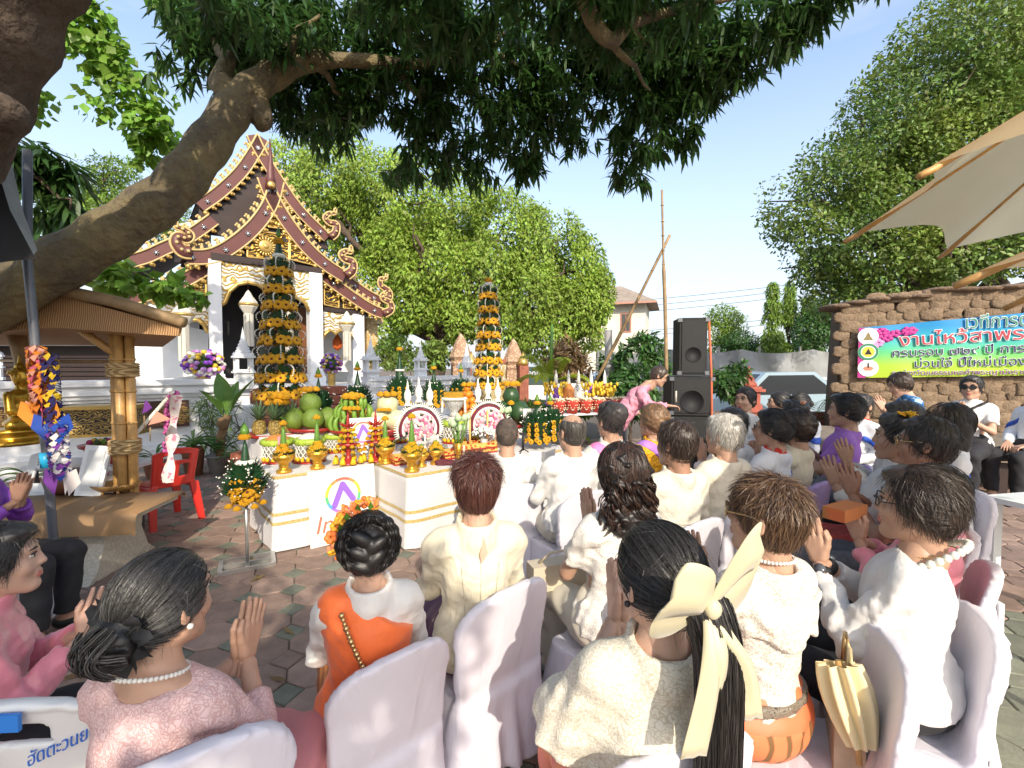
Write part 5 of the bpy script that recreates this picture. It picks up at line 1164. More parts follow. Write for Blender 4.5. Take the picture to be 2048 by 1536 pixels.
m_wp=mat('white print',(0.75,0.75,0.73),0.6);m_navy=mat('navy print',(0.015,0.018,0.1),0.5);m_crim=mat('crimson print',(0.42,0.03,0.06),0.5);m_grn=mat('green print',(0.03,0.22,0.16),0.5);m_pur=mat('purple print',(0.2,0.03,0.2),0.5)
def disc(b,c,r,y,mi):b.add([(c[0]+r*cos(k*pi/14),y,c[1]+r*sin(k*pi/14)) for k in range(28)],[tuple(range(28))],False,mi)
for i,(px,py) in enumerate(((1735,673),(1735,704),(1735,736))):
 q=wl(px,py);c=(q[0]-bx0,q[1]-bz0);r=0.155;b=MB();disc(b,c,r,-0.03,0);
 if i == 1:disc(b,c,r*0.98,-0.032,1);disc(b,c,r*0.72,-0.034,2);disc(b,c,r*0.62,-0.036,3)
 if i == 0:b.add([(c[0]+a*r,-0.034,c[1]+d*r) for a,d in ((-.5,-.45),(.5,-.45),(.35,-.2),(.22,0),(.15,.25),(0,.5),(-.15,.25),(-.22,0),(-.35,-.2))],[tuple(range(9))],mi=4)
 if i == 1:b.add([(c[0]+a*r,-0.038,c[1]+d*r) for a,d in ((-.35,-.3),(.35,-.3),(.2,0),(0,.4),(-.2,0))],[tuple(range(5))],mi=5)
 if i == 2:
  b.add([(c[0]+a*r,-0.034,c[1]+d*r) for a,d in ((-.55,0),(-.3,-.3),(.3,-.3),(.55,0),(.2,.2),(-.2,.2))],[tuple(range(6))],mi=6);b.boxz(c[0]-0.01,c[0]+0.01,-0.038,-0.034,c[1],c[1]+r*0.6,mi=5)
 b.build('emblem',[m_wp,mat('emblem green',(0.02,0.2,0.1),0.5),m_wp,mat('emblem yellow',(0.7,0.5,0.05),0.5),mat('emblem olive',(0.22,0.17,0.07),0.5),m_black,mat('emblem salmon',(0.6,0.2,0.12),0.5)],sheet_o)
def bline(txt,a,e,em,m):
 a,e=wl(*a),wl(*e);me=text_mesh(txt,1.0,0.002);xs=[v.co.x for v in me.vertices];x0=min(xs);sX=(e[0]-a[0])/(max(xs)-x0);ang=atan2(e[1]-a[1],e[0]-a[0])
 for q,mm,y in ((text_mesh(txt,1.0,0.001,offset=0.03),m_wp,-0.028),(me,m,-0.033)):part('lettering',q,mm,sheet_o,(a[0]-bx0-x0*sX,y,a[1]-bz0),(pi/2,-ang,0),(sX,em,1))
bline('เวทีการต',(1930,657),(2056,651),0.29,m_grn);bline('งานไหว้สาพระ',(1796,692),(2064,677),0.29,m_crim);bline('ครบรอบ ๗๒๙ ปี การ',(1784,714),(2048,704),0.2,m_navy);bline('ม่วนใจ๋ ปี๋ใหม่เมือง',(1828,735),(2050,730),0.2,m_navy);bline('ณ ข่วงวัฒนธรรมหอคำพระญามังราย',(1783,750),(2052,748),0.115,m_pur)
# the low stage the guests sit on
sg=thing('stage','low wooden stage with a dark open underside along the mud wall','stage',WA,wrz);b=MB();m_plank=mat('grey old planks',(0.2,0.16,0.12),0.8,0.3,5)
SGY=-2.2
for k in range(9):b=MB();b.boxz(-1.6,5.5,SGY+k*0.243,SGY+k*0.243+0.235,0.56,0.62);b.build('plank',m_plank,sg)
b=MB();b.boxz(-1.6,5.5,SGY-0.03,SGY-0.003,0.47,0.6);b.build('fascia',m_plank,sg);b=MB()
for k in range(8):b.boxz(-1.5+k*0.95,-1.4+k*0.95,SGY+0.1,SGY+0.2,0,0.56)
b.build('post',m_brown,sg)
b=MB();b.boxz(-1.6,5.5,SGY+0.9,SGY+0.95,0,0.55);b.build('skirt',m_black,sg)  # black sheet set back under the planks, standing in for the underside's shade
# ------------------------------------------------------------------ loudspeakers
def speaker(px0,px1,pt,pb,Y,dpt,label,z0=None,grp='stacked loudspeakers',rz=-0.12):
 a,c=at(px0,pt,Y),at(px1,pb,Y);W_=c.x-a.x;Hh=a.z-c.z;o=thing('loudspeaker',label,'loudspeaker',((a.x+c.x)/2,Y,c.z),rz,grp);b=MB()
 b.boxz(-W_/2,W_/2,0,dpt,0,Hh-0.01);b.build('cabinet',mat('scuffed black cabinet',(0.012,0.012,0.013),0.75,0.4,8,0.2,60),o)
 b=MB();b.boxz(-W_/2+0.03,W_/2-0.03,-0.015,-0.001,0.04,Hh-0.05);gr=b.build('grille',pattern('black mesh grille',(0.003,0.003,0.003),(0.011,0.011,0.012),'dots',160,0.25,0.1,0.6,0.5),o)
 b=MB(True);b.T=Matrix.Translation((0,-0.016,Hh*0.36))@ Matrix.Rotation(pi/2,4,'X');b.lathe([(0,-0.001),(W_*0.27,-0.001),(W_*0.3,0.002),(W_*0.3,0.0)],24);b.build('cone_outline',mat('speaker cone',(0.008,0.008,0.009),0.7),o)
 b=MB()
 for x in (-1,1):
  for z in (0.03,Hh-0.05):b.boxz(x*W_/2-0.03,x*W_/2+0.03,-0.02,0.03,z-0.02,z+0.035)
 b.build('corner',m_metal,o);b=MB();b.boxz(W_/2,W_/2+0.012,dpt*0.35,dpt*0.65,Hh*0.5,Hh*0.62);b.build('handle',m_metal,o);return a,c
SY=6.6;speaker(1345,1421,832,970,SY,0.55,'bottom loudspeaker of the stack, black cabinet on the paving');speaker(1345,1423,752,831,SY,0.58,'middle loudspeaker of the stack, wide scuffed black cabinet');speaker(1361,1412,634,751,SY,0.42,'top loudspeaker of the stack, tall narrow black cabinet')
a=at(1418,640,SY-0.02);c=at(1424,900,SY-0.05);o=thing('strap','orange webbing strap running down the side of the loudspeakers','strap',a);b=MB(True);b.tube([(0,0,0),(0.04,-0.01,(c.z-a.z)*0.4),(0.05,-0.03,(c.z-a.z)*0.7),(0.03,-0.02,c.z-a.z)],0.018,6);b.build('webbing',mat('orange webbing',(0.55,0.13,0.06),0.7),o)
# ------------------------------------------------------------------ parasols at the right
m_para=mat('cream parasol cloth',(0.9,0.75,0.48),0.8,0.03,3,trans=0.75)
def parasol(c,rim,apex,R,a0,label):
 o=thing('parasol',label,'parasol',(c[0],c[1],0));n=8;b=MB(True);K=8
 for k in range(n):
  rows=[]
  for i in range(7):
   t=0.04+0.96*i/6;row=[]
   for j in range(K+1):
    s=j/K;w=a0+2*pi*(k+s)/n;ed=sin(pi*s);r=R*t*(1-ed*(0.14*t+0.06*t ** 4));z=apex-(apex-rim)*t ** 0.92+ed*0.06*t-0.0
    row.append((r*cos(w),r*sin(w),z))
   rows.append(row)
  b.sheet(rows)
 b.build('canopy',m_para,o)
 for k in range(n):
  w=a0+2*pi*k/n;d=Vector((cos(w),sin(w),0));b=MB(True);b.tube([d*(R*t)+Vector((0,0,apex-(apex-rim)*t ** 0.92-0.02)) for t in (0.05,0.3,0.6,0.8,1.0)]+[d*(R*1.045)+Vector((0,0,rim-0.05))],[0.008,0.008,0.008,0.009,0.016,0.015],8);b.build('rib',m_bamboo,o)
 b=MB(True);b.tube([(0,0,0),(0,0,apex+0.1)],0.03,10);b.build('pole',m_bamboo,o);b=MB(True);b.lathe([(0.25,0.0),(0.25,0.06),(0.05,0.1)],14);b.build('base',m_conc,o)
parasol((3.23,1.98),2.62,3.52,1.40,atan2(2.93-1.98,2.29-3.23),'large cream cloth parasol with wooden ribs at the upper right')
parasol((3.03,0.99),2.11,2.9,1.45,atan2(0.76,-1.23),'lower cream parasol below the large one at the right edge')
# ------------------------------------------------------------------ helpers that split a mesh into its loose pieces
def explode(o):
 me=o.data;n=len(me.vertices);par=list(range(n))
 def fd(a):
  while par[a] != a:par[a]=par[par[a]];a=par[a]
  return a
 polys=[tuple(p.vertices) for p in me.polygons]
 for p in polys:
  r=fd(p[0])
  for v in p[1:]:par[fd(v)]=r
 groups={}
 for i,p in enumerate(polys):groups.setdefault(fd(p[0]),[]).append(i)
 if len(groups)< 2:return [o]
 mats=list(me.materials);out=[];nm=o.name.split('.')[0];par_o=o.parent;mi=[p.material_index for p in me.polygons];sm=[p.use_smooth for p in me.polygons]
 for ids in groups.values():
  vi=sorted({v for i in ids for v in polys[i]});mp={v:k for k,v in enumerate(vi)};m2=bpy.data.meshes.new(nm);m2.from_pydata([me.vertices[v].co for v in vi],[],[[mp[v] for v in polys[i]] for i in ids])
  m2.polygons.foreach_set('material_index',[mi[i] for i in ids]);m2.polygons.foreach_set('use_smooth',[sm[i] for i in ids]);m2.update()
  c=mk(nm,m2,mats,par_o);out.append(c)
  for ch in list(o.children):ch.parent=out[0]
 bpy.data.objects.remove(o);return out
for o in [o for o in COL.objects if o.type == 'MESH']:
 nm=o.name.split('.')[0]
 if nm in ('crest','scallop','gold_edge','engraved_line','printed_orchids','node','moss_core','corner','coping','emblem','spire','base','lantern_body','louvre') and o.parent:o['kind']='stuff' if nm in ('crest','scallop','engraved_line','node','corner','gold_edge') else o.get('kind','thing')
 if o.get('kind')== 'thing':del o['kind']
for o in [o for o in COL.objects if o.type == 'MESH' and o.name.split('.')[0] in ('post','tail','riser','cheek_wall','side_wall','pane','louvre','coping')]:explode(o)
# ------------------------------------------------------------------ tables
m_cloth=mat('white table cloth',(0.62,0.61,0.61),0.75,0.04,4,0.15,90,sheen=0.2,dist=0.004)
m_braid=pattern('gold braid',(0.35,0.24,0.06),(0.62,0.48,0.2),'voronoi',60,0.1,0.1,0.5,0.8)
TZ=0.72
TO=gnd(548,954,TZ);TO.z=0;WX=Vector((-sin(TH),cos(TH),0))
def tl_(p):d=p-TO;return d.dot(UX),d.dot(WX)
_b,_c,_d=tl_(gnd(748,926,TZ)),tl_(gnd(814,951,TZ)),tl_(gnd(915,935,TZ))
U1=(_b[0]+_c[0])/2;W2=_c[1]
def tp_(u,w,z=0.0):p=TO+UX*u+WX*w;return Vector((p.x,p.y,z))
def rrect(u0,u1,w0,w1,r,n=6):
 out=[]
 for cx,cy,a in ((u1-r,w0+r,-pi/2),(u1-r,w1-r,0),(u0+r,w1-r,pi/2),(u0+r,w0+r,pi)):
  for k in range(n+1):t=a+pi/2*k/n;out.append((cx+r*cos(t),cy+r*sin(t)))
 dense=[]
 for i in range(len(out)):
  a,c=Vector(out[i]),Vector(out[(i+1)% len(out)]);m=max(1,int((c-a).length/0.09))
  for k in range(m):dense.append(a.lerp(c,k/m))
 return dense
def cloth_table(name,label,u0,u1,w0,w1,z0,z1,braid=True,flare=0.035,group=None,cat='table'):
 o=thing(name,label,cat,tp_(u0,w0,z0),TH,group);Lu,Lw=u1-u0,w1-w0;H_=z1-z0
 b=MB(True);per=rrect(0,Lu,0,Lw,0.05);n=len(per);cx,cy=Lu/2,Lw/2;rows=[]
 nr=[(per[(i+1)% n]-per[i-1]).normalized() for i in range(n)];nr=[Vector((q.y,-q.x)) for q in nr]
 for k in range(9):
  t=k/8;rows.append([(p.x+q.x*(flare*t+0.012*t*sin(i*1.05)*(1 if i % 3 else 1.6)),p.y+q.y*(flare*t+0.012*t*sin(i*1.05)*(1 if i % 3 else 1.6)),H_-(H_-0.015)*t) for i,(p,q) in enumerate(zip(per,nr))])
 b.sheet(rows,close=True);b.add([(p.x,p.y,H_) for p in per],[tuple(range(n))],False);b.build('cloth',m_cloth,o)
 if braid:
  for fz,w in ((0.0,0.026),(0.48,0.028),(0.6,0.028)):
   ra=[]
   for z in (H_*(1-fz)+0.002,H_*(1-fz)-w):
    t=1-z/H_;ra.append([(p.x+q.x*(flare*t+0.006+0.012*max(t,0)*sin(i*1.05)*(1 if i % 3 else 1.6)),p.y+q.y*(flare*t+0.006+0.012*max(t,0)*sin(i*1.05)*(1 if i % 3 else 1.6)),z) for i,(p,q) in enumerate(zip(per,nr))])
   b=MB(True);b.sheet(ra,close=True);b.build('gold_braid',m_braid,o)
 return o
cloth_table('offering_table','left white-draped offering table with gold braid, lettered board leaning on its front',0,U1+0.0,0,1.02,0,TZ)
cloth_table('offering_table','right white-draped offering table set forward beside the cropped-haired guests',U1+0.02,U1+2.3,W2,1.02,0,TZ)
cloth_table('back_table','higher white-draped table at the back holding the fruit',0.1,4.2,1.04,2.0,0,0.95,False)
# ------------------------------------------------------------------ flowers and leaves that repeat
m_mar=mat('marigold orange',(1.0,0.45,0.012),0.6,0.22,40,1.0,90,dist=0.012);m_mary=mat('marigold yellow',(0.85,0.5,0.012),0.6,0.15,40,1.0,90,dist=0.012)
m_cen=mat('flower centre',(0.12,0.015,0.01),0.7);m_lf=mat('folded banana leaf',(0.012,0.05,0.018),0.4,0.3,12);m_lfl=mat('fresh banana leaf',(0.1,0.22,0.03),0.4,0.3,8);m_bead=mat('jasmine buds',(0.78,0.77,0.68),0.6);m_gold2=mat('polished gold bowl',(0.72,0.4,0.05),0.28,0.12,30,0.5,60,metal=0.75,dist=0.006)
b=MB(True);b.lathe([(0.0,-0.3),(0.7,-0.2),(1.0,0.05),(0.85,0.3),(0.45,0.42),(0.3,0.36)],16,lob=8,la=0.12);b.lathe([(0.26,0.37),(0.22,0.44),(0.0,0.46)],8,mi=1);fl_me=b.mesh('flower');fl_me.materials.append(m_mar);fl_me.materials.append(m_cen)
b=MB(True)
for z,r,n_,f in ((-0.25,0.9,12,0.16),(0.0,1.0,12,0.2),(0.28,0.8,10,0.2),(0.5,0.45,8,0.15)):b.lathe([(r*0.6,z-0.18),(r,z),(r*0.75,z+0.2),(0.0,z+0.28)],n_*2,lob=n_,la=0.09)
mg_me=b.mesh('marigold');mg_me.materials.append(m_mar);mgy_me=mg_me.copy();mgy_me.materials.clear();mgy_me.materials.append(m_mary)
def fan_mesh(n=11,spread=2.2,beads=True,L=1.0):
 b=MB()
 for k in range(n):
  a=(k/(n-1)-0.5)*spread;d=Vector((sin(a),0,cos(a)));s=Vector((cos(a),0,-sin(a)));l=L*(1-0.25*abs(a)/(spread/2));y=Vector((0,0.02*(k % 2),0))
  b.add([y+d*0.05,y+d*l*0.6+s*0.1+Vector((0,-0.02,0)),y+d*l,y+d*l*0.6-s*0.1+Vector((0,-0.02,0))],[(0,1,2,3)])
  if beads:
   k % 2 or b.ell(y+d*(l*1.03),0.03,5,4,mi=1)
 me=b.mesh('leaf_fan');me.materials.append(m_lf);me.materials.append(m_bead);return me
fan_me=fan_mesh();fan_plain=fan_mesh(9,1.1,False);fan_wide=fan_mesh(13,2.9)
def out_rot(w,tilt):return Euler((tilt,0,w-pi/2+pi),'XYZ')
def flowers_ring(par,z,r,n,s,me=None,out=True,jit=0.1):
 for k in range(n):
  w=2*pi*(k+RND.uniform(-.2,.2))/n;o=part('flower',me or fl_me,None,par,(r*cos(w),r*sin(w),z+RND.uniform(-.2,.2)*s),(0,pi/2-0.25+RND.uniform(-.2,.2),w),s)
def bead_arc(b,p0,p1,rise,n=9,r=0.008,out=Vector()):
 for k in range(n+1):t=k/n;q=Vector(p0).lerp(Vector(p1),t)+(Vector((0,0,rise))+out)*(4*t*(1-t));b.ell(q,r,5,4)
def tower(label,p,zs,rs,ztop,n0,s):
 o=thing('flower_tower',label,'flower tower',p,0.3);zb=zs[-1]-(zs[-2]-zs[-1]);b=MB(True);b.tube([(0,0,0),(0,0,ztop-0.1)],[0.05,0.02],8);b.build('pole',m_lfl,o)
 for k,(z,r) in enumerate(zip(zs,rs)):
  gap=(zs[k-1]-z) if k else (zs[0]-zs[1]);b=MB(True);b.lathe([(r*0.3,z-0.05*r),(r*0.9,z-0.12*r),(r*0.92,z+0.1*r),(0.0,z+0.14*r)],16);ti=b.build('tier',m_lf,o)
  flowers_ring(ti,z,r*0.95,int(n0*(0.6+0.4*r/max(rs))),s);flowers_ring(ti,z+s*0.75,r*0.72,int(n0*0.6),s*0.85)
  bb=MB(True);nf=7
  for q in range(nf):
   w=2*pi*q/nf+k*0.4;part('leaf_fan',fan_plain if q % 2 else fan_me,None,ti,(r*0.72*cos(w),r*0.72*sin(w),z+0.02),(-0.32,0,w-pi/2),gap*0.72)
   w2=w+0.2;d=Vector((cos(w2),sin(w2),0));bead_arc(bb,d*r*1.0+Vector((0,0,z)),d*r*0.75+Vector((0,0,z+gap*0.75)),gap*0.12,9,0.009*s/0.06,d*r*0.35)
  tag(bb.build('bead_string',m_bead,ti),kind='stuff')
 t0=zs[0]+(zs[0]-zs[1])*0.9;b=MB(True);b.lathe([(rs[0]*0.45,zs[0]),(rs[0]*0.35,t0),(0.035,ztop-0.16),(0.0,ztop-0.02)],10);b.build('leaf_cone',m_lf,o)
 part('marigold',mg_me,None,o,(0,0,ztop-0.12),(0,0,0),s*1.15);b=MB(True);b.lathe([(rs[0]*0.42,t0-0.03),(rs[0]*0.55,t0),(rs[0]*0.42,t0+0.03)],12);b.build('jasmine_ring',m_bead,o)
 b=MB(True);b.lathe([(0.02,ztop-0.06),(0.035,ztop-0.02),(0.0,ztop+0.1)],8);b.build('bud',m_lfl,o);return o
YT=6.4;p=at(563,800,YT);zs=[at(563,v,YT).z-0.6 for v in (545,581,613,650,682,720,755,789)];sc_=YT/900
tower('tallest tower of orange flower rings and leaf fans, left, before the chapel doorway',(p.x,YT,0.6),zs,[q*sc_ for q in (23,26,30,34,37,41,45,48)],at(563,466,YT).z-0.6,15,0.072)
YT2=7.2;p=at(977,800,YT2);zs=[at(977,v,YT2).z-0.6 for v in (593,620,645,671,695,722,746,772)];sc_=YT2/900
tower('slimmer tower of orange flower rings, right, before the brick gate',(p.x,YT2,0.6),zs,[q*sc_ for q in (16,18,20,22,24,26,28,30)],at(977,546,YT2).z-0.6,12,0.062)
for c,lab in ((p,'grey plinth under the slimmer flower tower'),(at(563,800,YT),'brick plinth under the tallest flower tower')):
 o=thing('plinth',lab,'plinth',(c.x,YT2 if c is p else YT,0));b=MB();b.boxz(-.42,.42,-.42,.42,0,0.52);b.boxz(-.46,.46,-.46,.46,0.52,0.6);b.build('block',m_conc if c is p else m_brick,o)
# ------------------------------------------------------------------ offerings in gold bowls
def gold_bowl(p,sc,label,yellow=False,cone=0.2,top=True,n=9):
 o=thing('gold_bowl',label,'offering bowl',p,RND.uniform(0,6),'gold bowls of marigolds',sc);b=MB(True);b.lathe([(0.075,0),(0.078,0.025),(0.05,0.04),(0.042,0.06),(0.055,0.075),(0.04,0.09),(0.075,0.115),(0.105,0.15),(0.112,0.2),(0.104,0.2),(0.08,0.15),(0,0.12)],20);bo=b.build('bowl',m_gold2,o)
 me=mgy_me if yellow else mg_me
 for k in range(n):
  w=k*2.4;r=0.075*(k/n)** 0.5;part('marigold',fl_me if (k % 2 and not yellow) else me,None,o,(r*cos(w),r*sin(w),0.285-0.09*(r/0.075)),(RND.uniform(-.5,.5),RND.uniform(-.5,.5),w),0.05)
 for k in range(5):w=k*1.257+0.3;part('leaf_fan',fan_wide,None,o,(0.07*cos(w),0.07*sin(w),0.17),(-0.6,0,w-pi/2),0.1)
 b=MB(True);b.lathe([(0.03,0.22),(0.034,0.3),(0.02,0.3+cone*0.6),(0.0,0.3+cone)],8);b.build('leaf_cone',m_lfl,o)
 if top:part('marigold',me,None,o,(0,0,0.3+cone),(0,0,0),0.045)
 return o
for px,py,sc,yl,cn,lab in ((568,945,1.0,False,.22,'gold bowl of orange flowers and a pink candle nearest the left corner of the table'),(635,937,1.0,True,.26,'gold bowl of marigolds with a yellow top, second along the left table edge'),(771,927,1.0,True,.22,'gold bowl of yellow marigolds at the inner corner between the two tables'),
                             (824,943,1.05,True,.26,'gold bowl heaped with yellow flowers at the front corner of the right table'),(843,933,0.75,True,.05,'small gold bowl close behind the front corner bowl'),(872,928,0.85,True,.03,'gold pedestal dish of yellow petals beside the maroon cloth')):
 gold_bowl(gnd(px,py,TZ+0.002),sc*0.92,lab,yl,cn,cn > 0.1)
o=thing('candle','pink candle in front of the first gold bowl','candle',gnd(559,938,TZ)+Vector((0,0,0.2)));b=MB(True);b.tube([(0,0,-0.02),(0.0,0,0.13)],0.012,8);b.build('wax',mat('pink wax',(0.75,0.25,0.3),0.5),o)
# leaf-cone offerings with fans and flower columns behind
def baisri(p,h,label,cols=3,dark=True,sc=1.0):
 o=thing('leaf_offering',label,'leaf offering',p,RND.uniform(-.4,.4),'folded leaf offerings with marigold tips',sc);b=MB(True);b.lathe([(0.1,0),(0.11,0.05),(0.07,0.1),(0.06,h*0.5),(0.025,h*0.8),(0,h)],10);b.build('leaf_cone',m_lf,o)
 for q in range(7):
  w=q*2*pi/7
  for z,s in ((0.08,0.3),(0.2,0.24)):part('leaf_fan',fan_me if q % 2 else fan_plain,None,o,(0.06*cos(w),0.06*sin(w),z),(-0.45 if z < 0.1 else -0.25,0,w-pi/2),s)
 for q in range(cols):
  w=-pi/2+(q-(cols-1)/2)*0.7
  for k in range(4):part('flower',fl_me,None,o,(0.15*cos(w),0.15*sin(w),0.06+k*0.06),(0,pi/2,w),0.032)
 flowers_ring(o,0.03,0.15,9,0.035);part('marigold',mg_me,None,o,(0,0,h),(0,0,0),0.05);b=MB(True);b.lathe([(0.03,h+0.02),(0.03,h+0.05),(0,h+0.12)],6);b.build('bud',m_lfl,o);b=MB(True);b.lathe([(0.06,h*0.6),(0.075,h*0.62),(0.06,h*0.64)],10);b.build('jasmine_ring',m_bead,o);return o
for px,v0,v1,Y,lab in ((638,842,752,5.7,'leaf cone with white-tipped fans behind the pomelos'),(716,830,738,6.1,'dark leaf cone with spiky fans behind the green bananas'),(800,810,698,6.4,'tall leaf cone with two columns of red-eyed marigolds behind the melon'),(868,815,736,6.8,'leaf cone with marigold tip left of the silver bowl'),(922,810,742,7.0,'slender leaf cone beside the heap of oranges'),
                          (1074,886,806,5.6,'leaf offering with one marigold behind the phone tripod'),(1100,880,806,5.7,'leaf offering with orange flowers right of the phone tripod')):
 a=at(px,v0,Y);c=at(px,v1,Y);baisri(a,c.z-a.z,lab)
# the free-standing leaf and flower stand in front
sp0=gnd(495,1130);fs=thing('flower_stand','steel stand with leaf fans and marigolds in front of the left table','flower stand',sp0,radians(30));b=MB()
for x in (-0.2,0.2):b.boxz(x-0.018,x+0.018,-0.13,0.13,0.0,0.035)
for y in (-0.13,0.0,0.13):b.boxz(-0.2,0.2,y-0.016,y+0.016,0.001,0.034)
b.boxz(-0.018,0.018,-0.12,0.12,0.003,0.036);b.build('base_frame',m_chrome,fs);zt=at(493,1000,sp0.y).z;b=MB(True);b.tube([(0,0,0.03),(0,0,zt)],0.014,8);b.build('pole',m_chrome,fs)
zc=at(493,975,sp0.y).z
for q in range(6):w=q*pi/3+0.2;part('leaf_fan',fan_wide,None,fs,(0.06*cos(w),0.06*sin(w),zc-0.04),(-0.75,0,w-pi/2),0.22);part('leaf_fan',fan_me,None,fs,(0.04*cos(w+.5),0.04*sin(w+.5),zc+0.05),(-0.35,0,w+.5-pi/2),0.22)
for k in range(26):w=k*2.4;z=zc-0.1+0.16*((k*7)% 26)/26;r=0.12-0.04*abs(z-zc)/0.1;part('flower',fl_me,None,fs,(r*cos(w),r*sin(w),z),(0,pi/2-0.2,w),0.052)
for k in range(6):w=k*pi/3;part('marigold',mg_me,None,fs,(0.13*cos(w),0.13*sin(w),zc-0.15),(0,0,0),0.035)
b=MB(True);b.lathe([(0.06,zc),(0.05,zc+0.15),(0.02,zc+0.36),(0,zc+0.44)],10);b.build('leaf_cone',m_lf,fs);zm=at(491,874,sp0.y).z;part('marigold',mg_me,None,fs,(0,0,zm),(0,0,0),0.055);b=MB(True);b.lathe([(0.035,zm+0.02),(0.035,zm+0.06),(0,zm+0.13)],6);b.build('bud',m_lfl,fs)
b=MB(True);b.lathe([(0.06,zc+0.2),(0.085,zc+0.22),(0.06,zc+0.24)],10);bead_arc(b,(0.02,-0.08,zc+0.22),(0.03,-0.1,zc+0.02),0,8,0.012);tag(b.build('jasmine_ring',m_bead,fs),kind='stuff')
# ------------------------------------------------------------------ lattice drums with green rims
m_rim=mat('folded leaf rim',(0.36,0.5,0.05),0.5,0.3,14,0.8,50,dist=0.01);m_lat=pattern('jasmine lattice',(0.03,0.03,0.025),(0.72,0.71,0.64),'voronoi',26,0.22,0.06,0.7,0.6,stretch=(1,1,1.2))
lat_m=MB()
def drum(p,r,h,label,fill,cover=None):
 o=thing('garlanded_drum',label,'offering drum',p,RND.uniform(0,1),'white lattice drums with green leaf rims');b=MB(True);b.lathe([(r*0.8,0.02),(r*0.86,h*0.7),(r*0.9,h)],20);b.build('drum',mat('drum silver',(0.3,0.29,0.27),0.5),o)
 b=MB();N=16
 for k in range(N):
  for dr in (-1,1):
   a0=2*pi*k/N;pts=[(r*0.93*cos(a0+dr*0.8*t),r*0.93*sin(a0+dr*0.8*t),h*(0.82-0.62*t)) for t in (0,.25,.5,.75,1)];b.tube(pts,r*0.035,4,False)
 tag(b.build('jasmine_net',m_bead,o),kind='stuff')
 b=MB(True);b.lathe([(r*0.92,h*0.78),(r*1.08,h*0.84),(r*1.1,h*1.0),(r*0.95,h*1.08),(r*0.85,h)],40,lob=20,la=0.025);b.build('leaf_rim',m_rim,o)
 b=MB(True);N=14
 for k in range(N):w=2*pi*k/N;b.lathe([(0.0,0.05),(r*0.12,0.03),(r*0.14,-0.0),(0,-0.005)],6,(r*0.9*cos(w),r*0.9*sin(w),0.02))
 tag(b.build('fringe',m_mary,o),kind='stuff');b=MB(True);b.lathe([(0.0,h*1.28),(r*0.4,h*1.24),(r*0.75,h*1.08),(r*0.85,h*0.98)],18);b.build('heap',fill,o)
 b=MB(True);b.lathe([(r*1.15,-0.001),(r*1.05,0.012),(r*0.7,0.02)],18);b.build('dish',m_redl,o);return o
m_ricer=mat('orange grain',(0.5,0.2,0.04),0.8,0.2,80);m_ricew=mat('white rice',(0.62,0.58,0.52),0.8,0.15,80)
for px,py,r,h,f,lab in ((556,922,0.155,0.23,m_ricer,'lattice drum heaped with orange grain near the left end of the table'),(620,922,0.15,0.24,m_ricew,'lattice drum heaped with white rice behind the second gold bowl'),(672,903,0.12,0.2,m_ricew,'small lattice drum of rice behind the yellow garland stand'),(796,884,0.13,0.18,m_lfl,'lattice drum holding a green mango left of the flower arch'),(909,884,0.16,0.28,m_ricew,'tall lattice drum carrying the silver bowl, between the flower arches'),(956,878,0.12,0.2,m_ricew,'lattice drum half hidden under the right flower arch')):
 q=gnd(px,py,TZ+0.004);drum(q,r,h,lab,f)
# ------------------------------------------------------------------ boards with the emblem
PURP=mat('violet print',(0.27,0.12,0.72),0.5)
def logo_board(p,rz,w,h,tilt,label,logo=True,text='Ind',lz_=0.6,ls=0.3):
 o=thing('lettered_board',label,'board',p,rz);b=MB();b.boxz(-w/2,w/2,0,0.008,0,h);M=Matrix.Rotation(-tilt,4,'X');bo=b.build('panel',mat('white board',(0.76,0.75,0.71),0.5),o);bo.matrix_local=M
 if not logo:return o
 R=w*ls;cz=h*lz_;N=48;cols=['c46a5a','d08a50','d8c840','c8d040','58b878','58a0d8','a070d0','d070b0','c46a5a']
 rm=[mat('rainbow %d' % k,C(c),0.5) for k,c in enumerate(cols)];b=MB()
 for k in range(N):
  a0,a1=pi/2+2*pi*k/N,pi/2+2*pi*(k+1)/N;ri,ro=R*0.86,R*1.03;t=abs(((k+0.5)/N)*2-1);mi=min(7,int((1-t)*7.99))
  b.add([(ro*cos(a0),-0.003,cz+ro*sin(a0)),(ro*cos(a1),-0.003,cz+ro*sin(a1)),(ri*cos(a1),-0.003,cz+ri*sin(a1)),(ri*cos(a0),-0.003,cz+ri*sin(a0))],[(0,1,2,3)],mi=mi)
 b.build('rainbow_ring',rm,bo)
 for (x0,z0),(x1,z1),y in (((-0.02,0.62),(-0.52,-0.55),-0.003),((-0.02,0.62),(0.55,-0.3),-0.005)):
  a,c=Vector((x0*R,z0*R)),Vector((x1*R,z1*R));d=(c-a).normalized();n=Vector((-d.y,d.x))*R*0.17;out=[];
  for e,dd,s0 in ((c,d,1),(a,-d,1)):
   for k in range(9):t=-pi/2+pi*k/8;v=e+dd*(R*0.17)*cos(t)+(n if e is c else -n)*sin(t);out.append((v.x,y,cz+v.y))
  b=MB();b.add(out,[tuple(range(len(out)))]);b.build('emblem_stroke',PURP,bo)
 if text:
  me=text_mesh(text,w*0.36,0.001,0.25);me.materials.append(mat('salmon print',C('c8705c'),0.5));part('lettering',me,None,bo,(-w*0.44,-0.004,h*0.17),(pi/2,0,0))
 return o
fb0=gnd(628,1105);fb0=tp_(tl_(fb0)[0]+0.33,-0.12,0);logo_board(fb0,TH-0.02,0.66,0.73,0.1,'large white board with rainbow ring and violet emblem leaning on the left table',lz_=0.63,ls=0.26)
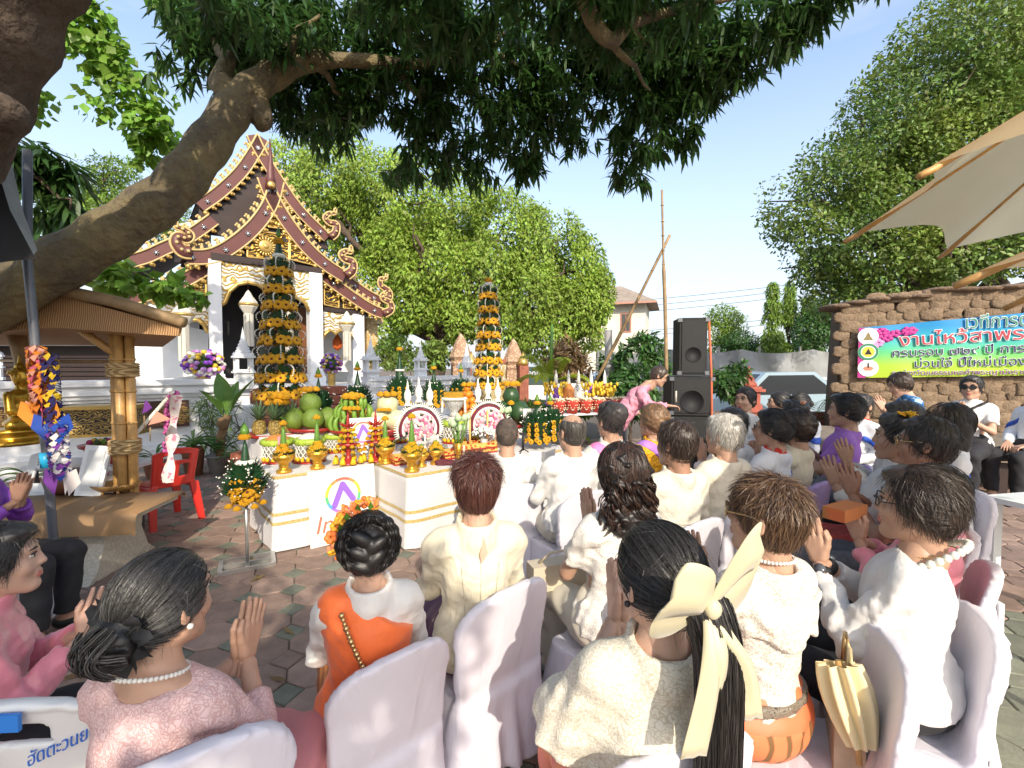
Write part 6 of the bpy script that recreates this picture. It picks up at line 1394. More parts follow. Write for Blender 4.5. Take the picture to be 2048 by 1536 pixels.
q=gnd(586,893,TZ);logo_board(q,0.25,0.36,0.31,0.12,'small pale board half hidden behind the lattice drums at left',text='',lz_=0.42,ls=0.34);q=gnd(728,912,TZ);logo_board(q,0.45,0.36,0.44,0.12,'white board with violet emblem standing between the two garland stands',text='Ind',lz_=0.62,ls=0.33);q=at(1075,880,5.7);logo_board(q,0.2,0.36,0.4,0.1,'white emblem board behind the phone tripod',text='',lz_=0.6,ls=0.34)
# ------------------------------------------------------------------ fruit
def dish(o,r,m=m_redl):b=MB(True);b.lathe([(r*0.5,0),(r*0.45,0.02),(r*0.3,0.05),(r*0.9,0.1),(r,0.14),(r*0.94,0.14),(0,0.09)],20);b.build('dish',m,o)
BZ=0.952;m_pine=pattern('pineapple skin',(0.16,0.11,0.03),(0.42,0.3,0.07),'voronoi',34,0.16,0.1,0.7,0.8);m_pleaf=mat('pineapple leaf',(0.1,0.17,0.08),0.5,0.3,10)
o=thing('pineapple_dish','red dish of pineapples topped by a large marigold garland','fruit dish',at(548,868,5.4)-Vector((0,0,0.12)));dish(o,0.3)
b=MB(True);b.lathe([(0.05,0),(0.075,0.04),(0.08,0.1),(0.06,0.17),(0,0.2)],14);pme=b.mesh('pineapple');pme.materials.append(m_pine);b=MB();rn=random.Random(2)
for k in range(44):w=k*2.4;t=k/44;el_=0.2+1.2*t;d=Vector((cos(w)*cos(el_),sin(w)*cos(el_),sin(el_)));s=Vector((-sin(w),cos(w),0));l=0.16+0.12*t;p0=Vector((0,0,0.18));b.add([p0-s*0.013,p0+s*0.013,p0+d*l*0.6+s*0.012,p0+d*l+Vector((0,0,-0.02*(1-t))),p0+d*l*0.6-s*0.012],[(0,1,2,3,4)])
cme=b.mesh('pineapple_crown');cme.materials.append(m_pleaf)
for x,y in ((-0.12,-0.1),(0.08,-0.12),(0.18,0.05),(-0.02,0.1)):f=part('pineapple',pme,None,o,(x,y,0.12));part('pineapple_crown',cme,None,f)
for k in range(14):w=k*2.4;r=0.11*(k/14)** 0.5;part('marigold',mg_me,None,o,(0.08+r*cos(w),-0.05+r*sin(w)*0.5,0.56-0.3*r+(0.04 if k % 2 else -0.03)),(0,0,0),0.06)
def fruit(name,par,me,spots,s=1):
 for q in spots:part(name,me,None,par,q,(RND.uniform(-.3,.3),RND.uniform(-.3,.3),RND.uniform(0,6)),s)
def sph_me(name,prof,m,n=16):b=MB(True);b.lathe(prof,n);me=b.mesh(name);me.materials.append(m);return me
pom=sph_me('pomelo',[(0,-1),(0.6,-0.85),(1,-0.2),(0.9,0.45),(0.5,0.9),(0.12,1.08),(0,1.05)],mat('pomelo skin',(0.14,0.22,0.03),0.45,0.25,6,0.3,90))
o=thing('pomelo_dish','pile of green pomelos crowned with marigolds','fruit dish',at(625,860,5.5)-Vector((0,0,0.1)));dish(o,0.28);fruit('pomelo',o,pom,[(-0.17,-0.08,0.24),(0.08,-0.16,0.25),(0.17,0.05,0.24),(-0.02,0.1,0.24),(0.0,-0.04,0.43)],0.13)
for k in range(6):part('marigold',mg_me,None,o,(0.07*cos(k),0.07*sin(k)-0.04,0.6),(0,0,0),0.05)
ban=MB(True);ban.tube(spline([(0,0,0),(0.02,0.03,0.06),(0.02,0.035,0.12),(0.0,0.02,0.17)],3),[0.008,0.016,0.02,0.022,0.022,0.022,0.02,0.016,0.009,0.006],7);bme2=ban.mesh('banana');bme2.materials.append(mat('green banana',(0.17,0.31,0.04),0.45,0.25,8))
o=thing('banana_heap','heap of green bananas topped with marigolds','fruit dish',at(708,866,5.5)-Vector((0,0,0.08)));dish(o,0.3)
for ti_ in range(3):
 n_=16-4*ti_;r=0.25-0.075*ti_
 for k in range(n_):w=2*pi*k/n_+ti_;part('banana',bme2,None,o,(r*cos(w),r*sin(w),0.1+ti_*0.12),(0.15,RND.uniform(-.15,.15),w-pi/2),(1.3,1.3,1.25))
for k in range(12):w=k*2.4;r=0.12*(k/12)** 0.5;part('marigold',mg_me,None,o,(r*cos(w),r*sin(w)-0.05,0.55-0.2*r),(0,0,0),0.055)
for k in range(4):part('marigold',mg_me,None,o,(-0.02+0.05*k,-0.22,0.4),(0,0,0),0.04)
mel=sph_me('melon',[(0,-0.9),(0.7,-0.75),(1,0),(0.75,0.7),(0.1,0.92),(0,0.9)],mat('pale melon',(0.6,0.58,0.36),0.45,0.1,8));o=thing('melon_dish','pale round melons with marigold garlands on a red dish','fruit dish',at(776,862,5.6)-Vector((0,0,0.1)));dish(o,0.24);fruit('melon',o,mel,[(-0.08,-0.06,0.24),(0.1,-0.02,0.24),(0.0,0.0,0.43)],0.14)
for k in range(7):part('marigold',mg_me,None,o,(0.09*cos(k),0.09*sin(k)-0.02,0.56),(0,0,0),0.05)
for k in range(4):part('marigold',mg_me,None,o,(-0.06+0.04*k,-0.17,0.38),(0,0,0),0.035)
ora=sph_me('orange',[(0,-1),(0.7,-0.7),(1,0),(0.7,0.7),(0,0.95)],mat('orange peel',(0.75,0.25,0.02),0.45,0.12,20),12);o=thing('orange_heap','cone of oranges behind the silver bowl','fruit dish',at(935,834,6.4)-Vector((0,0,0.1)));dish(o,0.2)
for lv,n_,r in ((0,9,0.15),(1,7,0.115),(2,5,0.08),(3,3,0.045),(4,1,0.0)):fruit('orange',o,ora,[(r*cos(2*pi*k/n_+lv),r*sin(2*pi*k/n_+lv),0.17+lv*0.085) for k in range(n_)],0.055)
for k in range(5):part('marigold',mg_me,None,o,(0.06*cos(k*1.3),0.06*sin(k*1.3),0.56),(0,0,0),0.05)
wme=sph_me('watermelon',[(0,-1.1),(0.6,-0.9),(1,0),(0.6,0.9),(0,1.1)],pattern('watermelon rind',(0.012,0.04,0.015),(0.05,0.11,0.04),'wave',5,0.5,0.3,0.35,0,stretch=(2,2,0.2)),18);o=thing('watermelon_dish','dark green watermelons stacked with marigolds right of the slimmer tower','fruit dish',at(1022,852,6.0)-Vector((0,0,0.1)));dish(o,0.25);fruit('watermelon',o,wme,[(-0.12,-0.02,0.28),(0.12,0.0,0.28)],0.15);part('watermelon',wme,None,o,(0,0,0.5),(0,0,0),0.12)
for k in range(6):part('marigold',mg_me,None,o,(0.08*cos(k),0.08*sin(k),0.66),(0,0,0),0.055)
part('marigold',mg_me,None,o,(0.0,-0.18,0.42),(0,0,0),0.05)
# ------------------------------------------------------------------ garland stands, flower arches, silver bowls, trays, candles, lotus
def garland_stand(p,label,me,fringe,h=0.3):
 o=thing('garland_stand',label,'garland stand',p,0.5);b=MB(True);b.lathe([(0.1,0),(0.09,0.02),(0.04,0.05),(0.022,0.1),(0.03,0.14),(0.02,0.18),(0.09,0.2),(0.1,0.22),(0.03,0.23),(0.02,h+0.12),(0.012,h+0.2),(0,h+0.28)],12);b.build('stand',m_redl,o);b=MB()
 for k in range(8):w=k*pi/4;d=Vector((cos(w),sin(w),0));s=Vector((-sin(w),cos(w),0));c=Vector((0,0,h+0.1));b.add([c+d*0.02+s*0.015,c+d*0.1+Vector((0,0,0.05)),c+d*0.02-s*0.015,c+d*0.05+Vector((0,0,-0.01))],[(0,1,2,3)])
 b.build('carved_collar',m_redl,o)
 for k in range(8):
  w=k*pi/4+0.2
  for q in range(5):r=0.055+0.018*q;part('marigold',me,None,o,(r*cos(w),r*sin(w),h+0.06-q*0.055),(0,0,0),0.026)
  b=MB(True);b.lathe([(0.01,0.05),(0.026,0.01),(0.034,-0.02),(0,-0.025)],8,(0.135*cos(w),0.135*sin(w),0.04));b.build('tassel',fringe,o)
garland_stand(gnd(697,928,TZ),'red pedestal hung with yellow flower garlands near the middle of the left table',mgy_me,m_mary);garland_stand(gnd(752,922,TZ),'red pedestal hung with orange flower garlands beside the inner table corner',mg_me,m_mary)
m_silv=pattern('chased silver',(0.4,0.4,0.39),(0.62,0.62,0.6),'voronoi',30,0.15,0.1,0.3,0.9,0.008);m_pinkf=[mat('pink carnation',(0.75,0.36,0.42),0.7,0.2,60),mat('deep pink carnation',(0.6,0.12,0.25),0.7,0.2,60),mat('cream carnation',(0.78,0.68,0.55),0.7,0.15,60),mat('lilac carnation',(0.5,0.35,0.55),0.7)]
def flower_arch(p,sc,label):
 o=thing('flower_arch',label,'flower arch',p,0.35,'arched jasmine bouquets on silver bowls',sc);b=MB(True);b.lathe([(0.09,0),(0.08,0.03),(0.04,0.05),(0.1,0.1),(0.13,0.15),(0.12,0.15),(0,0.12)],16);b.build('silver_bowl',m_silv,o)
 b=MB(True);rn=random.Random(5)
 for k in range(90):w,q=rn.uniform(0,2*pi),rn.uniform(0,1)** 0.5;b.mi=rn.choice((0,0,0,1,2,2));b.ell((0.17*q*cos(w),-0.03-0.07*(1-q*q),0.3+0.17*q*sin(w)),0.026,7,5)
 tag(b.build('carnations',m_pinkf,o),kind='stuff')
 for r,y,m in ((0.255,0.0,m_bead),(0.215,-0.01,mat('maroon amaranth',(0.13,0.01,0.03),0.7)),(0.19,-0.015,m_bead),(0.16,-0.005,m_lf)):
  b=MB(True);b.tube([(r*cos(t),y,0.28+r*1.08*sin(t)) for t in [(-0.35+(pi+0.7)*k/22) for k in range(23)]],0.022 if r < 0.24 else 0.014,7);b.build('garland_band',m,o)
 b=MB()
 for k in range(44):t=-0.35+(pi+0.7)*k/43;d=Vector((cos(t),0,sin(t)*1.08));c=Vector((0,0,0.28));b.tube([c+d*0.25,c+d*0.3],[0.008,0.004],5,sm=True)
 tag(b.build('jasmine_fringe',m_bead,o),kind='stuff')
 for x in (-0.13,0,0.13):
  b=MB(True);b.tube([(x,0.02,0.3),(x,0.02,0.6-abs(x)*0.3)],0.022,8);b.build('leaf_stem',m_lf,o);z=0.6-abs(x)*0.3;b=MB(True);b.lathe([(0.055,z),(0.03,z+0.02),(0.025,z+0.05),(0.045,z+0.09),(0.04,z+0.15),(0.015,z+0.2),(0.01,z+0.27),(0,z+0.3)],10,(x,0.02,0));b.build('jasmine_finial',m_bead,o)
 for x in (0.05,0.2):b=MB(True);b.tube([(x,-0.1,0.22),(x,-0.11,0.1)],0.01,6);b.lathe([(0.008,0.1),(0.025,0.02),(0.03,-0.02),(0,-0.03)],8,(x,-0.11,0));b.build('tassel',m_bead,o)
q=gnd(839,905,TZ+0.03);flower_arch(q,0.98,'pink carnation bouquet under a white jasmine arch, left of the two arches');q=gnd(977,893,TZ+0.03);flower_arch(q,1.0,'lilac and pink bouquet under a jasmine arch, behind the cropped grey-haired man')
q=gnd(909,884,TZ);o=thing('silver_bowl','chased silver bowl hung with jasmine under a yellow box on the tall drum','bowl',q+Vector((0,0,0.36)));b=MB(True);b.lathe([(0.08,0),(0.06,0.03),(0.05,0.06),(0.11,0.12),(0.14,0.2),(0.15,0.24),(0.14,0.24),(0,0.2)],20);b.build('bowl',m_silv,o);b=MB(True)
for k in range(30):w=k*2*pi/30;b.ell((0.155*cos(w),0.155*sin(w),0.235),0.022,6,4)
for w in (-0.4,3.5):bead_arc(b,(0.16*cos(w),0.16*sin(w),0.23),(0.17*cos(w),0.17*sin(w),0.06),0,8,0.018)
tag(b.build('jasmine_string',m_bead,o),kind='stuff');b=MB();b.boxz(-0.13,0.13,-0.1,0.1,0.25,0.33);b.build('yellow_box',m_gold2,o)
m_trim=pattern('red and gold lacquer',(0.42,0.02,0.015),(0.65,0.4,0.1),'dots',26,0.4,0.08,0.35,0.4)
def tray(p,w,d,h,label,rz=0.6):
 o=thing('lacquer_tray',label,'tray',p,rz);b=MB()
 b.boxz(-w/2,w/2,-d/2,d/2,0,0.015);b.boxz(-w/2-.01,w/2+.01,-d/2-.01,d/2+.01,h*0.45,h*0.55);b.build('base',m_redl,o);b=MB();b.boxz(-w/2+.01,w/2-.01,-d/2+.01,d/2-.01,0.016,h*0.45-0.001);b.boxz(-w/2,w/2,-d/2,-d/2+.012,h*0.55+0.001,h);b.boxz(-w/2,w/2,d/2-.012,d/2,h*0.55+0.001,h);b.boxz(-w/2,-w/2+.012,-d/2+.013,d/2-.013,h*0.55+0.001,h);b.boxz(w/2-.012,w/2,-d/2+.013,d/2-.013,h*0.55+0.001,h);b.build('side',m_trim,o);return o
tray(gnd(800,928,TZ),0.17,0.15,0.1,'small red and gold tray between the inner corner bowl and the front bowl');tray(gnd(858,918,TZ),0.2,0.14,0.08,'red tray under the gold pedestal dishes');tray(gnd(898,917,TZ),0.17,0.13,0.1,'stacked red and gold tray behind the maroon cloth');tray(gnd(952,905,TZ),0.5,0.24,0.13,'long red and gold tray in front of the right flower arch')
o=thing('folded_cloth','crumpled maroon cloth lying on the front edge of the right table','cloth',gnd(893,930,TZ));s=SDF((-0.16,-0.09,-0.01),(0.16,0.09,0.09),0.008);s.ell((-0.05,0,0.02),(0.08,0.05,0.035),0.02);s.ell((0.06,0.01,0.02),(0.08,0.055,0.03),0.02);s.wrinkle(0.006,0.05,3);s.cut((0,0,-1),-0.001);V,F=s.net();mk('cloth',npmesh('cloth',V,F),mat('maroon cloth',(0.09,0.015,0.025),0.8),o)
for px,py,h,r,m,lab in ((940,908,0.5,0.012,mat('beeswax',(0.7,0.42,0.13),0.5),'tall beeswax candle left of the right flower arch'),(975,902,0.5,0.012,MATS['beeswax'],'second tall beeswax candle before the right flower arch'),(855,905,0.1,0.04,mat('pale glass candle',(0.7,0.5,0.4),0.3),'short candle in pale glass right of the left arch'),(887,905,0.09,0.05,m_paper,'white square candle before the tall drum'),(928,928,0.2,0.01,m_paper,'thin white candle at the table front')):
 o=thing('candle',lab,'candle',gnd(px,py,TZ));b=MB(True);b.tube([(0,0,0),(0,0,h)],r,10);b.build('wax',m,o);b=MB();b.tube([(0,0,h),(0,0,h+0.015)],0.002,4);b.build('wick',m_black,o)
def lotus_bunch(p,label):
 o=thing('lotus_bunch',label,'lotus buds',p);b=MB(True);b.lathe([(0.04,0),(0.03,0.03),(0.025,0.1),(0.05,0.2),(0.045,0.2),(0,0.16)],12);b.build('vase',m_gold2,o);bud=sph_me('lotus_bud',[(0,-0.9),(0.7,-0.6),(0.85,0),(0.5,0.7),(0,1.15)],mat('pale lotus bud',(0.42,0.55,0.33),0.5,0.15,8),10);b=MB(True)
 for k in range(9):w=k*2.4;r=0.1*(k/9)** 0.5+0.01;z=0.36+0.06*(k % 3);part('lotus_bud',bud,None,o,(r*cos(w),r*sin(w),z),(0.3*sin(-w),0.3*cos(w),0),0.045);b.tube([(r*0.3*cos(w),r*0.3*sin(w),0.15),(r*cos(w),r*sin(w),z-0.03)],0.006,5)
 tag(b.build('stems',m_lfl,o),kind='stuff')
lotus_bunch(gnd(917,922,TZ),'pale green lotus buds in a gold vase on the front of the right table');lotus_bunch(gnd(1003,895,TZ),'pale lotus buds in front of the lilac arch, next to the grey cropped head')
o=thing('flower_vase','spray of tiny white flowers in a glass on the red tray','flowers',gnd(968,904,TZ)+Vector((0,0,0.06)));b=MB(True);b.lathe([(0.04,0),(0.045,0.1),(0.04,0.1),(0,0.02)],10);b.build('glass',m_silv,o);b=MB(True);rn=random.Random(9)
for k in range(160):w,q=rn.uniform(0,6.28),rn.random()** 0.5;b.ell((0.14*q*cos(w),0.14*q*sin(w),0.17+0.05*(1-q*q)+rn.uniform(-.03,.03)),0.012,5,4)
tag(b.build('tiny_flowers',mat('tiny white flower',(0.7,0.73,0.7),0.8),o),kind='stuff')
o=thing('tripod','black phone tripod standing on the table beside the cropped grey head','tripod',at(1046,906,5.0));b=MB(True);b.tube([(0,0,0.03),(0,0,0.2)],0.014,8);b.build('stem',m_black,o)
for k in range(3):w=k*2.1;b=MB(True);b.tube([(0,0,0.05),(0.08*cos(w),0.08*sin(w),0)],0.006,5);b.build('leg',m_black,o)
b=MB();b.boxz(-0.04,0.04,-0.01,0.01,0.2,0.23);b.build('clamp',m_black,o)
# ------------------------------------------------------------------ the second table with baskets, right of the slim tower
bt_=at(1180,812,8.6);o=thing('basket_table','long table with red draped front and garlands, right of the watermelons','table',(bt_.x,8.6,0),0.35);L_=1.75;tz=at(1180,826,8.6).z;b=MB();b.boxz(-L_/2,L_/2,0,0.6,tz-0.04,tz);b.build('tabletop',m_plw,o)
for x in (-L_/2+.05,L_/2-.05):
 for y in (0.05,0.55):b=MB();b.boxz(x-.02,x+.02,y-.02,y+.02,0,tz-.04);b.build('leg',m_metal,o)
m_redc=mat('red bucket',(0.6,0.07,0.05),0.5,0.1,5);bk=MB(True);bk.lathe([(0.1,0),(0.14,0.22),(0.145,0.24),(0.0,0.23)],14);bkm=bk.mesh('bucket');bkm.materials.append(m_redc);rn=random.Random(6)
b=MB(True)
for k in range(60):b.ell((0.12*rn.uniform(-1,1),0.12*rn.uniform(-1,1),0.25+rn.uniform(0,.03)),0.02,5,4)
for k in range(6):w=k*pi/3;bead_arc(b,(0.14*cos(w),0.14*sin(w),0.23),(0.14*cos(w+1),0.14*sin(w+1),0.23),-0.16,8,0.012)
fm=b.mesh('flower_garland');fm.materials.append(mat('cream garland',(0.75,0.66,0.45),0.7));k=0
rb_=thing('red_bucket','red bucket of cream flowers on the basket table','bucket',(0,0,0),0,'red buckets of cream flowers in a row');part('bucket',bkm,None,rb_);tag(part('flower_garland',fm,None,rb_),kind='stuff');tmats=o.matrix_basis.copy()
tloc=Vector((bt_.x,8.6,tz));
for i in range(6):
 x=-0.72+i*0.29;p=tloc+Vector((x*cos(0.35)+0.16*sin(0.35),x*sin(0.35)+0.1,0));lab=('red bucket of cream flowers at the %s of the row on the basket table' %('left end','second place','third place','fourth place','fifth place','right end')[i])
 place(rb_,p,0,lab) if i == 0 else dup(rb_,p,0,lab)
m_ppl=mat('purple ribbon',(0.24,0.09,0.48),0.5,0.2,10)
def basket(px,lab,style):
 Y=9.0;a=at(px,800,Y);t_=at(px,738,Y).z-a.z;o=thing('stupa_basket',lab,'offering basket',a,0,'stupa-shaped baskets with white spires');b=MB(True);b.lathe([(0.22,-0.1),(0.23,-0.06),(0.16,-0.03),(0.12,0)],16);b.build('stand',m_ppl,o)
 body={'orange':mat('orange basket',(0.6,0.22,0.05),0.6,0.2,40),'white':pattern('white lattice basket',(0.1,0.1,0.09),(0.74,0.72,0.65),'dots',22,0.3,0.06,0.6,0.5),'purple':m_ppl,'rose':mat('rose wood',(0.45,0.2,0.12),0.6)}[style];r=0.15 if style in ('orange','white') else 0.07
 b=MB(True);b.lathe([(r*0.8,0),(r,t_*0.12),(r*0.85,t_*0.3),(r*0.35,t_*0.5),(0.03,t_*0.55)],14);b.build('basket',body,o);b=MB(True);b.lathe([(0.05,t_*0.52),(0.035,t_*0.62),(0.03,t_*0.8),(0.012,t_*0.9),(0,t_*1.0)],10);b.build('spire',m_bead,o)
 if style in ('purple','rose'):
  b=MB(True);rn=random.Random(px)
  for k in range(60):w=rn.uniform(0,6.28);q=rn.uniform(0.1,0.26);b.ell((q*cos(w),q*sin(w),t_*rn.uniform(0.15,0.55)),(0.03,0.03,0.045),6,4)
  tag(b.build('yellow_blossoms',mat('golden shower blossom',(0.75,0.5,0.04),0.6,0.2,20),o),kind='stuff')
basket(1112,'purple stand with white spire, leftmost of the basket row','purple');basket(1137,'orange woven basket with white spire','orange');basket(1157,'white lattice basket with white spire','white');basket(1182,'purple stand wreathed in yellow blossom','purple');basket(1209,'rose wood spire with hanging yellow blossom','rose')
# ------------------------------------------------------------------ plants
def fronds(o,n,L,seed,el0,el1,lw,leafl,m,nl=26,name='frond',arch=0.9):
 r=random.Random(seed)
 for k in range(n):
  w=2*pi*k/n+r.uniform(-.3,.3);e=r.uniform(el0,el1);l=L*r.uniform(0.8,1.1);pts=[];d=Vector((cos(w),sin(w),0))
  for i in range(nl+1):t=i/nl;a=e-arch*t*t;pts.append((pts[-1] if pts else Vector())+(d*cos(a)+Vector((0,0,sin(a))))*(l/nl))
  b=MB();b.tube(pts[::4]+[pts[-1]],0.008,4,False)
  for i in range(4,nl):
   t=i/nl;s=Vector((-d.y,d.x,0));ll=leafl*(1-abs(t-0.45)** 1.5*1.2)
   for g in (-1,1):
    q=(s*g*0.85+(pts[i+1]-pts[i]).normalized()*0.6+Vector((0,0,-0.25))).normalized();c=pts[i];v=(pts[i+1]-pts[i]).normalized()*lw;b.add([c-v*0.5,c+q*ll*0.5-v*0.9+Vector((0,0,0.01)),c+q*ll+Vector((0,0,-0.06*ll)),c+q*ll*0.5+v*0.9],[(0,1,2,3)])
  b.build(name,m,o)
pp=at(1100,790,10.5);o=thing('areca_palm','young palm with bright yellow-green fronds beside the notice board','palm',(pp.x,pp.y,0));m_palm=mat('yellow palm leaflet',(0.34,0.42,0.03),0.45,trans=0.35,island=0.15);c_=bpy.data.objects.new('stem_top',None);b=MB(True);b.tube([(0,0,0),(0.02,0,1.4)],[0.05,0.03],8);b.build('stem',m_lfl,o)
n0=len(o.children);fronds(o,9,1.1,4,0.5,1.3,0.03,0.34,m_palm,22,arch=1.6)
for ch in list(o.children)[n0:]:ch.location=(0.02,0,1.35)
def simple_bush(name,label,px,py,Y,rr_,n,L,m,seed,cat='bush',W=None,gz=0):
 c=at(px,py,Y);tree(label,(c.x,Y,gz),[((c.x,Y,c.z),rr_),((c.x-rr_[0]*0.5,Y,c.z-rr_[2]*0.5),rr_),((c.x+rr_[0]*0.5,Y+0.2,c.z-rr_[2]*0.6),rr_)],n,m,m_bark2,seed,0.035,L,W or L*0.4,0.4,0.2,-0.4,3,0,name,None,0.4,cat)
simple_bush('bush','leafy upright bush between the leaning pole and the loudspeakers',1290,705,10.2,(0.42,0.4,0.45),2200,0.15,m_bush,61);simple_bush('bush','dark bush behind the man in pink',1262,770,9.6,(0.45,0.4,0.5),2200,0.16,m_bush,62);simple_bush('bush','small potted shrub behind the loudspeakers',1468,745,9.9,(0.3,0.3,0.4),1400,0.14,m_bush,63,gz=0.7);simple_bush('bush','dry brown twiggy shrub beside the yellow palm',1135,715,10.8,(0.4,0.3,0.5),1500,0.16,mat('dry leaf',(0.32,0.2,0.09),0.7,island=0.3),64);simple_bush('bush','bright low hedge of yellow-green leaves before the parked white sedan',1090,815,9.5,(0.8,0.35,0.16),2600,0.09,m_leafy,65);simple_bush('bush','dark shrubs at the foot of the terrace below the fig tree',820,690,14,(0.9,0.5,0.5),3000,0.16,m_leafd,66);simple_bush('bush','dark shrub between the speakers and the basket table',1225,745,11.5,(0.5,0.4,0.5),2200,0.18,m_bush,67)
tr_=at(1218,700,10.6);o=thing('stump','thin grey bare trunk beside the leaning pole','trunk',(tr_.x,tr_.y,0));b=MB(True);b.tube([(0,0,0),(0.02,0,1.2),(-0.02,0,at(1214,660,10.6).z)],[0.12,0.1,0.09],9);b.build('trunk',m_conc,o)
po=at(1628,790,9.6);o=thing('fan_palm','dark fan palm with arching spiky leaves by the planter wall','palm',(po.x,po.y,0.6));fronds(o,8,0.9,8,0.3,1.2,0.02,0.3,m_leafd,16,arch=1.3)
def broad_leaf(o,w,el,L,W,m,base=(0,0,0),bend=0.7,name='leaf'):
 b=MB(True);d=Vector((cos(w),sin(w),0));s=Vector((-sin(w),cos(w),0));p=Vector(base);rows=[];n=9
 for i in range(n+1):
  t=i/n;a=el-bend*t;p=p+(d*cos(a)+Vector((0,0,sin(a))))*(L/n);ww=W*(0.12 if t < 0.2 else sin(pi*min(1,(t-0.15)/0.88)** 0.8)+0.02);up=(-d*sin(a)+Vector((0,0,cos(a))));rows.append([p-s*ww*0.5+up*ww*0.12,p-s*ww*0.25+up*ww*0.02,p,p+s*ww*0.25+up*ww*0.02,p+s*ww*0.5+up*ww*0.12])
 b.sheet(rows);b.tube([r[2]+Vector((0,0,0.004)) for r in rows],0.008,4,False,mi=1);return b.build(name,[m,m_lfl],o)
def pot(o,r,h,m):b=MB(True);b.lathe([(r*0.7,0),(r*0.95,h*0.9),(r*1.05,h*0.92),(r*1.05,h),(r*0.9,h),(r*0.85,h*0.85),(0,h*0.85)],16);b.build('pot',m,o)
q=gnd(440,945);m_ban=mat('banana plant leaf',(0.13,0.25,0.04),0.4,0.2,3,trans=0.25);o=thing('potted_plant','broad-leaved plant with upright paddle leaves in a grey pot left of the tables','potted plant',q);pot(o,0.2,0.3,m_conc);b=MB(True);b.tube([(0,0,0.2),(0.03,0,0.6),(0.12,0.05,0.95)],[0.06,0.07,0.06],8);b.ell((0.1,-0.06,0.82),(0.1,0.05,0.11),8,6);b.build('stem',mat('dry brown stem',(0.22,0.13,0.06),0.8,0.3,8),o)
for w,e,l,W_ in ((2.6,1.45,0.75,0.3),(0.4,1.2,0.75,0.28),(4.2,1.1,0.6,0.25),(1.5,1.3,0.65,0.25)):broad_leaf(o,w,e,l,W_,m_ban,(0.1,0.04,0.85),0.35)
for w in (3.5,4.3,5.2,2.6,0.2):broad_leaf(o,w,1.0,0.5,0.14,m_bush,(0,0,0.28),0.9)
for px,py,lab,n_,L_2,m in ((388,950,'spider plant with pale arching leaves on a stand left of the broad-leaved plant',34,0.42,mat('variegated leaf',(0.3,0.36,0.14),0.5)),(478,948,'potted dracaena in front of the terrace wall',22,0.38,m_bush),(312,955,'thin shrub in a clay pot beside the bamboo post',16,0.4,m_bush),(60,1000,'spiky green plant on the ledge behind the white chair',20,0.32,m_bush)):
 q=gnd(px,py);o=thing('potted_plant',lab,'potted plant',q);h=0.45 if px == 388 else 0.26;pot(o,0.17,h,m_terra);rn=random.Random(px);V,F=[],[]
 for k in range(n_):broad_leaf(o,rn.uniform(0,6.28),rn.uniform(0.7,1.4),L_2*rn.uniform(.7,1.2),0.035,m,(0,0,h-0.02),1.6)
q=gnd(432,930,0);o=thing('leafy_shrub','small-leaved shrub climbing the terrace wall below the flower ball','shrub',q);b=MB(True);rn=random.Random(14)
for k in range(7):limb(b,(0,0,0),(rn.uniform(-.5,.5),rn.uniform(-.2,.2),rn.uniform(0.8,1.35)),0.014,0.005,0,6,0.05,rn)
b.build('stem',m_bark2,o);V,F=leaves([((0.0,0,1.0),(0.42,0.25,0.38)),((0.1,0,0.6),(0.35,0.25,0.35)),((-0.15,0,1.25),(0.25,0.2,0.3))],620,71,0.16,0.025,0.2,0.1,-0.8,3);mk('crown',npmesh('crown',V,F,smooth=False),mat('pale narrow leaf',(0.16,0.24,0.07),0.5,island=0.3),o)
# ------------------------------------------------------------------ the bamboo pavilion, bench, Buddha image and what lies on the bench
bq=gnd(257,1095);pv=thing('bamboo_pavilion','small bamboo pavilion with woven roof and roped bundle post at the left','pavilion',(bq.x,bq.y,0));zt=at(257,655,bq.y).z
bst=MB(True);bst.tube([(0,0,0),(0,0,zt)],[0.042,0.038],10)
for k in range(1,7):bst.lathe([(0.043,-0.012),(0.047,0),(0.043,0.012)],10,(0,0,zt*k/7))
bsm=bst.mesh('bamboo_stem');bsm.materials.append(m_bamboo)
for x,y,z in ((-0.075,0,0),(0.0,-0.04,-0.02),(0.07,0.0,0.0),(0.0,0.06,0.02)):part('bamboo_stem',bsm,None,pv,(x,y,0),(0,0,z*30))
m_rope=pattern('coir rope',(0.3,0.19,0.08),(0.55,0.4,0.2),'wave',40,0.5,0.2,0.8,1.0,stretch=(0.1,0.1,1))
for v,m in ((740,m_rope),(892,m_rope),(1050,mat('dark rope',(0.03,0.028,0.025),0.8))):
 zc_=at(257,v,bq.y).z;b=MB(True)
 for k in range(6):b.lathe([(0.118,-0.012),(0.132,0),(0.118,0.012)],18,(0,0,zc_+(k-2.5)*0.022))
 b.build('rope_lashing',m,pv)
def pvl(px,py,Y):return at(px,py,Y)-Vector((bq.x,bq.y,0))
e0,e1=pvl(368,648,4.1),pvl(-260,520,2.9);r0_,r1_=pvl(100,580,5.6),pvl(-300,470,4.6)
e0=pvl(366,645,4.0);ea=pvl(60,575,4.0);
b=MB(True);b.tube([pvl(368,645,4.0),pvl(230,603,4.0),pvl(80,572,4.0)],[0.05,0.055,0.055],10);b.build('ridge_pole',m_bambood,pv)
b=MB();th_=Vector((0,0.03,0));q4=[pvl(80,580,4.02),pvl(360,655,4.02),pvl(355,672,4.0),pvl(100,655,3.98),pvl(-80,668,3.9),pvl(-80,600,4.0)];b.add(q4+[p+th_ for p in q4],[tuple(range(6)),tuple(range(11,5,-1))]+[(i,(i+1)% 6,(i+1)% 6+6,i+6) for i in range(6)]);b.build('woven_fascia',m_weave,pv)
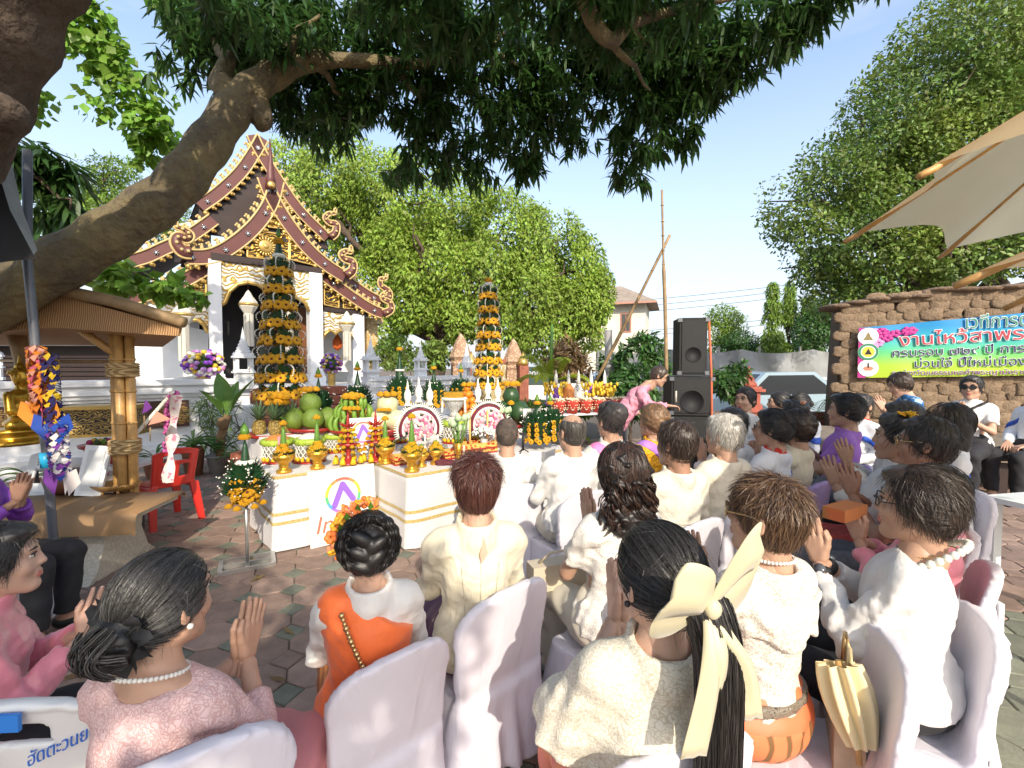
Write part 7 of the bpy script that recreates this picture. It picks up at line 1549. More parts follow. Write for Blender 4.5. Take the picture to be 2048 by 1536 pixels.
b=MB();b.sheet([[pvl(355,672,4.0),pvl(100,655,3.98),pvl(-80,668,3.9)],[pvl(325,694,5.4),pvl(150,690,5.6),pvl(-80,690,5.6)]]);b.sheet([[pvl(368,640,4.0),pvl(80,570,4.0),pvl(-80,590,4.0)],[pvl(330,688,5.45),pvl(150,684,5.65),pvl(-80,684,5.65)]]);b.build('woven_roof',m_weave,pv)
b=MB(True);b.tube([pvl(150,652,4.2),pvl(240,715,4.3)],0.035,8);b.build('brace',m_bamboo,pv);b=MB(True);b.tube([pvl(-80,720,5.5),pvl(250,724,4.5)],0.018,6);b.build('rail',m_bambood,pv)
b=MB(True);b.tube([pvl(20,620,4.6),pvl(62,780,4.6)],0.07,8);b.build('slanted_post',m_bambood,pv)
# bench with brown paper
BZ_=0.56;c0=gnd(283,1003,BZ_);c1=gnd(262,1024,BZ_);o=thing('terrazzo_bench','terrazzo bench table covered with brown paper under the pavilion','bench',(c1.x,c1.y,0),0.12);b=MB();b.boxz(-2.2,0,0,0.62,BZ_-0.07,BZ_-0.004);b.build('tabletop',m_terr,o);b=MB(True);rows=[[(-2.25+2.28*j/20,y,z+0.004*sin(j*1.3)) for j in range(21)] for y,z in ((0.65,BZ_-0.05),(0.63,BZ_+0.002),(0.3,BZ_+0.004),(-0.015,BZ_+0.003),(-0.04,BZ_-0.02),(-0.05,BZ_-0.17))]
rows=[r_+[(0.03+0.03,r_[-1][1],r_[-1][2]-0.02)] for r_ in rows];b.sheet(rows);b.build('brown_paper',mat('brown kraft paper',(0.31,0.185,0.085),0.6,0.1,3),o)
for x in (-1.9,-0.35):
 b=MB();b.prism([(-0.1,0),(0.7,0),(0.6,0.08),(0.52,0.28),(0.56,0.49),(0.04,0.49),(0.08,0.28),(0.0,0.08)], lambda p,q,x=x:(x+q,p[0],p[1]),-0.09,0.09);b.build('leg',m_terr,o)
# white plastic stools and chairs
def plastic_chair(m,label,p,rz,group=None,mark=False):
 """a stacking chair with arms cut away: seat, solid back with a slot, four splayed legs"""
 o=thing('plastic_chair',label,'chair',p,rz,group);s=SDF((-0.3,-0.36,0.3),(0.3,0.3,0.92),0.011)
 def f(X,Y,Z):
  yb=-0.19-0.27*(Z-0.44)+0.55*X*X;w=0.2+0.04*(Z-0.44);zt=0.85-1.0*X*X
  d=np.maximum(np.abs(Y-yb)*0.95-0.013,np.maximum(np.maximum(np.abs(X)-w,Z-zt),0.44-Z));slot=np.maximum(np.maximum(np.abs(X+(0.06 if mark else 0))-(0.1 if mark else 0.13),np.abs(Z-0.755+0.9*X*X)-0.035),np.abs(Y-yb)-0.06);d=np.maximum(d,-slot)
  for xx in (-0.085,0.085) if not mark else ():d=np.maximum(d,-np.maximum(np.maximum(np.abs(X-xx)-0.05,np.abs(Z-0.6)-0.07),np.abs(Y-yb)-0.06))
  if mark:d=np.maximum(d,-np.maximum(np.maximum(np.abs(np.abs(X)-0.2)-0.05+0.4*np.abs(Z-0.58),np.abs(Z-0.58)-0.09),np.abs(Y-yb)-0.06))
  rim=np.maximum(np.abs(Y-yb)-0.02,np.maximum(np.abs(np.maximum(np.abs(X)-w,Z-zt))-0.011,0.44-Z));seat=np.maximum(np.maximum(np.abs(X)-0.215,np.abs(Y-0.01)-0.21),np.abs(Z-0.44+0.15*(0.05-X*X))-0.012);ap=np.maximum(np.maximum(np.abs(np.abs(X)-0.21)-0.012,np.abs(Y-0.01)-0.21),np.abs(Z-0.41)-0.04);ap2=np.maximum(np.maximum(np.abs(X)-0.215,np.abs(Y-0.215)-0.012),np.abs(Z-0.41)-0.04)
  return np.minimum(np.minimum(np.minimum(d,rim),seat),np.minimum(ap,ap2))
 s.fn(f,0.0);V,F=s.net();mk('seat_shell',npmesh('seat_shell',V,F),m,o)
 for x in (-1,1):
  for y,yy in ((0.2,0.26),(-0.18,-0.27)):b=MB();b.prism([(-0.032,0),(0.032,0),(0.05,0.43),(-0.05,0.43)], lambda p,q,x=x,y=y,yy=yy:(x*(0.205+0.035*(1-p[1]/0.43))+p[0]*-x*0.9,yy+(y-yy)*p[1]/0.43+q,p[1]),-0.018,0.018);b.build('leg',m,o)
 return o
rc=gnd(325,1045);plastic_chair(m_red,'red plastic chair standing empty beside the bamboo post',(rc.x,rc.y+0.05,0),radians(62))
wc=plastic_chair(m_plw,'white plastic chair with blue handwriting at the bottom left',(-1.3,1.46,0),radians(3),None,True)
ph=plastic_chair(m_plw,'white plastic chair holding the gold seated image at the left',(at(45,900,4.5).x,4.45,0),radians(170));s_=gnd(60,895,0.72)
tx=text_mesh('ฮัดตะวันยิ้ม',0.046,0.001,0.2);tx.materials.append(mat('blue marker',(0.02,0.12,0.5),0.5));part('handwriting',tx,None,wc,(-0.02,-0.288,0.665),(pi/2-0.27,-0.42,0));b=MB();b.boxz(-0.05,0.01,-0.335,-0.325,0.80,0.845);b.build('blue_tape',mat('blue tape',(0.02,0.2,0.65),0.4),wc);b=MB();b.boxz(0.1,0.125,-0.255,-0.25,0.52,0.55);b.build('blue_stamp',MATS['blue marker'],wc)
# Buddha image
bd=at(48,880,4.45);bd.z=at(48,885,4.45).z;m_bud=mat('gilded bronze',(0.55,0.33,0.045),0.32,0.15,8,metal=0.8);o=thing('buddha_statue','gold seated Buddha image with pointed crown, facing right, on the white chair','statue',bd,radians(-75));Hs=at(48,705,4.45).z-bd.z;k_=Hs/0.86
s=SDF((-0.32,-0.28,0.12),(0.32,0.32,0.9),0.009);s.ell((0,-0.02,0.34),(0.11,0.085,0.17),0.03);s.ell((0,-0.02,0.44),(0.13,0.08,0.07),0.03);s.ell((0,0.02,0.2),(0.2,0.13,0.05),0.03)
for g in (-1,1):s.cap((g*0.13,-0.02,0.46),(g*0.18,0.02,0.32),0.038,0.033,0.02);s.cap((g*0.18,0.02,0.32),(g*0.06,0.13,0.24),0.03,0.024,0.01);s.cap((g*0.08,0,0.2),(g*0.25,0.08,0.19),0.06,0.05,0.02);s.cap((g*0.25,0.08,0.19),(-g*0.05,0.17,0.18),0.045,0.035,0.02);s.cap((g*0.072,0,0.63),(g*0.075,0.0,0.56),0.012,0.01,0.005)
s.cap((0,-0.01,0.48),(0,0,0.56),0.045,0.042,0.02);s.ell((0,0.005,0.62),(0.066,0.075,0.085),0.01);s.ell((0,-0.01,0.665),(0.072,0.078,0.055),0.008);s.ell((0,-0.01,0.72),(0.04,0.04,0.04),0.01);s.cap((0,-0.01,0.74),(0,-0.01,0.85),0.022,0.004,0.01);s.cap((0,0.075,0.62),(0,0.085,0.6),0.008,0.01,0.01)
V,F=s.net();mk('figure',npmesh('figure',V*k_,F),m_bud,o);b=MB(True);b.lathe([(0.3,0),(0.31,0.03),(0.24,0.05),(0.22,0.08),(0.27,0.11),(0.28,0.14),(0.0,0.15)],18,sy=0.75);b.T=None;b.v=[(x*k_,y*k_,z*k_) for x,y,z in b.v];b.build('lotus_base',m_bud,o)
b=MB(True);rn=random.Random(1)
for k in range(150):
 t=rn.uniform(0.0,1);w=rn.uniform(0,6.28);e=t*pi/2;p=Vector((0.074*cos(w)*cos(e),-0.01+0.08*sin(w)*cos(e),0.655+0.06*sin(e)))
 if p.y < 0.045:b.ell(p*k_,0.011,5,4)
tag(b.build('hair_curls',m_bud,o),kind='stuff')
# the pole with flag garlands
g0=gnd(112,1190);tpole=thing('tent_pole','grey steel tent pole wrapped with blue tape, leaning at the left','pole',(at(110,1100,3.3).x,3.3,0));PX= lambda v:at({520:55,700:72,900:92,1090:108,1250:122}.get(v,np.interp(v,[520,1090],[55,108])),v,3.3)-tpole.location
b=MB(True);b.tube([PX(300),PX(520),PX(700),PX(900),PX(1090),Vector((PX(1250).x,0,0))],0.028,10);b.build('tube',m_metal,tpole);b=MB(True);b.tube([PX(905),PX(935)],0.036,10);b.build('blue_tape',mat('sky blue tape',(0.02,0.35,0.6),0.4),tpole)
fcol=[mat('paper '+n,C(c),0.7,trans=0.2) for n,c in (('orange','e89030'),('pink','d86a88'),('navy','28245e'),('yellow','d8b428'),('blue','2a52b0'),('peach','e8a890'),('white','e8e0dc'),('purple','7a3f9a'))]
def paper_garland(label,px,v0,v1,Y,cols,r=0.05,n=26,ends=None):
 a,c=at(px,v0,Y),at(px+10,v1,Y);o=thing('paper_garland',label,'garland',a,0,'paper garlands tied to the pole');rn=random.Random(px);b=MB();L=a.z-c.z
 for k in range(n):
  t=k/n;z=-L*t;w0=rn.uniform(0,6)
  for q in range(4):
   w=w0+q*pi/2;d=Vector((cos(w),sin(w),0));s=Vector((-sin(w),cos(w),0));x=(c.x-a.x)*t;b.mi=rn.choice(cols);o0=Vector((x,0,z));b.add([o0+d*0.01,o0+d*r+s*r*0.4+Vector((0,0,-0.02)),o0+d*r*0.9+Vector((0,0,-0.06)),o0+d*r-s*r*0.4+Vector((0,0,-0.03))],[(0,1,2,3)])
 tag(b.build('folded_paper',fcol,o),kind='stuff')
 for k,ci in enumerate(ends or ()):
  b=MB();w=k*1.3;d=Vector((cos(w),sin(w)*0.3,0));e=Vector((c.x-a.x,0,-L));b.add([e+d*0.02,e+d*0.13+Vector((0,-0.02,0.05)),e+d*0.16+Vector((0,-0.02,-0.05)),e+d*0.06+Vector((0,-0.01,-0.15))],[(0,1,2,3)]);b.build('paper_flag',fcol[ci],o)
paper_garland('orange and pink folded paper garland hanging on the tent pole',72,690,815,3.25,(0,0,5,1),0.055,30,(0,1,5,0,1));paper_garland('navy and yellow folded paper garland beside the orange one',98,705,840,3.25,(2,2,2,3),0.05,28,(4,3,2,4));paper_garland('white and lilac paper streamers below the navy garland',112,840,950,3.2,(6,6,7,4),0.06,18,(6,6,7))
# tarpaulin roof corner
o=thing('awning','black and grey tarpaulin awning hanging into the left edge','awning',at(0,400,3.0));o0=o.location
b=MB(True);rows=[[at(q[0],q[1],3.0+0.25*(1-i))-o0 for q in row] for i,row in enumerate((((-160,120),(-20,220),(18,300),(45,420),(75,500)),((-160,300),(-60,330),(-20,390),(20,470),(60,520))))];b.sheet(rows);b.build('canopy',mat('grey tarpaulin',(0.28,0.29,0.28),0.6,0.2,4),o)
b=MB(True);rows=[[at(q[0],q[1],2.98)-o0 for q in row] for row in (((-160,300),(-60,330),(0,355),(20,420),(70,515)),((-160,545),(-60,540),(0,525),(40,520),(82,518)))];b.sheet(rows);b.build('valance',m_black,o)
# things on the bench
o=thing('styrofoam_box_lid','white foam box lid propped upright on the bench','box',gnd(176,992,BZ_),0.3);b=MB();M=Matrix.Rotation(-0.22,3,'X')@ Matrix.Rotation(0.12,3,'Y');Hh=0.46;b.box(M @ Vector((0,0,Hh/2)),(0.2,0.035,Hh),M);l_=b.build('lid',m_plw,o);b=MB();b.box(M @ Vector((0,-0.022,Hh/2)),(0.13,0.006,Hh*0.8),M);b.build('recess_shade',mat('foam shade',(0.6,0.62,0.63),0.6),l_)  # raised panel whose darker tone imitates the shade of a hollow
o=thing('clay_jar','brown clay jar behind the foam lid on the bench','jar',gnd(140,985,BZ_));b=MB(True);b.lathe([(0.1,0),(0.17,0.06),(0.19,0.15),(0.15,0.2),(0.14,0.21),(0.0,0.2)],16);b.build('jar',mat('brown clay',(0.12,0.045,0.025),0.5,0.2,8),o)
o=thing('rattan_tray','oval rattan tray with small things at the right end of the bench','tray',gnd(232,985,BZ_),0.2);b=MB(True);b.lathe([(0.13,0.03),(0.17,0.07),(0.18,0.09),(0.165,0.085),(0.12,0.04),(0,0.035)],20,sx=1.15,sy=0.8);b.build('basket',pattern('rattan',(0.3,0.14,0.04),(0.6,0.36,0.12),'wave',30,0.5,0.2,0.5,0.8),o)
for k in range(6):w=k*pi/3;b=MB(True);b.tube([(0.12*cos(w),0.09*sin(w),0),(0.13*cos(w),0.1*sin(w),0.04)],0.012,6);b.build('foot',m_bamboo,o)
o=thing('flower_cone','bouquet of magenta and orange flowers in clear wrap lying on the rattan tray','bouquet',gnd(200,975,BZ_)+Vector((0,-0.03,0.08)));b=MB(True);rn=random.Random(12)
for k in range(70):w=rn.uniform(0,6.28);q=rn.random();b.mi=0 if q < 0.55 else 1;b.ell((0.1*(1-0.6*q)*cos(w),0.07*(1-0.6*q)*sin(w),0.2*q),0.02,5,4)
tag(b.build('blossoms',[mat('magenta flower',(0.35,0.03,0.12),0.6),mat('tan flower',(0.5,0.25,0.12),0.6)],o),kind='stuff');b=MB();b.lathe([(0.11,0),(0.06,0.2),(0.012,0.25),(0.03,0.29)],12,sy=0.75);m_wrap=mat('clear wrap',(0.8,0.8,0.8),0.1);m_wrap.node_tree.nodes['Principled BSDF'].inputs['Alpha'].default_value=0.25;b.build('wrap',m_wrap,o)
tb=gnd(205,925,0.5);o=thing('offering_stand','red lacquer pedestal with green and yellow offerings behind the bamboo post','offering stand',at(203,925,5.0));b=MB(True);b.lathe([(0.17,0),(0.16,0.03),(0.13,0.04)],16);b.lathe([(0.15,0.16),(0.19,0.18),(0.2,0.21),(0.0,0.2)],18);b.build('pedestal',m_redl,o)
for k in range(5):w=k*1.257;b=MB(True);b.lathe([(0.02,0.04),(0.028,0.08),(0.018,0.12),(0.025,0.16)],8,(0.12*cos(w),0.12*sin(w),0));b.build('baluster',m_redl,o)
for k in range(12):w=k*2.4;r=0.13*(k/12)** .5;b=MB(True);b.ell((r*cos(w),r*sin(w),0.235),(0.03,0.03,0.035),7,5);b.build('offering',(m_mary,m_lfl,m_bush,MATS['magenta flower'])[k % 4],o)
o=thing('low_table','white table behind the bench carrying the red pedestal','table',at(205,935,5.0)*1.0);o.location.z=0;zt=at(205,926,5.0).z;b=MB();b.boxz(-0.7,0.45,-0.2,0.3,zt-0.04,zt);b.build('tabletop',m_plw,o)
for x in (-0.65,0.4):b=MB();b.boxz(x-0.03,x+0.03,-0.15,-0.09,0,zt-0.04);b.build('leg',m_metal,o)
o=thing('gold_chest','carved gold and black chest by the wall behind the bamboo post','chest',at(198,868,6.2),0.3);b=MB();b.boxz(-0.4,0.4,0,0.4,0,0.34);b.build('chest',pattern('gold scroll on chest',(0.03,0.015,0.01),(0.5,0.33,0.08),'scroll',9,0.55,0.06,0.45,0.6,0.01),o);b=MB();b.boxz(-0.43,0.43,-0.03,0.43,0.34,0.39);b.boxz(-0.43,0.43,-0.03,0.43,-0.04,0.0);b.build('moulding',m_gold,o)
# cloth flags and the pink garland on the red chair
a=at(345,785,4.7);o=thing('garland_rod','white flower rod tied to the bamboo post carrying a long pink garland','garland',a);e=at(252,890,4.4)-a;b=MB(True)
for k in range(30):t=k/29;b.ell(e*t+Vector((0,0,0)),(0.022,0.02,0.02),6,4)
tag(b.build('white_rod',m_bead,o),kind='stuff');b=MB(True);rn=random.Random(4);e2=at(337,905,4.7)-a
for k in range(130):t=k/130;w=rn.uniform(0,6.28);b.ell(e2*t+Vector((0.045*cos(w),0.045*sin(w),0)),0.02,5,4)
tag(b.build('pink_blossoms',mat('orchid pink',(0.5,0.1,0.32),0.6,0.25,30),o),kind='stuff');b=MB(True);rows=[]
for k in range(13):t=k/12;c=(at(352,790,4.62).lerp(at(336,965,4.62),t))-a;w=0.05+0.02*sin(k*1.3);rows.append([c+Vector((-w,0.01*sin(k),0)),c+Vector((0,-0.03,0)),c+Vector((w,0.015*cos(k*2),0))])
b.sheet(rows);b.build('ribbon',pattern('printed ribbon',(0.75,0.68,0.66),(0.6,0.2,0.3),'noise',18,0.6,0.05,0.7,0),o)
for px,py,c,lab,dx in ((262,850,6,'white paper pennant tied to the bamboo post',-0.13),(300,838,5,'coral cloth pennant right of the bamboo post',0.2),(288,815,7,'purple cloth pennant above the coral one',0.08)):
 p=at(px,py,4.35);o=thing('pennant',lab,'pennant',p);b=MB();e=Vector((dx,0,0.0));b.add([(-0.02,0,-0.06),(dx*0.4,-0.02,0.08),(dx,0.0,0.0),(dx*0.4,0.01,-0.04)],[(0,1,2,3)]);b.build('cloth',fcol[c],o);b=MB(True);b.tube([(0,0,-0.08),(-0.02,0.02,-0.22)],0.005,5);b.build('stick',m_bambood,o)
# ------------------------------------------------------------------ covered chairs
m_cover=mat('white stretch chair cover',(0.66,0.64,0.71),0.75,0.04,3,0.3,7,dist=0.03,bst=(1.3,1.3,0.35));m_coverl=mat('lilac chair cover',(0.42,0.32,0.62),0.7)  # even lavender tint puts cool shade into the white covers
def cover_mesh(seed,zb,h):
 r=np.random.default_rng(seed);ph=r.uniform(0,6,4);s=SDF((-0.36,-0.5,-0.01),(0.36,0.36,0.95),h)
 def f(X,Y,Z):
  t=np.clip((0.46-Z)/0.46,0,1);yb=-0.16-0.2*(Z-0.45)+0.6*X*X*np.clip((Z-0.45)*4,0,1);w=0.215+0.035*np.clip((Z-0.45)/0.4,0,1)-0.02*np.clip((Z-0.75)*4,0,1);zt=0.885-0.9*X*X
  ox,oz=np.abs(X)-(w-0.09),Z-(zt-0.09);out=np.sqrt(np.maximum(ox,0)** 2+np.maximum(oz,0)** 2)+np.minimum(np.maximum(ox,oz),0)-0.09
  back=np.maximum(np.maximum(np.abs(Y-yb)*0.95-0.02,out),0.3-Z)
  a=np.arctan2(X,Y+0.0);fold=(0.016*np.sin(a*9+ph[0]+0.8*np.sin(a*3+ph[1]))+0.01*np.sin(a*17+ph[2]))*t ** 0.8
  hx,hy=0.205+0.055*t+fold,0.215+0.06*t+fold;qx,qy=np.abs(X)-hx+0.05,np.abs(Y-0.01)-hy+0.05
  skirt=np.sqrt(np.maximum(qx,0)** 2+np.maximum(qy,0)** 2)+np.minimum(np.maximum(qx,qy),0)-0.05;skirt=np.maximum(skirt*0.9,np.maximum(Z-0.455,zb+0.02*np.sin(a*4+ph[3])-Z))
  k=0.05;hh=np.clip(0.5+0.5*(skirt-back)/k,0,1);d=skirt*(1-hh)+back*hh-k*hh*(1-hh)
  return d+0.0035*np.sin(Z*26+X*30+ph[1]+2*np.sin(X*12+ph[2]))*np.clip((Z-0.3)*3,0,1)*np.clip((0.8-Z)*4,0,1)
 s.fn(f,0.0);V,F=s.net();return npmesh('cover',V,F)
covers=[cover_mesh(1,0.05,0.0125),cover_mesh(2,0.09,0.0125),cover_mesh(3,0.06,0.0125),cover_mesh(4,0.14,0.0125)]
for c in covers:c.materials.append(m_cover)
legb=MB();legb.box((0,0,0.1),(0.045,0.03,0.2));leg_me=legb.mesh('leg');leg_me.materials.append(m_plw)
NCH=[0]
def seam(rec,pts,m):
 o=[c for c in rec['root'].children if c.name.startswith('shirt')][0];P=[Vector((x,surf(o,x,z)-0.0005,z)) for x,z in pts];b=MB(True);b.tube(P,0.0016,5);b.build('seam',m,rec['root'])
def chair(p,yaw,label,back=0.0,var=None,lilac=False,sc=1.0):
 rz=-radians(yaw);f=Vector((sin(radians(yaw)),cos(radians(yaw)),0));o=thing('covered_chair',label,'chair',(p[0]-f.x*back,p[1]-f.y*back,0),rz,'chairs with white fabric covers' if not lilac else None,sc)
 v=var if var is not None else NCH[0] % 4;NCH[0] += 1;me=covers[v]
 if lilac:me=me.copy();me.materials.clear();me.materials.append(m_coverl)
 part('cover',me,None,o)
 for x in (-0.235,0.235):
  for y in (0.24,-0.235):part('leg',leg_me,None,o,(x,y,0),(0,0,0))
 return o
# ------------------------------------------------------------------ cloth
mw_=mat('white cotton',(0.68,0.67,0.65),0.8,0.04,5,0.4,13,sheen=0.2,dist=0.02,bst=(1,1,0.6));mcream=mat('cream satin jacket',(0.72,0.66,0.5),0.55,0.05,4,0.5,12,sheen=0.2,dist=0.03,bst=(1,1,0.5));mlin=mat('pale linen',(0.6,0.57,0.49),0.85,0.06,6,0.6,14,dist=0.03);mlin2=mat('warm linen',(0.64,0.6,0.5),0.85,0.06,6,0.6,14,dist=0.03)
msatin=mat('pink satin',(0.72,0.24,0.3),0.32,0.15,6,0.1,60,sheen=0.3);mcoral=mat('coral cotton',(0.75,0.32,0.24),0.75,0.05,6);mblk=mat('black trouser cloth',(0.018,0.018,0.022),0.85,0.2,10);mgrey=mat('grey checked trousers',(0.13,0.14,0.16),0.85,0.2,30)
mlace=pattern('white lace',(0.42,0.33,0.25),(0.76,0.74,0.68),'voronoi',85,0.07,0.06,0.8,0.7,0.003);mlace2=pattern('cream lace',(0.52,0.45,0.33),(0.75,0.71,0.6),'voronoi',70,0.05,0.06,0.8,0.6,0.003);mplace=pattern('pink floral lace',(0.52,0.3,0.28),(0.71,0.5,0.49),'voronoi',75,0.06,0.09,0.8,0.8,0.004);mdlace=pattern('fine white lace',(0.55,0.5,0.42),(0.77,0.76,0.72),'voronoi',80,0.05,0.05,0.8,0.8,0.004)
morange=mat('orange sash cloth',(0.82,0.16,0.035),0.6,0.06,5,0.15,120,sheen=0.2);mpurp=mat('purple cotton',(0.33,0.14,0.5),0.75,0.08,6);mviol=mat('violet satin',(0.2,0.05,0.38),0.45,0.1,6);mfuch=mat('fuchsia silk',(0.72,0.08,0.38),0.5,0.1,6);mpksash=mat('pink sash',(0.75,0.2,0.45),0.6);mlisash=mat('lilac sash',(0.42,0.2,0.6),0.6)
mjw=mat('white tracksuit cloth',(0.72,0.74,0.78),0.6,0.04,8);mjb=mat('blue tracksuit band',(0.02,0.08,0.45),0.6);mjr=mat('red tracksuit collar',(0.6,0.03,0.02),0.6);mjean=mat('blue denim',(0.06,0.15,0.3),0.85,0.25,20);myel=mat('golden yellow ruffles',(0.75,0.38,0.015),0.7,0.25,30,1.0,50,dist=0.02)
mfloral=pattern('blue floral print',(0.03,0.14,0.36),(0.4,0.58,0.7),'noise',14,0.56,0.03,0.75,0.0);mbatik=pattern('dark batik',(0.02,0.016,0.014),(0.4,0.26,0.08),'scroll',14,0.62,0.08,0.8,0.2);mrbatik=pattern('red patterned skirt',(0.35,0.08,0.09),(0.12,0.1,0.1),'scroll',12,0.55,0.1,0.8,0.2)
mstripe=pattern('orange striped sarong',(0.72,0.2,0.08),(0.18,0.09,0.03),'wave',11,0.8,0.1,0.7,0.3,0.004,stretch=(0.5,0.5,1));mstripe2=pattern('brown striped sarong',(0.55,0.2,0.05),(0.3,0.1,0.04),'wave',16,0.6,0.2,0.7,0.3,0.004,stretch=(1,0.2,0.3));mbelt=pattern('studded belt',(0.03,0.022,0.018),(0.2,0.17,0.13),'dots',90,0.3,0.1,0.4,0.6)
m_frame=mat('dark spectacle frame',(0.02,0.018,0.018),0.3);m_lens=mat('brown tinted lens',(0.12,0.06,0.03),0.05);m_lens.node_tree.nodes['Principled BSDF'].inputs['Alpha'].default_value=0.75;m_clear=mat('clear lens',(0.5,0.5,0.5),0.03);m_clear.node_tree.nodes['Principled BSDF'].inputs['Alpha'].default_value=0.15;m_wire=mat('gold wire',(0.6,0.42,0.2),0.25,metal=0.9);m_pearl=mat('pearl',(0.75,0.72,0.66),0.2)
def glasses(rec,frame,lens,big=False,label='spectacles'):
 b=MB(True);H=rec['H'];b.T=H;r=0.027 if big else 0.022
 for g in (-1,1):
  c=Vector((g*0.033,0.103,0.008));ring=[c+Vector((r*cos(k*pi/8),-0.012*abs(cos(k*pi/8))*(1 if cos(k*pi/8)*g > 0 else 0),r*0.85*sin(k*pi/8))) for k in range(17)]
  b.mi=0;b.tube(ring,0.0022,5,False);b.tube([ring[0 if g > 0 else 8],Vector((g*0.078,0.07,0.014)),Vector((g*0.085,0.0,0.016)),Vector((g*0.084,-0.02,0.0))],0.0022,5);b.add(ring[:-1],[tuple(range(16))],True,1)
 b.tube([(-0.011,0.107,0.012),(0,0.11,0.015),(0.011,0.107,0.012)],0.002,5,mi=0);b.build(label,[frame,lens],rec['root'])
def surf(o,x,z,back=True):
 """the cloth's outer y at (x, z)"""
 if 'cache' not in SURF or SURF['cache'] is not o:
  co=np.zeros(len(o.data.vertices)*3,dtype=np.float32);o.data.vertices.foreach_get('co',co);SURF['cache']=o;SURF['co']=co.reshape(-1,3)
 V=SURF['co'];d=(V[:,0]-x)** 2+(V[:,2]-z)** 2;k=np.where(d < 0.03 ** 2)[0]
 if not len(k):return -0.14 if back else 0.14
 return float(V[k,1].min() if back else V[k,1].max())
SURF={}
def beads(rec,pts,r,m,name,alt=None,n=None):
 b=MB(True);sp=spline(pts,10) if len(pts)> 2 else pts;L=sum((sp[i+1]-sp[i]).length for i in range(len(sp)-1));n=n or int(L/(r*1.7));acc=0;k=0
 for i in range(n+1):
  t=i/n*(len(sp)-1);a=int(min(t,len(sp)-2));b.ell(sp[a].lerp(sp[a+1],t-a),r*(1.25 if alt and i % 3 == 0 else 1),6,5)
 return tag(b.build(name,m,rec['root']),kind='stuff')
def neckring(rec,r,z,dy=-0.02,tilt=0.35,sx=1.0):
 J=rec['J'];return [Vector(J(r*sx*sin(t),dy+r*cos(t),z-tilt*r*(cos(t)))) for t in [2*pi*k/20 for k in range(21)]]
def watch(rec,i,m=m_black):
 a,c=rec['el'][i],rec['wr'][i];d=(c-a).normalized();p=c.lerp(a,0.12);b=MB(True);b.tube([p-d*0.012,p+d*0.012],0.034,12);wb=b.build('watch_strap',m,rec['root']);o=Vector((1 if i else -1,-0.2,0.3)).normalized();o=(o-d*o.dot(d)).normalized();b=MB(True);b.tube([p+o*0.03,p+o*0.042],0.02,14);b.build('watch_face',mat('watch glass',(0.1,0.11,0.13),0.15),wb)
def ring_on(rec):p=Vector((0.026,rec['wr'][1].y+0.06,rec['wr'][1].z+0.14));b=MB(True);b.ell(p,(0.007,0.011,0.011),8,6);b.build('finger_ring',m_wire,rec['root'])
def earring(rec,m=m_pearl):
 for g in (-1,1):b=MB(True);b.T=rec['H'];b.ell((g*0.085,-0.006,-0.042),0.0075,8,6);b.build('earring',m,rec['root'])
def hair_flowers(rec,c,n,spread,mats_,s=0.016,name='hair_flower',seed=1):
 rn=random.Random(seed)
 for k in range(n):
  b=MB(True);b.T=rec['H'] @ Matrix.Translation(Vector(c)+Vector((rn.uniform(-1,1)*spread[0],rn.uniform(-1,1)*spread[1],rn.uniform(-1,1)*spread[2])))@ Euler((rn.uniform(-1,1),rn.uniform(-1,1),rn.uniform(0,6))).to_matrix().to_4x4()
  for q in range(5):w=q*1.257;b.ell((s*0.7*cos(w),s*0.7*sin(w),0),(s*0.62,s*0.62,s*0.3),7,4)
  b.build(name,rn.choice(mats_),rec['root'])
def jacket_extra(rec,seed=1,collar=True,band=True):
 if collar:
  s=SDF((-0.12,-0.16+min(0,rec['ln']*0.4),0.98),(0.12,0.14+max(0,rec['ln']*0.6),1.14),rec['res']);J=rec['J'];s.cap(J(0,-0.022,1.03),J(0,-0.01,1.085),0.078,0.072,0.01);s.cap(J(0,-0.025,0.9),J(0,0,1.3),0.062,0.062,0.0,True);V,F=s.net();mk('collar',npmesh('collar',V,F),mjr,rec['root'])
 if band:explode(shell(rec,'blue_band',mjb,0.021, lambda X,Y,Z:np.maximum(np.abs(Z-0.965+0.55*np.abs(X)-0.0)-0.03,0.09-np.abs(X)),sleeve_kind='long'))
N_,M_,F_=dict(res=0.0095,ns=3200,lean=-0.1),dict(res=0.0125,ns=900,lean=-0.1),dict(res=0.017,ns=200,lean=-0.08)
def seated(label,px,Y,yaw,ch=None,back=0.0,q=M_,cy=-14,csc=1.0,**k):
 kw=dict(q);kw.update(k);r=person(label,px,Y,yaw,**kw);r['yaw']=yaw
 if ch:chair(r['root'].location,yaw+cy,ch,back,sc=csc)
 return r
T= lambda m,**k:dict(m=m,**k)
# ------------------------------------------------------------------ the near row
r=seated('person in pink satin shirt with short black hair, in profile at the left edge',(4,1142),1.46,50,None,q=N_,male=True,tone='fair',hair=('side','black'),top=T(msatin,wr=0.007,collar=0.035),bottom=T(mblk),zoff=0.0,hyaw=4,arms='wai',wz=-0.04,lean=0.12)
r=seated('person in violet shirt and black trousers mostly outside the left edge',(-75,905),2.75,80,'covered chair of the person in violet at the left edge',q=M_,male=True,tone='brown',hair=('short','black'),top=T(mviol,wr=0.006),bottom=T(mblk),zoff=0.0)
r=seated('woman in pink floral lace with a big black bun and pearls',(330,1205),1.08,10,'covered chair behind the woman in pink lace',back=-0.02,cy=-48,csc=1.08,q=N_,male=False,tone='tan',hair=('bun','streak'),top=T(mplace,sleeve_kind='three',wr=0.005,collar=0,neck=0.085),bottom=T(mat('pink skirt',(0.5,0.2,0.22),0.7),kind='skirt'),fat=1.14,hyaw=6,zoff=0.0,hsc=1.05,lean=0.0)
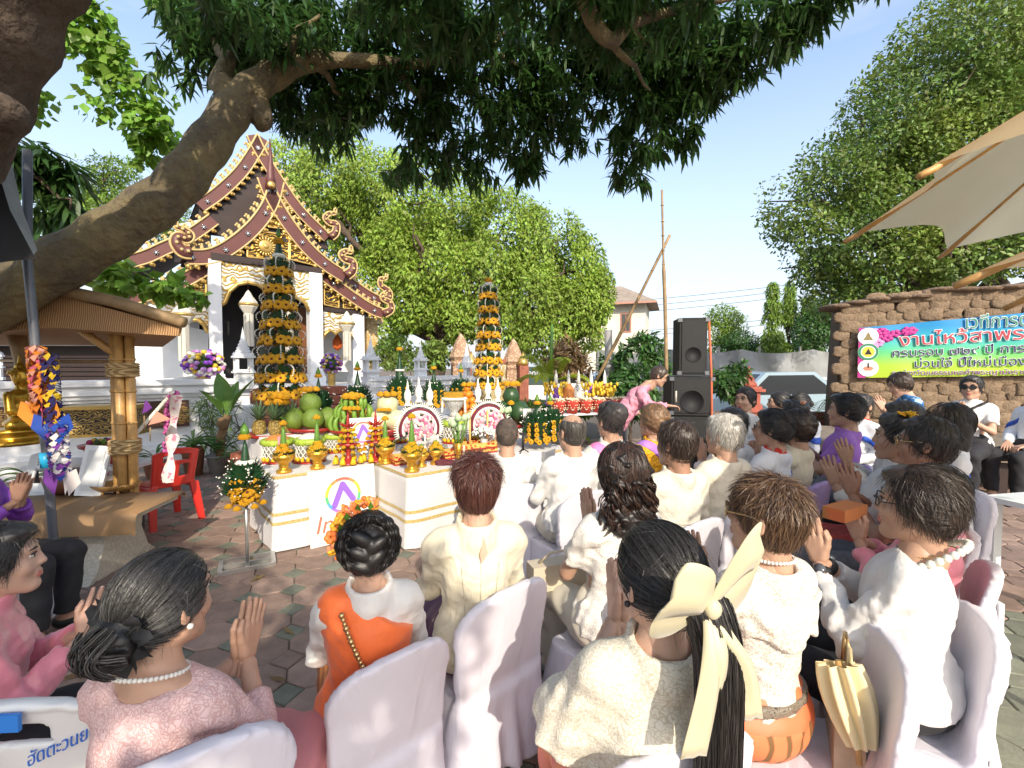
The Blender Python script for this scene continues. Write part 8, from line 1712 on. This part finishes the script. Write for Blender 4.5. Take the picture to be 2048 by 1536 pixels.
earring(r);beads(r,neckring(r,0.078,1.075),0.006,m_pearl,'pearl_necklace')
b=MB(True);rn=random.Random(5);b.T=r['H'];rows=[]
for w in range(49):t=w/48*2*pi;rows.append([Vector((0,-0.108-0.01*sin(9*t+q),-0.02))+Vector((cos(t),0,sin(t)*0.9))*q_ for q,q_ in ((0,0.04),(0.7,0.062+0.008*sin(7*t)),(1.6,0.082+0.013*sin(11*t)),(2.4,0.092+0.016*sin(13*t)))])
b.sheet(rows)
b.build('scrunchie',m_black,r['root'])
r4=r=seated('woman with braided black hair, flower wreath and orange sash over a white jacket',(738,1090),1.56,-20,'covered chair behind the woman with the orange sash',back=0.0,cy=-22,csc=0.92,q=N_,male=False,tone='fair',hair=('braid','black'),top=T(mw_,sleeve_kind='long',wr=0.005,collar=0.045),bottom=T(mstripe2,kind='skirt'),hyaw=4,zoff=0.0,hsc=1.04)
sash=shell(r,'sash',morange,0.03, lambda X,Y,Z:np.maximum(np.maximum(Z-(1.05-0.74*(X+0.05)),0.62+0.42*X-Z),-(X+0.24)),wr=0.003)
pts=[Vector((x,surf(sash,x,z)-0.008,z)) for x,z in ((-0.1,1.02),(-0.075,0.95),(-0.045,0.87),(-0.01,0.78),(0.03,0.7),(0.05,0.64))];beads(r,pts,0.0095,m_wire,'gold_chain_belt',True);beads(r,[pts[3]+Vector((0.015,-0.008,0.0)),pts[3]+Vector((0.018,-0.01,-0.06))],0.007,m_pearl,'pearl_pendant')
fm_=[mat('wreath yellow',(0.8,0.42,0.03),0.6),mat('wreath orange',(0.85,0.2,0.04),0.6),mat('wreath peach',(0.8,0.3,0.15),0.6)];rn=random.Random(9)
for k in range(15):
 t=-0.5+k*0.165;c=(-0.122*cos(t),-0.035,0.045+0.122*sin(t));hair_flowers(r,c,2,(0.012,0.02,0.012),fm_,0.019,'wreath_flower',k)
for k in range(6):
 t=-0.6+k*0.45;b=MB();b.T=r['H'] @ Matrix.Translation((-0.1*cos(t),-0.05,0.045+0.1*sin(t)));b.add([(0,0,0),(-0.01,-0.012,0.015),(0.0,-0.02,0.04),(0.012,-0.012,0.015)],[(0,1,2,3)]);b.build('wreath_leaf',m_lfl,r['root'])
r=seated('woman with cropped auburn hair in a cream satin jacket with keyhole collar, seen from behind',(952,972),1.86,-14,'covered chair behind the woman in the cream jacket',cy=-30,q=N_,male=False,tone='fair',hair=('spiky','auburn'),top=T(mcream,sleeve_kind='puff',wr=0.004,collar=0.05,hem=0.5),bottom=T(mat('plum skirt',(0.09,0.02,0.09),0.6),kind='skirt'),hsc=1.16,hyaw=-8,zoff=0.0)
b=MB();y=surf(r['root'].children[-1] if False else [c for c in r['root'].children if c.name.startswith('shirt')][0],0.02,1.02);b.prism([(0.012,1.055),(0.026,0.99),(0.0,0.955),(-0.006,0.99)], lambda p,q:(p[0],y+0.004-q+(1.02-p[1])*-0.15,p[1]),0,0.008);b.build('keyhole',skin_mats('fair')[0],r['root']);ms_=mat('seam thread',(0.5,0.45,0.34),0.8)
for xs in ((0.0,0.0,0.0,0.0),(-0.075,-0.065,-0.06,-0.07),(0.075,0.065,0.06,0.07)):seam(r,list(zip(xs,(0.94,0.84,0.74,0.6))),ms_)
r=seated('woman with shoulder-length dark curls in a white lace blouse, seen from behind',(1242,950),2.0,-18,'covered chair behind the woman with dark curls',cy=-24,q=N_,male=False,tone='tan',hair=('curly','curl'),top=T(mdlace,sleeve_kind='short',wr=0.006,collar=0,neck=0.08),bottom=T(mat('ivory trousers',(0.66,0.62,0.52),0.8),kind='pants'),hsc=1.1,zoff=0.0,fat=1.1)
b=MB(True);f=Vector((sin(radians(-30)),cos(radians(-30)),0));bag=thing('handbag','beige handbag on the lap of the woman with dark curls','bag',r['root'].location+f*0.34+Vector((-0.07,-0.02,0.6)),radians(20));b=MB();b.boxz(-0.15,0.15,-0.05,0.05,0,0.13);b.build('bag',mat('beige leather',(0.58,0.5,0.38),0.6,0.1,10),bag);b=MB(True);b.tube([(-0.1,0,0.13),(-0.06,-0.05,0.2),(0.06,-0.05,0.2),(0.1,0,0.13)],0.007,6);b.build('strap',mat('beige leather',(0,0,0)),bag)
r7=r=seated('woman with a long black ponytail tied with a large cream bow',(1318,1155),1.08,-6,'covered chair under the woman with the ponytail',back=-0.1,q=N_,male=False,tone='fair',hair=('pony','black'),top=T(mlace2,sleeve_kind='cape',wr=0.005,wl=0.12,collar=0.04,hem=0.5),bottom=T(mat('orange pink skirt',(0.7,0.16,0.16),0.6,col2=(0.75,0.3,0.1),vs=14),kind='skirt'),hyaw=-15,hpitch=0,hsc=1.06,zoff=0.0,wz=0.05)
m_bow=mat('cream organza',(0.76,0.7,0.48),0.5,0.05,8,trans=0.3,sheen=0.3);o=[]
def ribbon_strip(par,pts,w,m,name,ax=(1,0,0),H=None):
 b=MB(True);b.T=H;rows=[];sp=spline(pts,6);n=len(sp)
 for i,p in enumerate(sp):t=i/(n-1);a=Vector(ax);ww=w[0]+(w[1]-w[0])*t if not callable(w) else w(t);rows.append([p-a*ww,p-a*ww*0.5+Vector((0,-0.006*sin(6*t),0.0)),p+Vector((0,-0.012*sin(pi*t),0)),p+a*ww*0.5+Vector((0,0.005*sin(7*t),0)),p+a*ww])
 b.sheet(rows);ob=b.build(name,m,par);md=ob.modifiers.new('thickness','SOLIDIFY');md.thickness=0.002;return ob
H7=r['H'];bc=Vector((-0.02,-0.172,0.025))
for g,up in ((-1,0.0),(1,0.05)):
 lw= lambda t:0.012+0.055*sin(pi*t)** 0.7;ribbon_strip(r['root'],[bc,bc+Vector((g*0.05,-0.035,0.05+up)),bc+Vector((g*0.105,-0.02,0.055+up)),bc+Vector((g*0.1,0.0,0.01+up*0.6)),bc+Vector((g*0.05,0.008,-0.01)),bc],lw,m_bow,'bow_loop',(-0.25*g,-0.3,0.9),H7)
for g,L_,sw in ((-1,0.27,0.03),(1,0.24,0.06),(-0.3,0.18,0.03)):ribbon_strip(r['root'],[bc,bc+Vector((g*0.02,-0.03,-0.05)),bc+Vector((g*sw,-0.035,-L_*0.5)),bc+Vector((g*sw*1.6,-0.02,-L_))],(0.012,0.027),m_bow,'bow_tail',(0.95,-0.2,0),H7)
b=MB(True);b.T=H7;b.ell(bc+Vector((0,-0.012,0)),(0.018,0.016,0.02),8,6);b.build('bow_knot',m_bow,r['root']);earring(r,m_frame)
ring_on(r)
def lace_rows(rec,zs,th,nm,m,kind='cape'):
 J=rec['J']
r8=r=seated('woman with short spiky brown hair, tinted glasses and white lace blouse with orange sarong',(1532,1032),1.47,-22,None,q=N_,male=False,tone='tan',hair=('spiky','brown'),top=T(mlace,sleeve_kind='flutter',wr=0.006,collar=0.035,hem=0.62),bottom=T([mstripe,mat('orange silk',(0.75,0.17,0.07),0.55,0.08,5)],kind='skirt',cols=lambda c,rec:(c[:,2] > 0.6).astype(int)),hsc=1.1,hyaw=-20,zoff=0.0,wz=-0.02,fat=1.02)
chair(r['root'].location,-68,'covered chair at lower right, its back beside the folded cream umbrella',back=0.16,var=1);glasses(r,m_wire,m_lens,True,'tinted_glasses');earring(r,m_wire);beads(r,neckring(r,0.06,1.1,tilt=0.1),0.006,m_pearl,'beaded_choker')
s=SDF((-0.24,-0.24,0.56),(0.24,0.24,0.72),0.0095);s.ell((0,-0.01,0.645),(0.178,0.145,0.4),0.02);s.cut((0,0,1),0.667);s.cut((0,0,-1),-0.63);V,F=s.net();mk('belt',npmesh('belt',V,F),mbelt,r['root'])
shell(r,'ruffle',mlace,0.034, lambda X,Y,Z:np.maximum(np.abs(Z-0.93-0.02*np.sin(X*40))-0.06,-0.01-Y*0-0.2),wr=0.007)
r9=r=seated('man with dark hair, round glasses and jasmine garland over a white shirt',(1832,1012),1.6,-42,'covered chair behind the man with the jasmine garland',cy=-22,q=N_,male=True,tone='tan',hair=('side','dark'),top=T(mw_,sleeve_kind='long',wr=0.006,collar=0.0,neck=0.075),bottom=T(mblk),hyaw=-4,hsc=1.1,zoff=0.0,fat=1.08,wz=0.02)
glasses(r,m_frame,m_clear,False);watch(r,0);watch(r,1);ring_on(r);beads(r,neckring(r,0.105,1.045,tilt=0.75,sx=1.15),0.014,m_bead,'jasmine_garland');beads(r,neckring(r,0.082,1.07),0.003,m_wire,'gold_necklace')
# bag and folded umbrella beside the spiky-haired woman
f=Vector((sin(radians(-50)),cos(radians(-50)),0));c0=at(1690,1420,1.46);bag=thing('shoulder_bag','tan shoulder bag hanging beside the orange sarong','bag',(c0.x,c0.y,0.42),radians(60));b=MB();b.boxz(-0.12,0.12,-0.04,0.04,0,0.22);b.build('bag',mat('tan bag cloth',(0.5,0.38,0.26),0.7,0.1,20),bag);b=MB(True);b.tube([(-0.1,0,0.22),(-0.06,0,0.42),(0.04,0,0.42),(0.1,0,0.22)],0.008,6);b.build('strap',m_wire,bag)
c0=at(1705,1430,1.34);o=thing('folded_umbrella','folded cream umbrella with wooden handle beside the tan bag','umbrella',c0,0.3,None,0.72);b=MB(True);N=72;rows=[]
for k in range(7):
 t=k/6;rows.append([((0.03+0.05*sin(pi*min(1,t*0.62+0.1)))*(1+0.3*sin(9*w))*cos(w),(0.03+0.05*sin(pi*min(1,t*0.62+0.1)))*(1+0.3*sin(9*w))*sin(w),0.11-0.3*t) for w in [2*pi*j/N for j in range(N)]])
b.sheet(rows,close=True);b.build('folded_cloth',mat('cream cotton',(0.72,0.6,0.36),0.8),o);b=MB(True);b.tube([(0,0,-0.2),(0.0,-0.01,0.1),(0.0,-0.03,0.18)],0.012,8);b.build('handle',m_bamboo,o);o.rotation_euler=(2.75,0.1,0.4)
# ------------------------------------------------------------------ right-hand rows
r=seated('person in pink satin with black trousers half hidden behind the man with the garland',(1868,985),2.02,-35,'covered chair of the half-hidden person in pink satin',q=M_,male=False,tone='tan',hair=('short','black'),top=T(msatin,wr=0.006),bottom=T(mblk),zoff=0.0)
r=seated('man in coral shirt with short black hair, seen in profile behind the garland man',(1850,888),2.42,-42,'covered chair of the man in the coral shirt',q=M_,ns=900,male=True,tone='brown',hair=('short','black'),top=T(mcoral,sleeve_kind='short',wr=0.006,collar=0.035),bottom=T(mgrey),zoff=0.0,hsc=1.14,fat=1.08,sc=1.05);glasses(r,m_wire,m_clear)
r=seated('woman with yellow flowers in her pinned-up black hair, white and red blouse',(1795,876),2.75,-52,'covered chair of the woman with yellow hair flowers',q=M_,male=False,tone='tan',hair=('updo','black'),top=T(mw_,wr=0.005),bottom=T(mat('red print skirt',(0.5,0.06,0.04),0.7,0.3,20),kind='skirt'),zoff=0.0,hsc=1.1,sc=1.03);hair_flowers(r,(-0.02,-0.04,0.13),9,(0.05,0.04,0.012),[m_mary,m_mar],0.016)
o=thing('clutch_bag','orange striped woven clutch on the lap beside the coral shirt','bag',at(1690,1022,2.25),0.5);b=MB();b.boxz(-0.11,0.11,-0.05,0.05,-0.03,0.03);b.build('clutch',pattern('orange stripe weave',(0.65,0.16,0.05),(0.3,0.2,0.06),'wave',22,0.6,0.1,0.8,0.3,stretch=(1,0.1,0.1)),o)
r=seated('black-haired man in white whose head shows above the yellow hair flowers',(1803,842),3.25,-50,'covered chair of the black-haired man behind the yellow hair flowers',q=F_,male=True,tone='tan',hair=('short','black'),top=T(mw_),bottom=T(mblk),zoff=0.0)
r=seated('woman with a black bob in a white and blue tracksuit jacket',(1893,850),3.15,-66,'covered chair of the woman with the black bob',q=M_,male=False,tone='tan',hair=('bob','black'),top=T(mjw,wr=0.005),bottom=T(mblk),zoff=0.0,hsc=1.15,hyaw=5,sc=1.06,arms='lap');jacket_extra(r,collar=False)
# on the stage
SZ=0.15
r=seated('man in sunglasses and white polo shirt with black bag strap on the stage',(1942,796),5.45,-122,None,q=M_,male=True,tone='tan',hair=('short','black'),top=T(mw_,sleeve_kind='short',wr=0.005,collar=0.03),bottom=T(mblk),zoff=SZ+0.02,hsc=1.22,sc=1.08,fat=1.05,knees=0.44);glasses(r,m_frame,m_black,True,'sunglasses');watch(r,0)
shell(r,'bag_strap',m_black,0.024, lambda X,Y,Z:np.maximum(np.abs(X*0.8+Z-0.97)-0.02,-Y))
tx=None
r=seated('man with short brown hair in a blue floral shirt bending forward on the stage',(1805,788),5.75,-72,None,q=M_,male=True,tone='fair',hair=('mid','dark'),top=T(mfloral,sleeve_kind='short',wr=0.005),bottom=T(mblk),zoff=SZ+0.06,hsc=1.2,sc=1.08,hpitch=22,lean=0.2)
r=seated('person in white and blue tracksuit jacket and black trousers cut off by the right edge',(2075,835),5.3,-100,None,q=F_,male=True,tone='tan',hair=('short','black'),top=T(mjw),bottom=T(mblk),zoff=SZ,arms='lap',sc=1.05);jacket_extra(r)
# around the speakers and the planter wall
r=seated('man in a purple T-shirt with black hair, in profile by the stage',(1690,822),3.95,-52,'covered chair of the man in the purple T-shirt',q=M_,male=True,tone='tan',hair=('side','black'),top=T(mpurp,sleeve_kind='short',wr=0.005),bottom=T(mat('grey jeans',(0.16,0.18,0.2),0.85,0.2,20)),zoff=0.0,hsc=1.15,sc=1.08,wz=0.07,wy=0.06)
r=seated('woman with a black ponytail looking down, tracksuit jacket with round emblem and jeans',(1607,806),5.2,-100,None,q=M_,male=False,tone='fair',hair=('low','black'),top=T(mjw,wr=0.005),bottom=T(mjean),zoff=0.04,arms='lap',hpitch=32,hsc=1.15,sc=1.05);jacket_extra(r)
r=seated('person in tracksuit jacket with emblem sitting just behind the man in purple',(1722,812),5.0,-105,None,q=F_,male=True,tone='tan',hair=('short','black'),top=T(mjw,wr=0.005),bottom=T(mblk),zoff=0.02,arms='lap',hsc=1.1,sc=1.05);jacket_extra(r)
def front_emblem(rec,x,z):
 o=[c for c in rec['root'].children if c.name.startswith('shirt')][0];y=surf(o,x,z,False)+0.012;b=MB()
 for k in range(20):a0,a1=2*pi*k/20,2*pi*(k+1)/20;b.add([(x+0.045*cos(a0),y,z+0.045*sin(a0)),(x+0.045*cos(a1),y,z+0.045*sin(a1)),(x+0.038*cos(a1),y,z+0.038*sin(a1)),(x+0.038*cos(a0),y,z+0.038*sin(a0))],[(0,1,2,3)])
 e=b.build('emblem',m_navy,rec['root']);b=MB();b.add([(x-0.026,y+.001,z-0.02),(x-0.014,y+.001,z-0.02),(x+0.002,y+.001,z+0.03),(x-0.008,y+.001,z+0.03)],[(0,1,2,3)]);b.add([(x+0.026,y+.002,z-0.02),(x+0.012,y+.002,z-0.02),(x-0.006,y+.002,z+0.03),(x+0.006,y+.002,z+0.03)],[(0,1,2,3)]);b.build('emblem_stroke',m_navy,e)
front_emblem(r,0.08,0.9)
r=seated('woman in white blouse with purple sash and fuchsia skirt beside the loudspeakers',(1490,800),5.2,-122,None,q=M_,male=False,tone='tan',hair=('low','black'),top=T(mdlace,sleeve_kind='three',wr=0.006),bottom=T(mfuch,kind='skirt'),zoff=0.0,hsc=1.15,sc=1.08,fat=1.18);shell(r,'sash',mlisash,0.028, lambda X,Y,Z:np.abs(-0.75*X+Z-0.9)-0.045)
r=seated('woman with dark hair pinned back facing left beside the woman with the purple sash',(1557,803),5.3,-72,None,q=F_,male=False,tone='tan',hair=('low','black'),top=T(mlin),bottom=T(mgrey,kind='skirt'),zoff=0.02,hsc=1.15,sc=1.06);hair_flowers(r,(0.0,-0.11,0.05),4,(0.02,0.01,0.02),[m_bead],0.016)
r=seated('person with a peach flower spray in dark hair, seen from behind',(1583,828),4.6,-45,'covered chair of the person with the peach hair flowers',q=F_,male=False,tone='tan',hair=('updo','black'),top=T(mlin),bottom=T(mgrey,kind='skirt'),zoff=0.0,hsc=1.05);hair_flowers(r,(0.0,-0.1,0.1),8,(0.05,0.01,0.02),[mat('peach flower',(0.8,0.4,0.25),0.6)],0.02)
r=seated('man in white tracksuit jacket with red collar, blue band and purple back patch',(1545,858),3.3,-34,'covered chair of the man in the tracksuit jacket with the back patch',q=M_,male=True,tone='tan',hair=('side','black'),top=T(mjw,wr=0.005),bottom=T(mblk),zoff=0.0,hsc=1.12,sc=1.02,hyaw=-10);jacket_extra(r);glasses(r,m_frame,m_clear)
o=[c for c in r['root'].children if c.name.startswith('shirt')][0];rows=[[(x,surf(o,x,z)-0.006,z) for x in (-0.1,-0.05,0,0.05,0.1)] for z in (0.86,0.82,0.77,0.73)];b=MB(True);b.sheet(rows);pt=b.build('back_patch',mat('violet patch',(0.1,0.04,0.28),0.6),r['root'])
for tt,z in (('พรรคเ',0.82),('เพื่อไท',0.755)):
 me=text_mesh(tt,0.07,0.0005);me.materials.append(m_wp);part('lettering',me,None,pt,(-0.095,surf(o,0,z)-0.012,z-0.01),(pi/2-0.05,0,0),(0.9,0.8,1))
r=seated('person with thick dark hair in a cream shirt on a lilac chair',(1592,855),3.5,-34,None,q=M_,male=True,tone='tan',hair=('mid','dark'),top=T(mcream,wr=0.005),bottom=T(mblk),zoff=0.0,hsc=1.12);chair(r['root'].location,-34,'lilac covered chair beside the tracksuit man',lilac=True)
r=seated('white-haired man in a pale linen shirt, seen from behind',(1447,870),3.0,-22,'covered chair behind the white-haired man',q=M_,ns=800,male=True,tone='tan',hair=('short','white'),top=T(mlin2,wr=0.006,collar=0.03),bottom=T(mlin),zoff=0.0,hsc=1.14,fat=1.15,sc=1.03,arms='lap',hyaw=-12)
r=seated('black-haired man in white partly hidden behind the white-haired man',(1464,850),3.6,-25,'covered chair of the man hidden behind the white-haired man',q=F_,male=True,tone='tan',hair=('short','black'),top=T(mw_),bottom=T(mblk),zoff=0.0)
r=seated('heavy-set black-haired man in a pale grey linen shirt, seen from behind',(1352,888),2.66,-20,'covered chair behind the man in pale grey linen',q=M_,ns=800,male=True,tone='brown',hair=('short','dark'),top=T(mlin,wr=0.006,collar=0.035),bottom=T(mblk),zoff=0.0,hsc=1.14,fat=1.2,sc=1.03,arms='lap',hyaw=-14)
r=seated('woman with wavy brown hair in a golden yellow ruffled blouse and lilac sash, facing left',(1305,842),3.8,-42,'covered chair of the woman in golden yellow',q=M_,ns=300,male=False,tone='tan',hair=('mid','brown'),top=T(myel,sleeve_kind='puff',wr=0.012,wl=0.05),bottom=T(mbatik,kind='skirt'),zoff=0.0,hsc=1.14,sc=1.04,wz=-0.02);shell(r,'sash',mlisash,0.03, lambda X,Y,Z:np.abs(0.8*X+Z-0.95)-0.05)
r=seated('woman with high black updo in a pale grey lace blouse with pink sash',(1220,842),3.5,-24,'covered chair of the woman with the pink sash',q=M_,ns=300,male=False,tone='tan',hair=('updo','black'),top=T(mat('pale grey lace',(0.6,0.6,0.57),0.8,0.1,40,0.5,90),sleeve_kind='puff',wr=0.006,collar=0.04),bottom=T(mrbatik,kind='skirt'),zoff=0.0,hsc=1.08,sc=1.03,arms='hold');shell(r,'sash',mpksash,0.024, lambda X,Y,Z:np.abs(0.75*X+Z-0.95)-0.05)
r=seated('balding man in a white shirt holding up an open paper booklet, seen from behind',(1143,865),3.25,-18,'covered chair behind the balding man',q=M_,ns=500,male=True,tone='tan',hair=('bald','grey'),top=T(mw_,wr=0.006,collar=0.03),bottom=T(mlin),zoff=0.0,hsc=1.12,fat=1.1,sc=1.02,arms='hold',hyaw=-12)
f=Vector((sin(radians(-22)),cos(radians(-22)),0));p=r['root'].location+f*0.33+Vector((-0.02,0,0.95));o=thing('booklet','open white booklet held by the balding man','booklet',p,radians(30));b=MB();
for g in (-1,1):b.add([(0,0,-0.09),(g*0.13,0.05*1,-0.08),(g*0.13,0.05,0.12),(0,0,0.11)],[(0,1,2,3)])
b.build('page',mat('paper',(0.72,0.71,0.68),0.7),o)
r=seated('man with cropped grey hair in a white shirt, seen from behind at the table',(1013,870),3.45,-10,'covered chair behind the man with cropped grey hair',q=M_,ns=1200,male=True,tone='tan',hair=('buzz','buzz'),top=T(mw_,wr=0.006,collar=0.03),bottom=T(mlin),zoff=0.0,hsc=1.16,fat=1.15,sc=1.0,arms='lap')
r=person('man in a pink jacket bending forward to light a candle beside the loudspeakers',(1312,768),5.9,100,male=True,tone='tan',hair=('short','dark'),top=T(mat('pink jacket cloth',(0.72,0.3,0.4),0.7,0.06,5),wr=0.008,hem=0.42,collar=0.03),bottom=T(mblk),arms='reach',lean=0.75,stand=True,zoff=0.44,hpitch=25,hsc=1.05,res=0.0135,ns=0,sc=0.98);glasses(r,m_frame,m_clear)
o=thing('candle','small white candle in the hand of the man in pink','candle',at(1352,800,6.0));b=MB(True);b.tube([(0,0,-0.03),(0,0,0.12)],0.012,7);b.build('wax',m_paper,o)
q=gnd(1780,800,0.62);o=thing('woven_bag','black and cream woven bag on the stage beside the purple T-shirt','bag',(at(1740,860,5.6).x,5.6,0.62),0.2);b=MB();b.box((0,0,0.13),(0.3,0.14,0.26),taper=0.85);b.build('bag',pattern('black cream weave',(0.02,0.02,0.018),(0.5,0.45,0.28),'voronoi',26,0.18,0.05,0.8,0.4),o);b=MB(True);b.tube([(-0.1,0,0.26),(-0.07,0,0.38),(0.07,0,0.38),(0.1,0,0.26)],0.01,6);b.build('handle',m_black,o)
pw=gnd(2040,1160);o=thing('plastic_table','edge of a white plastic table cut off by the right side','table',(3.97,3.2,0),0.2);b=MB();b.boxz(-0.12,0.8,-0.4,0.4,0.68,0.72);b.build('tabletop',m_plw,o)
for x,y in ((-0.08,-0.36),(-0.08,0.36)):b=MB();b.boxz(x-0.04,x+0.04,y-0.04,y+0.04,0,0.68);b.build('leg',m_plw,o)
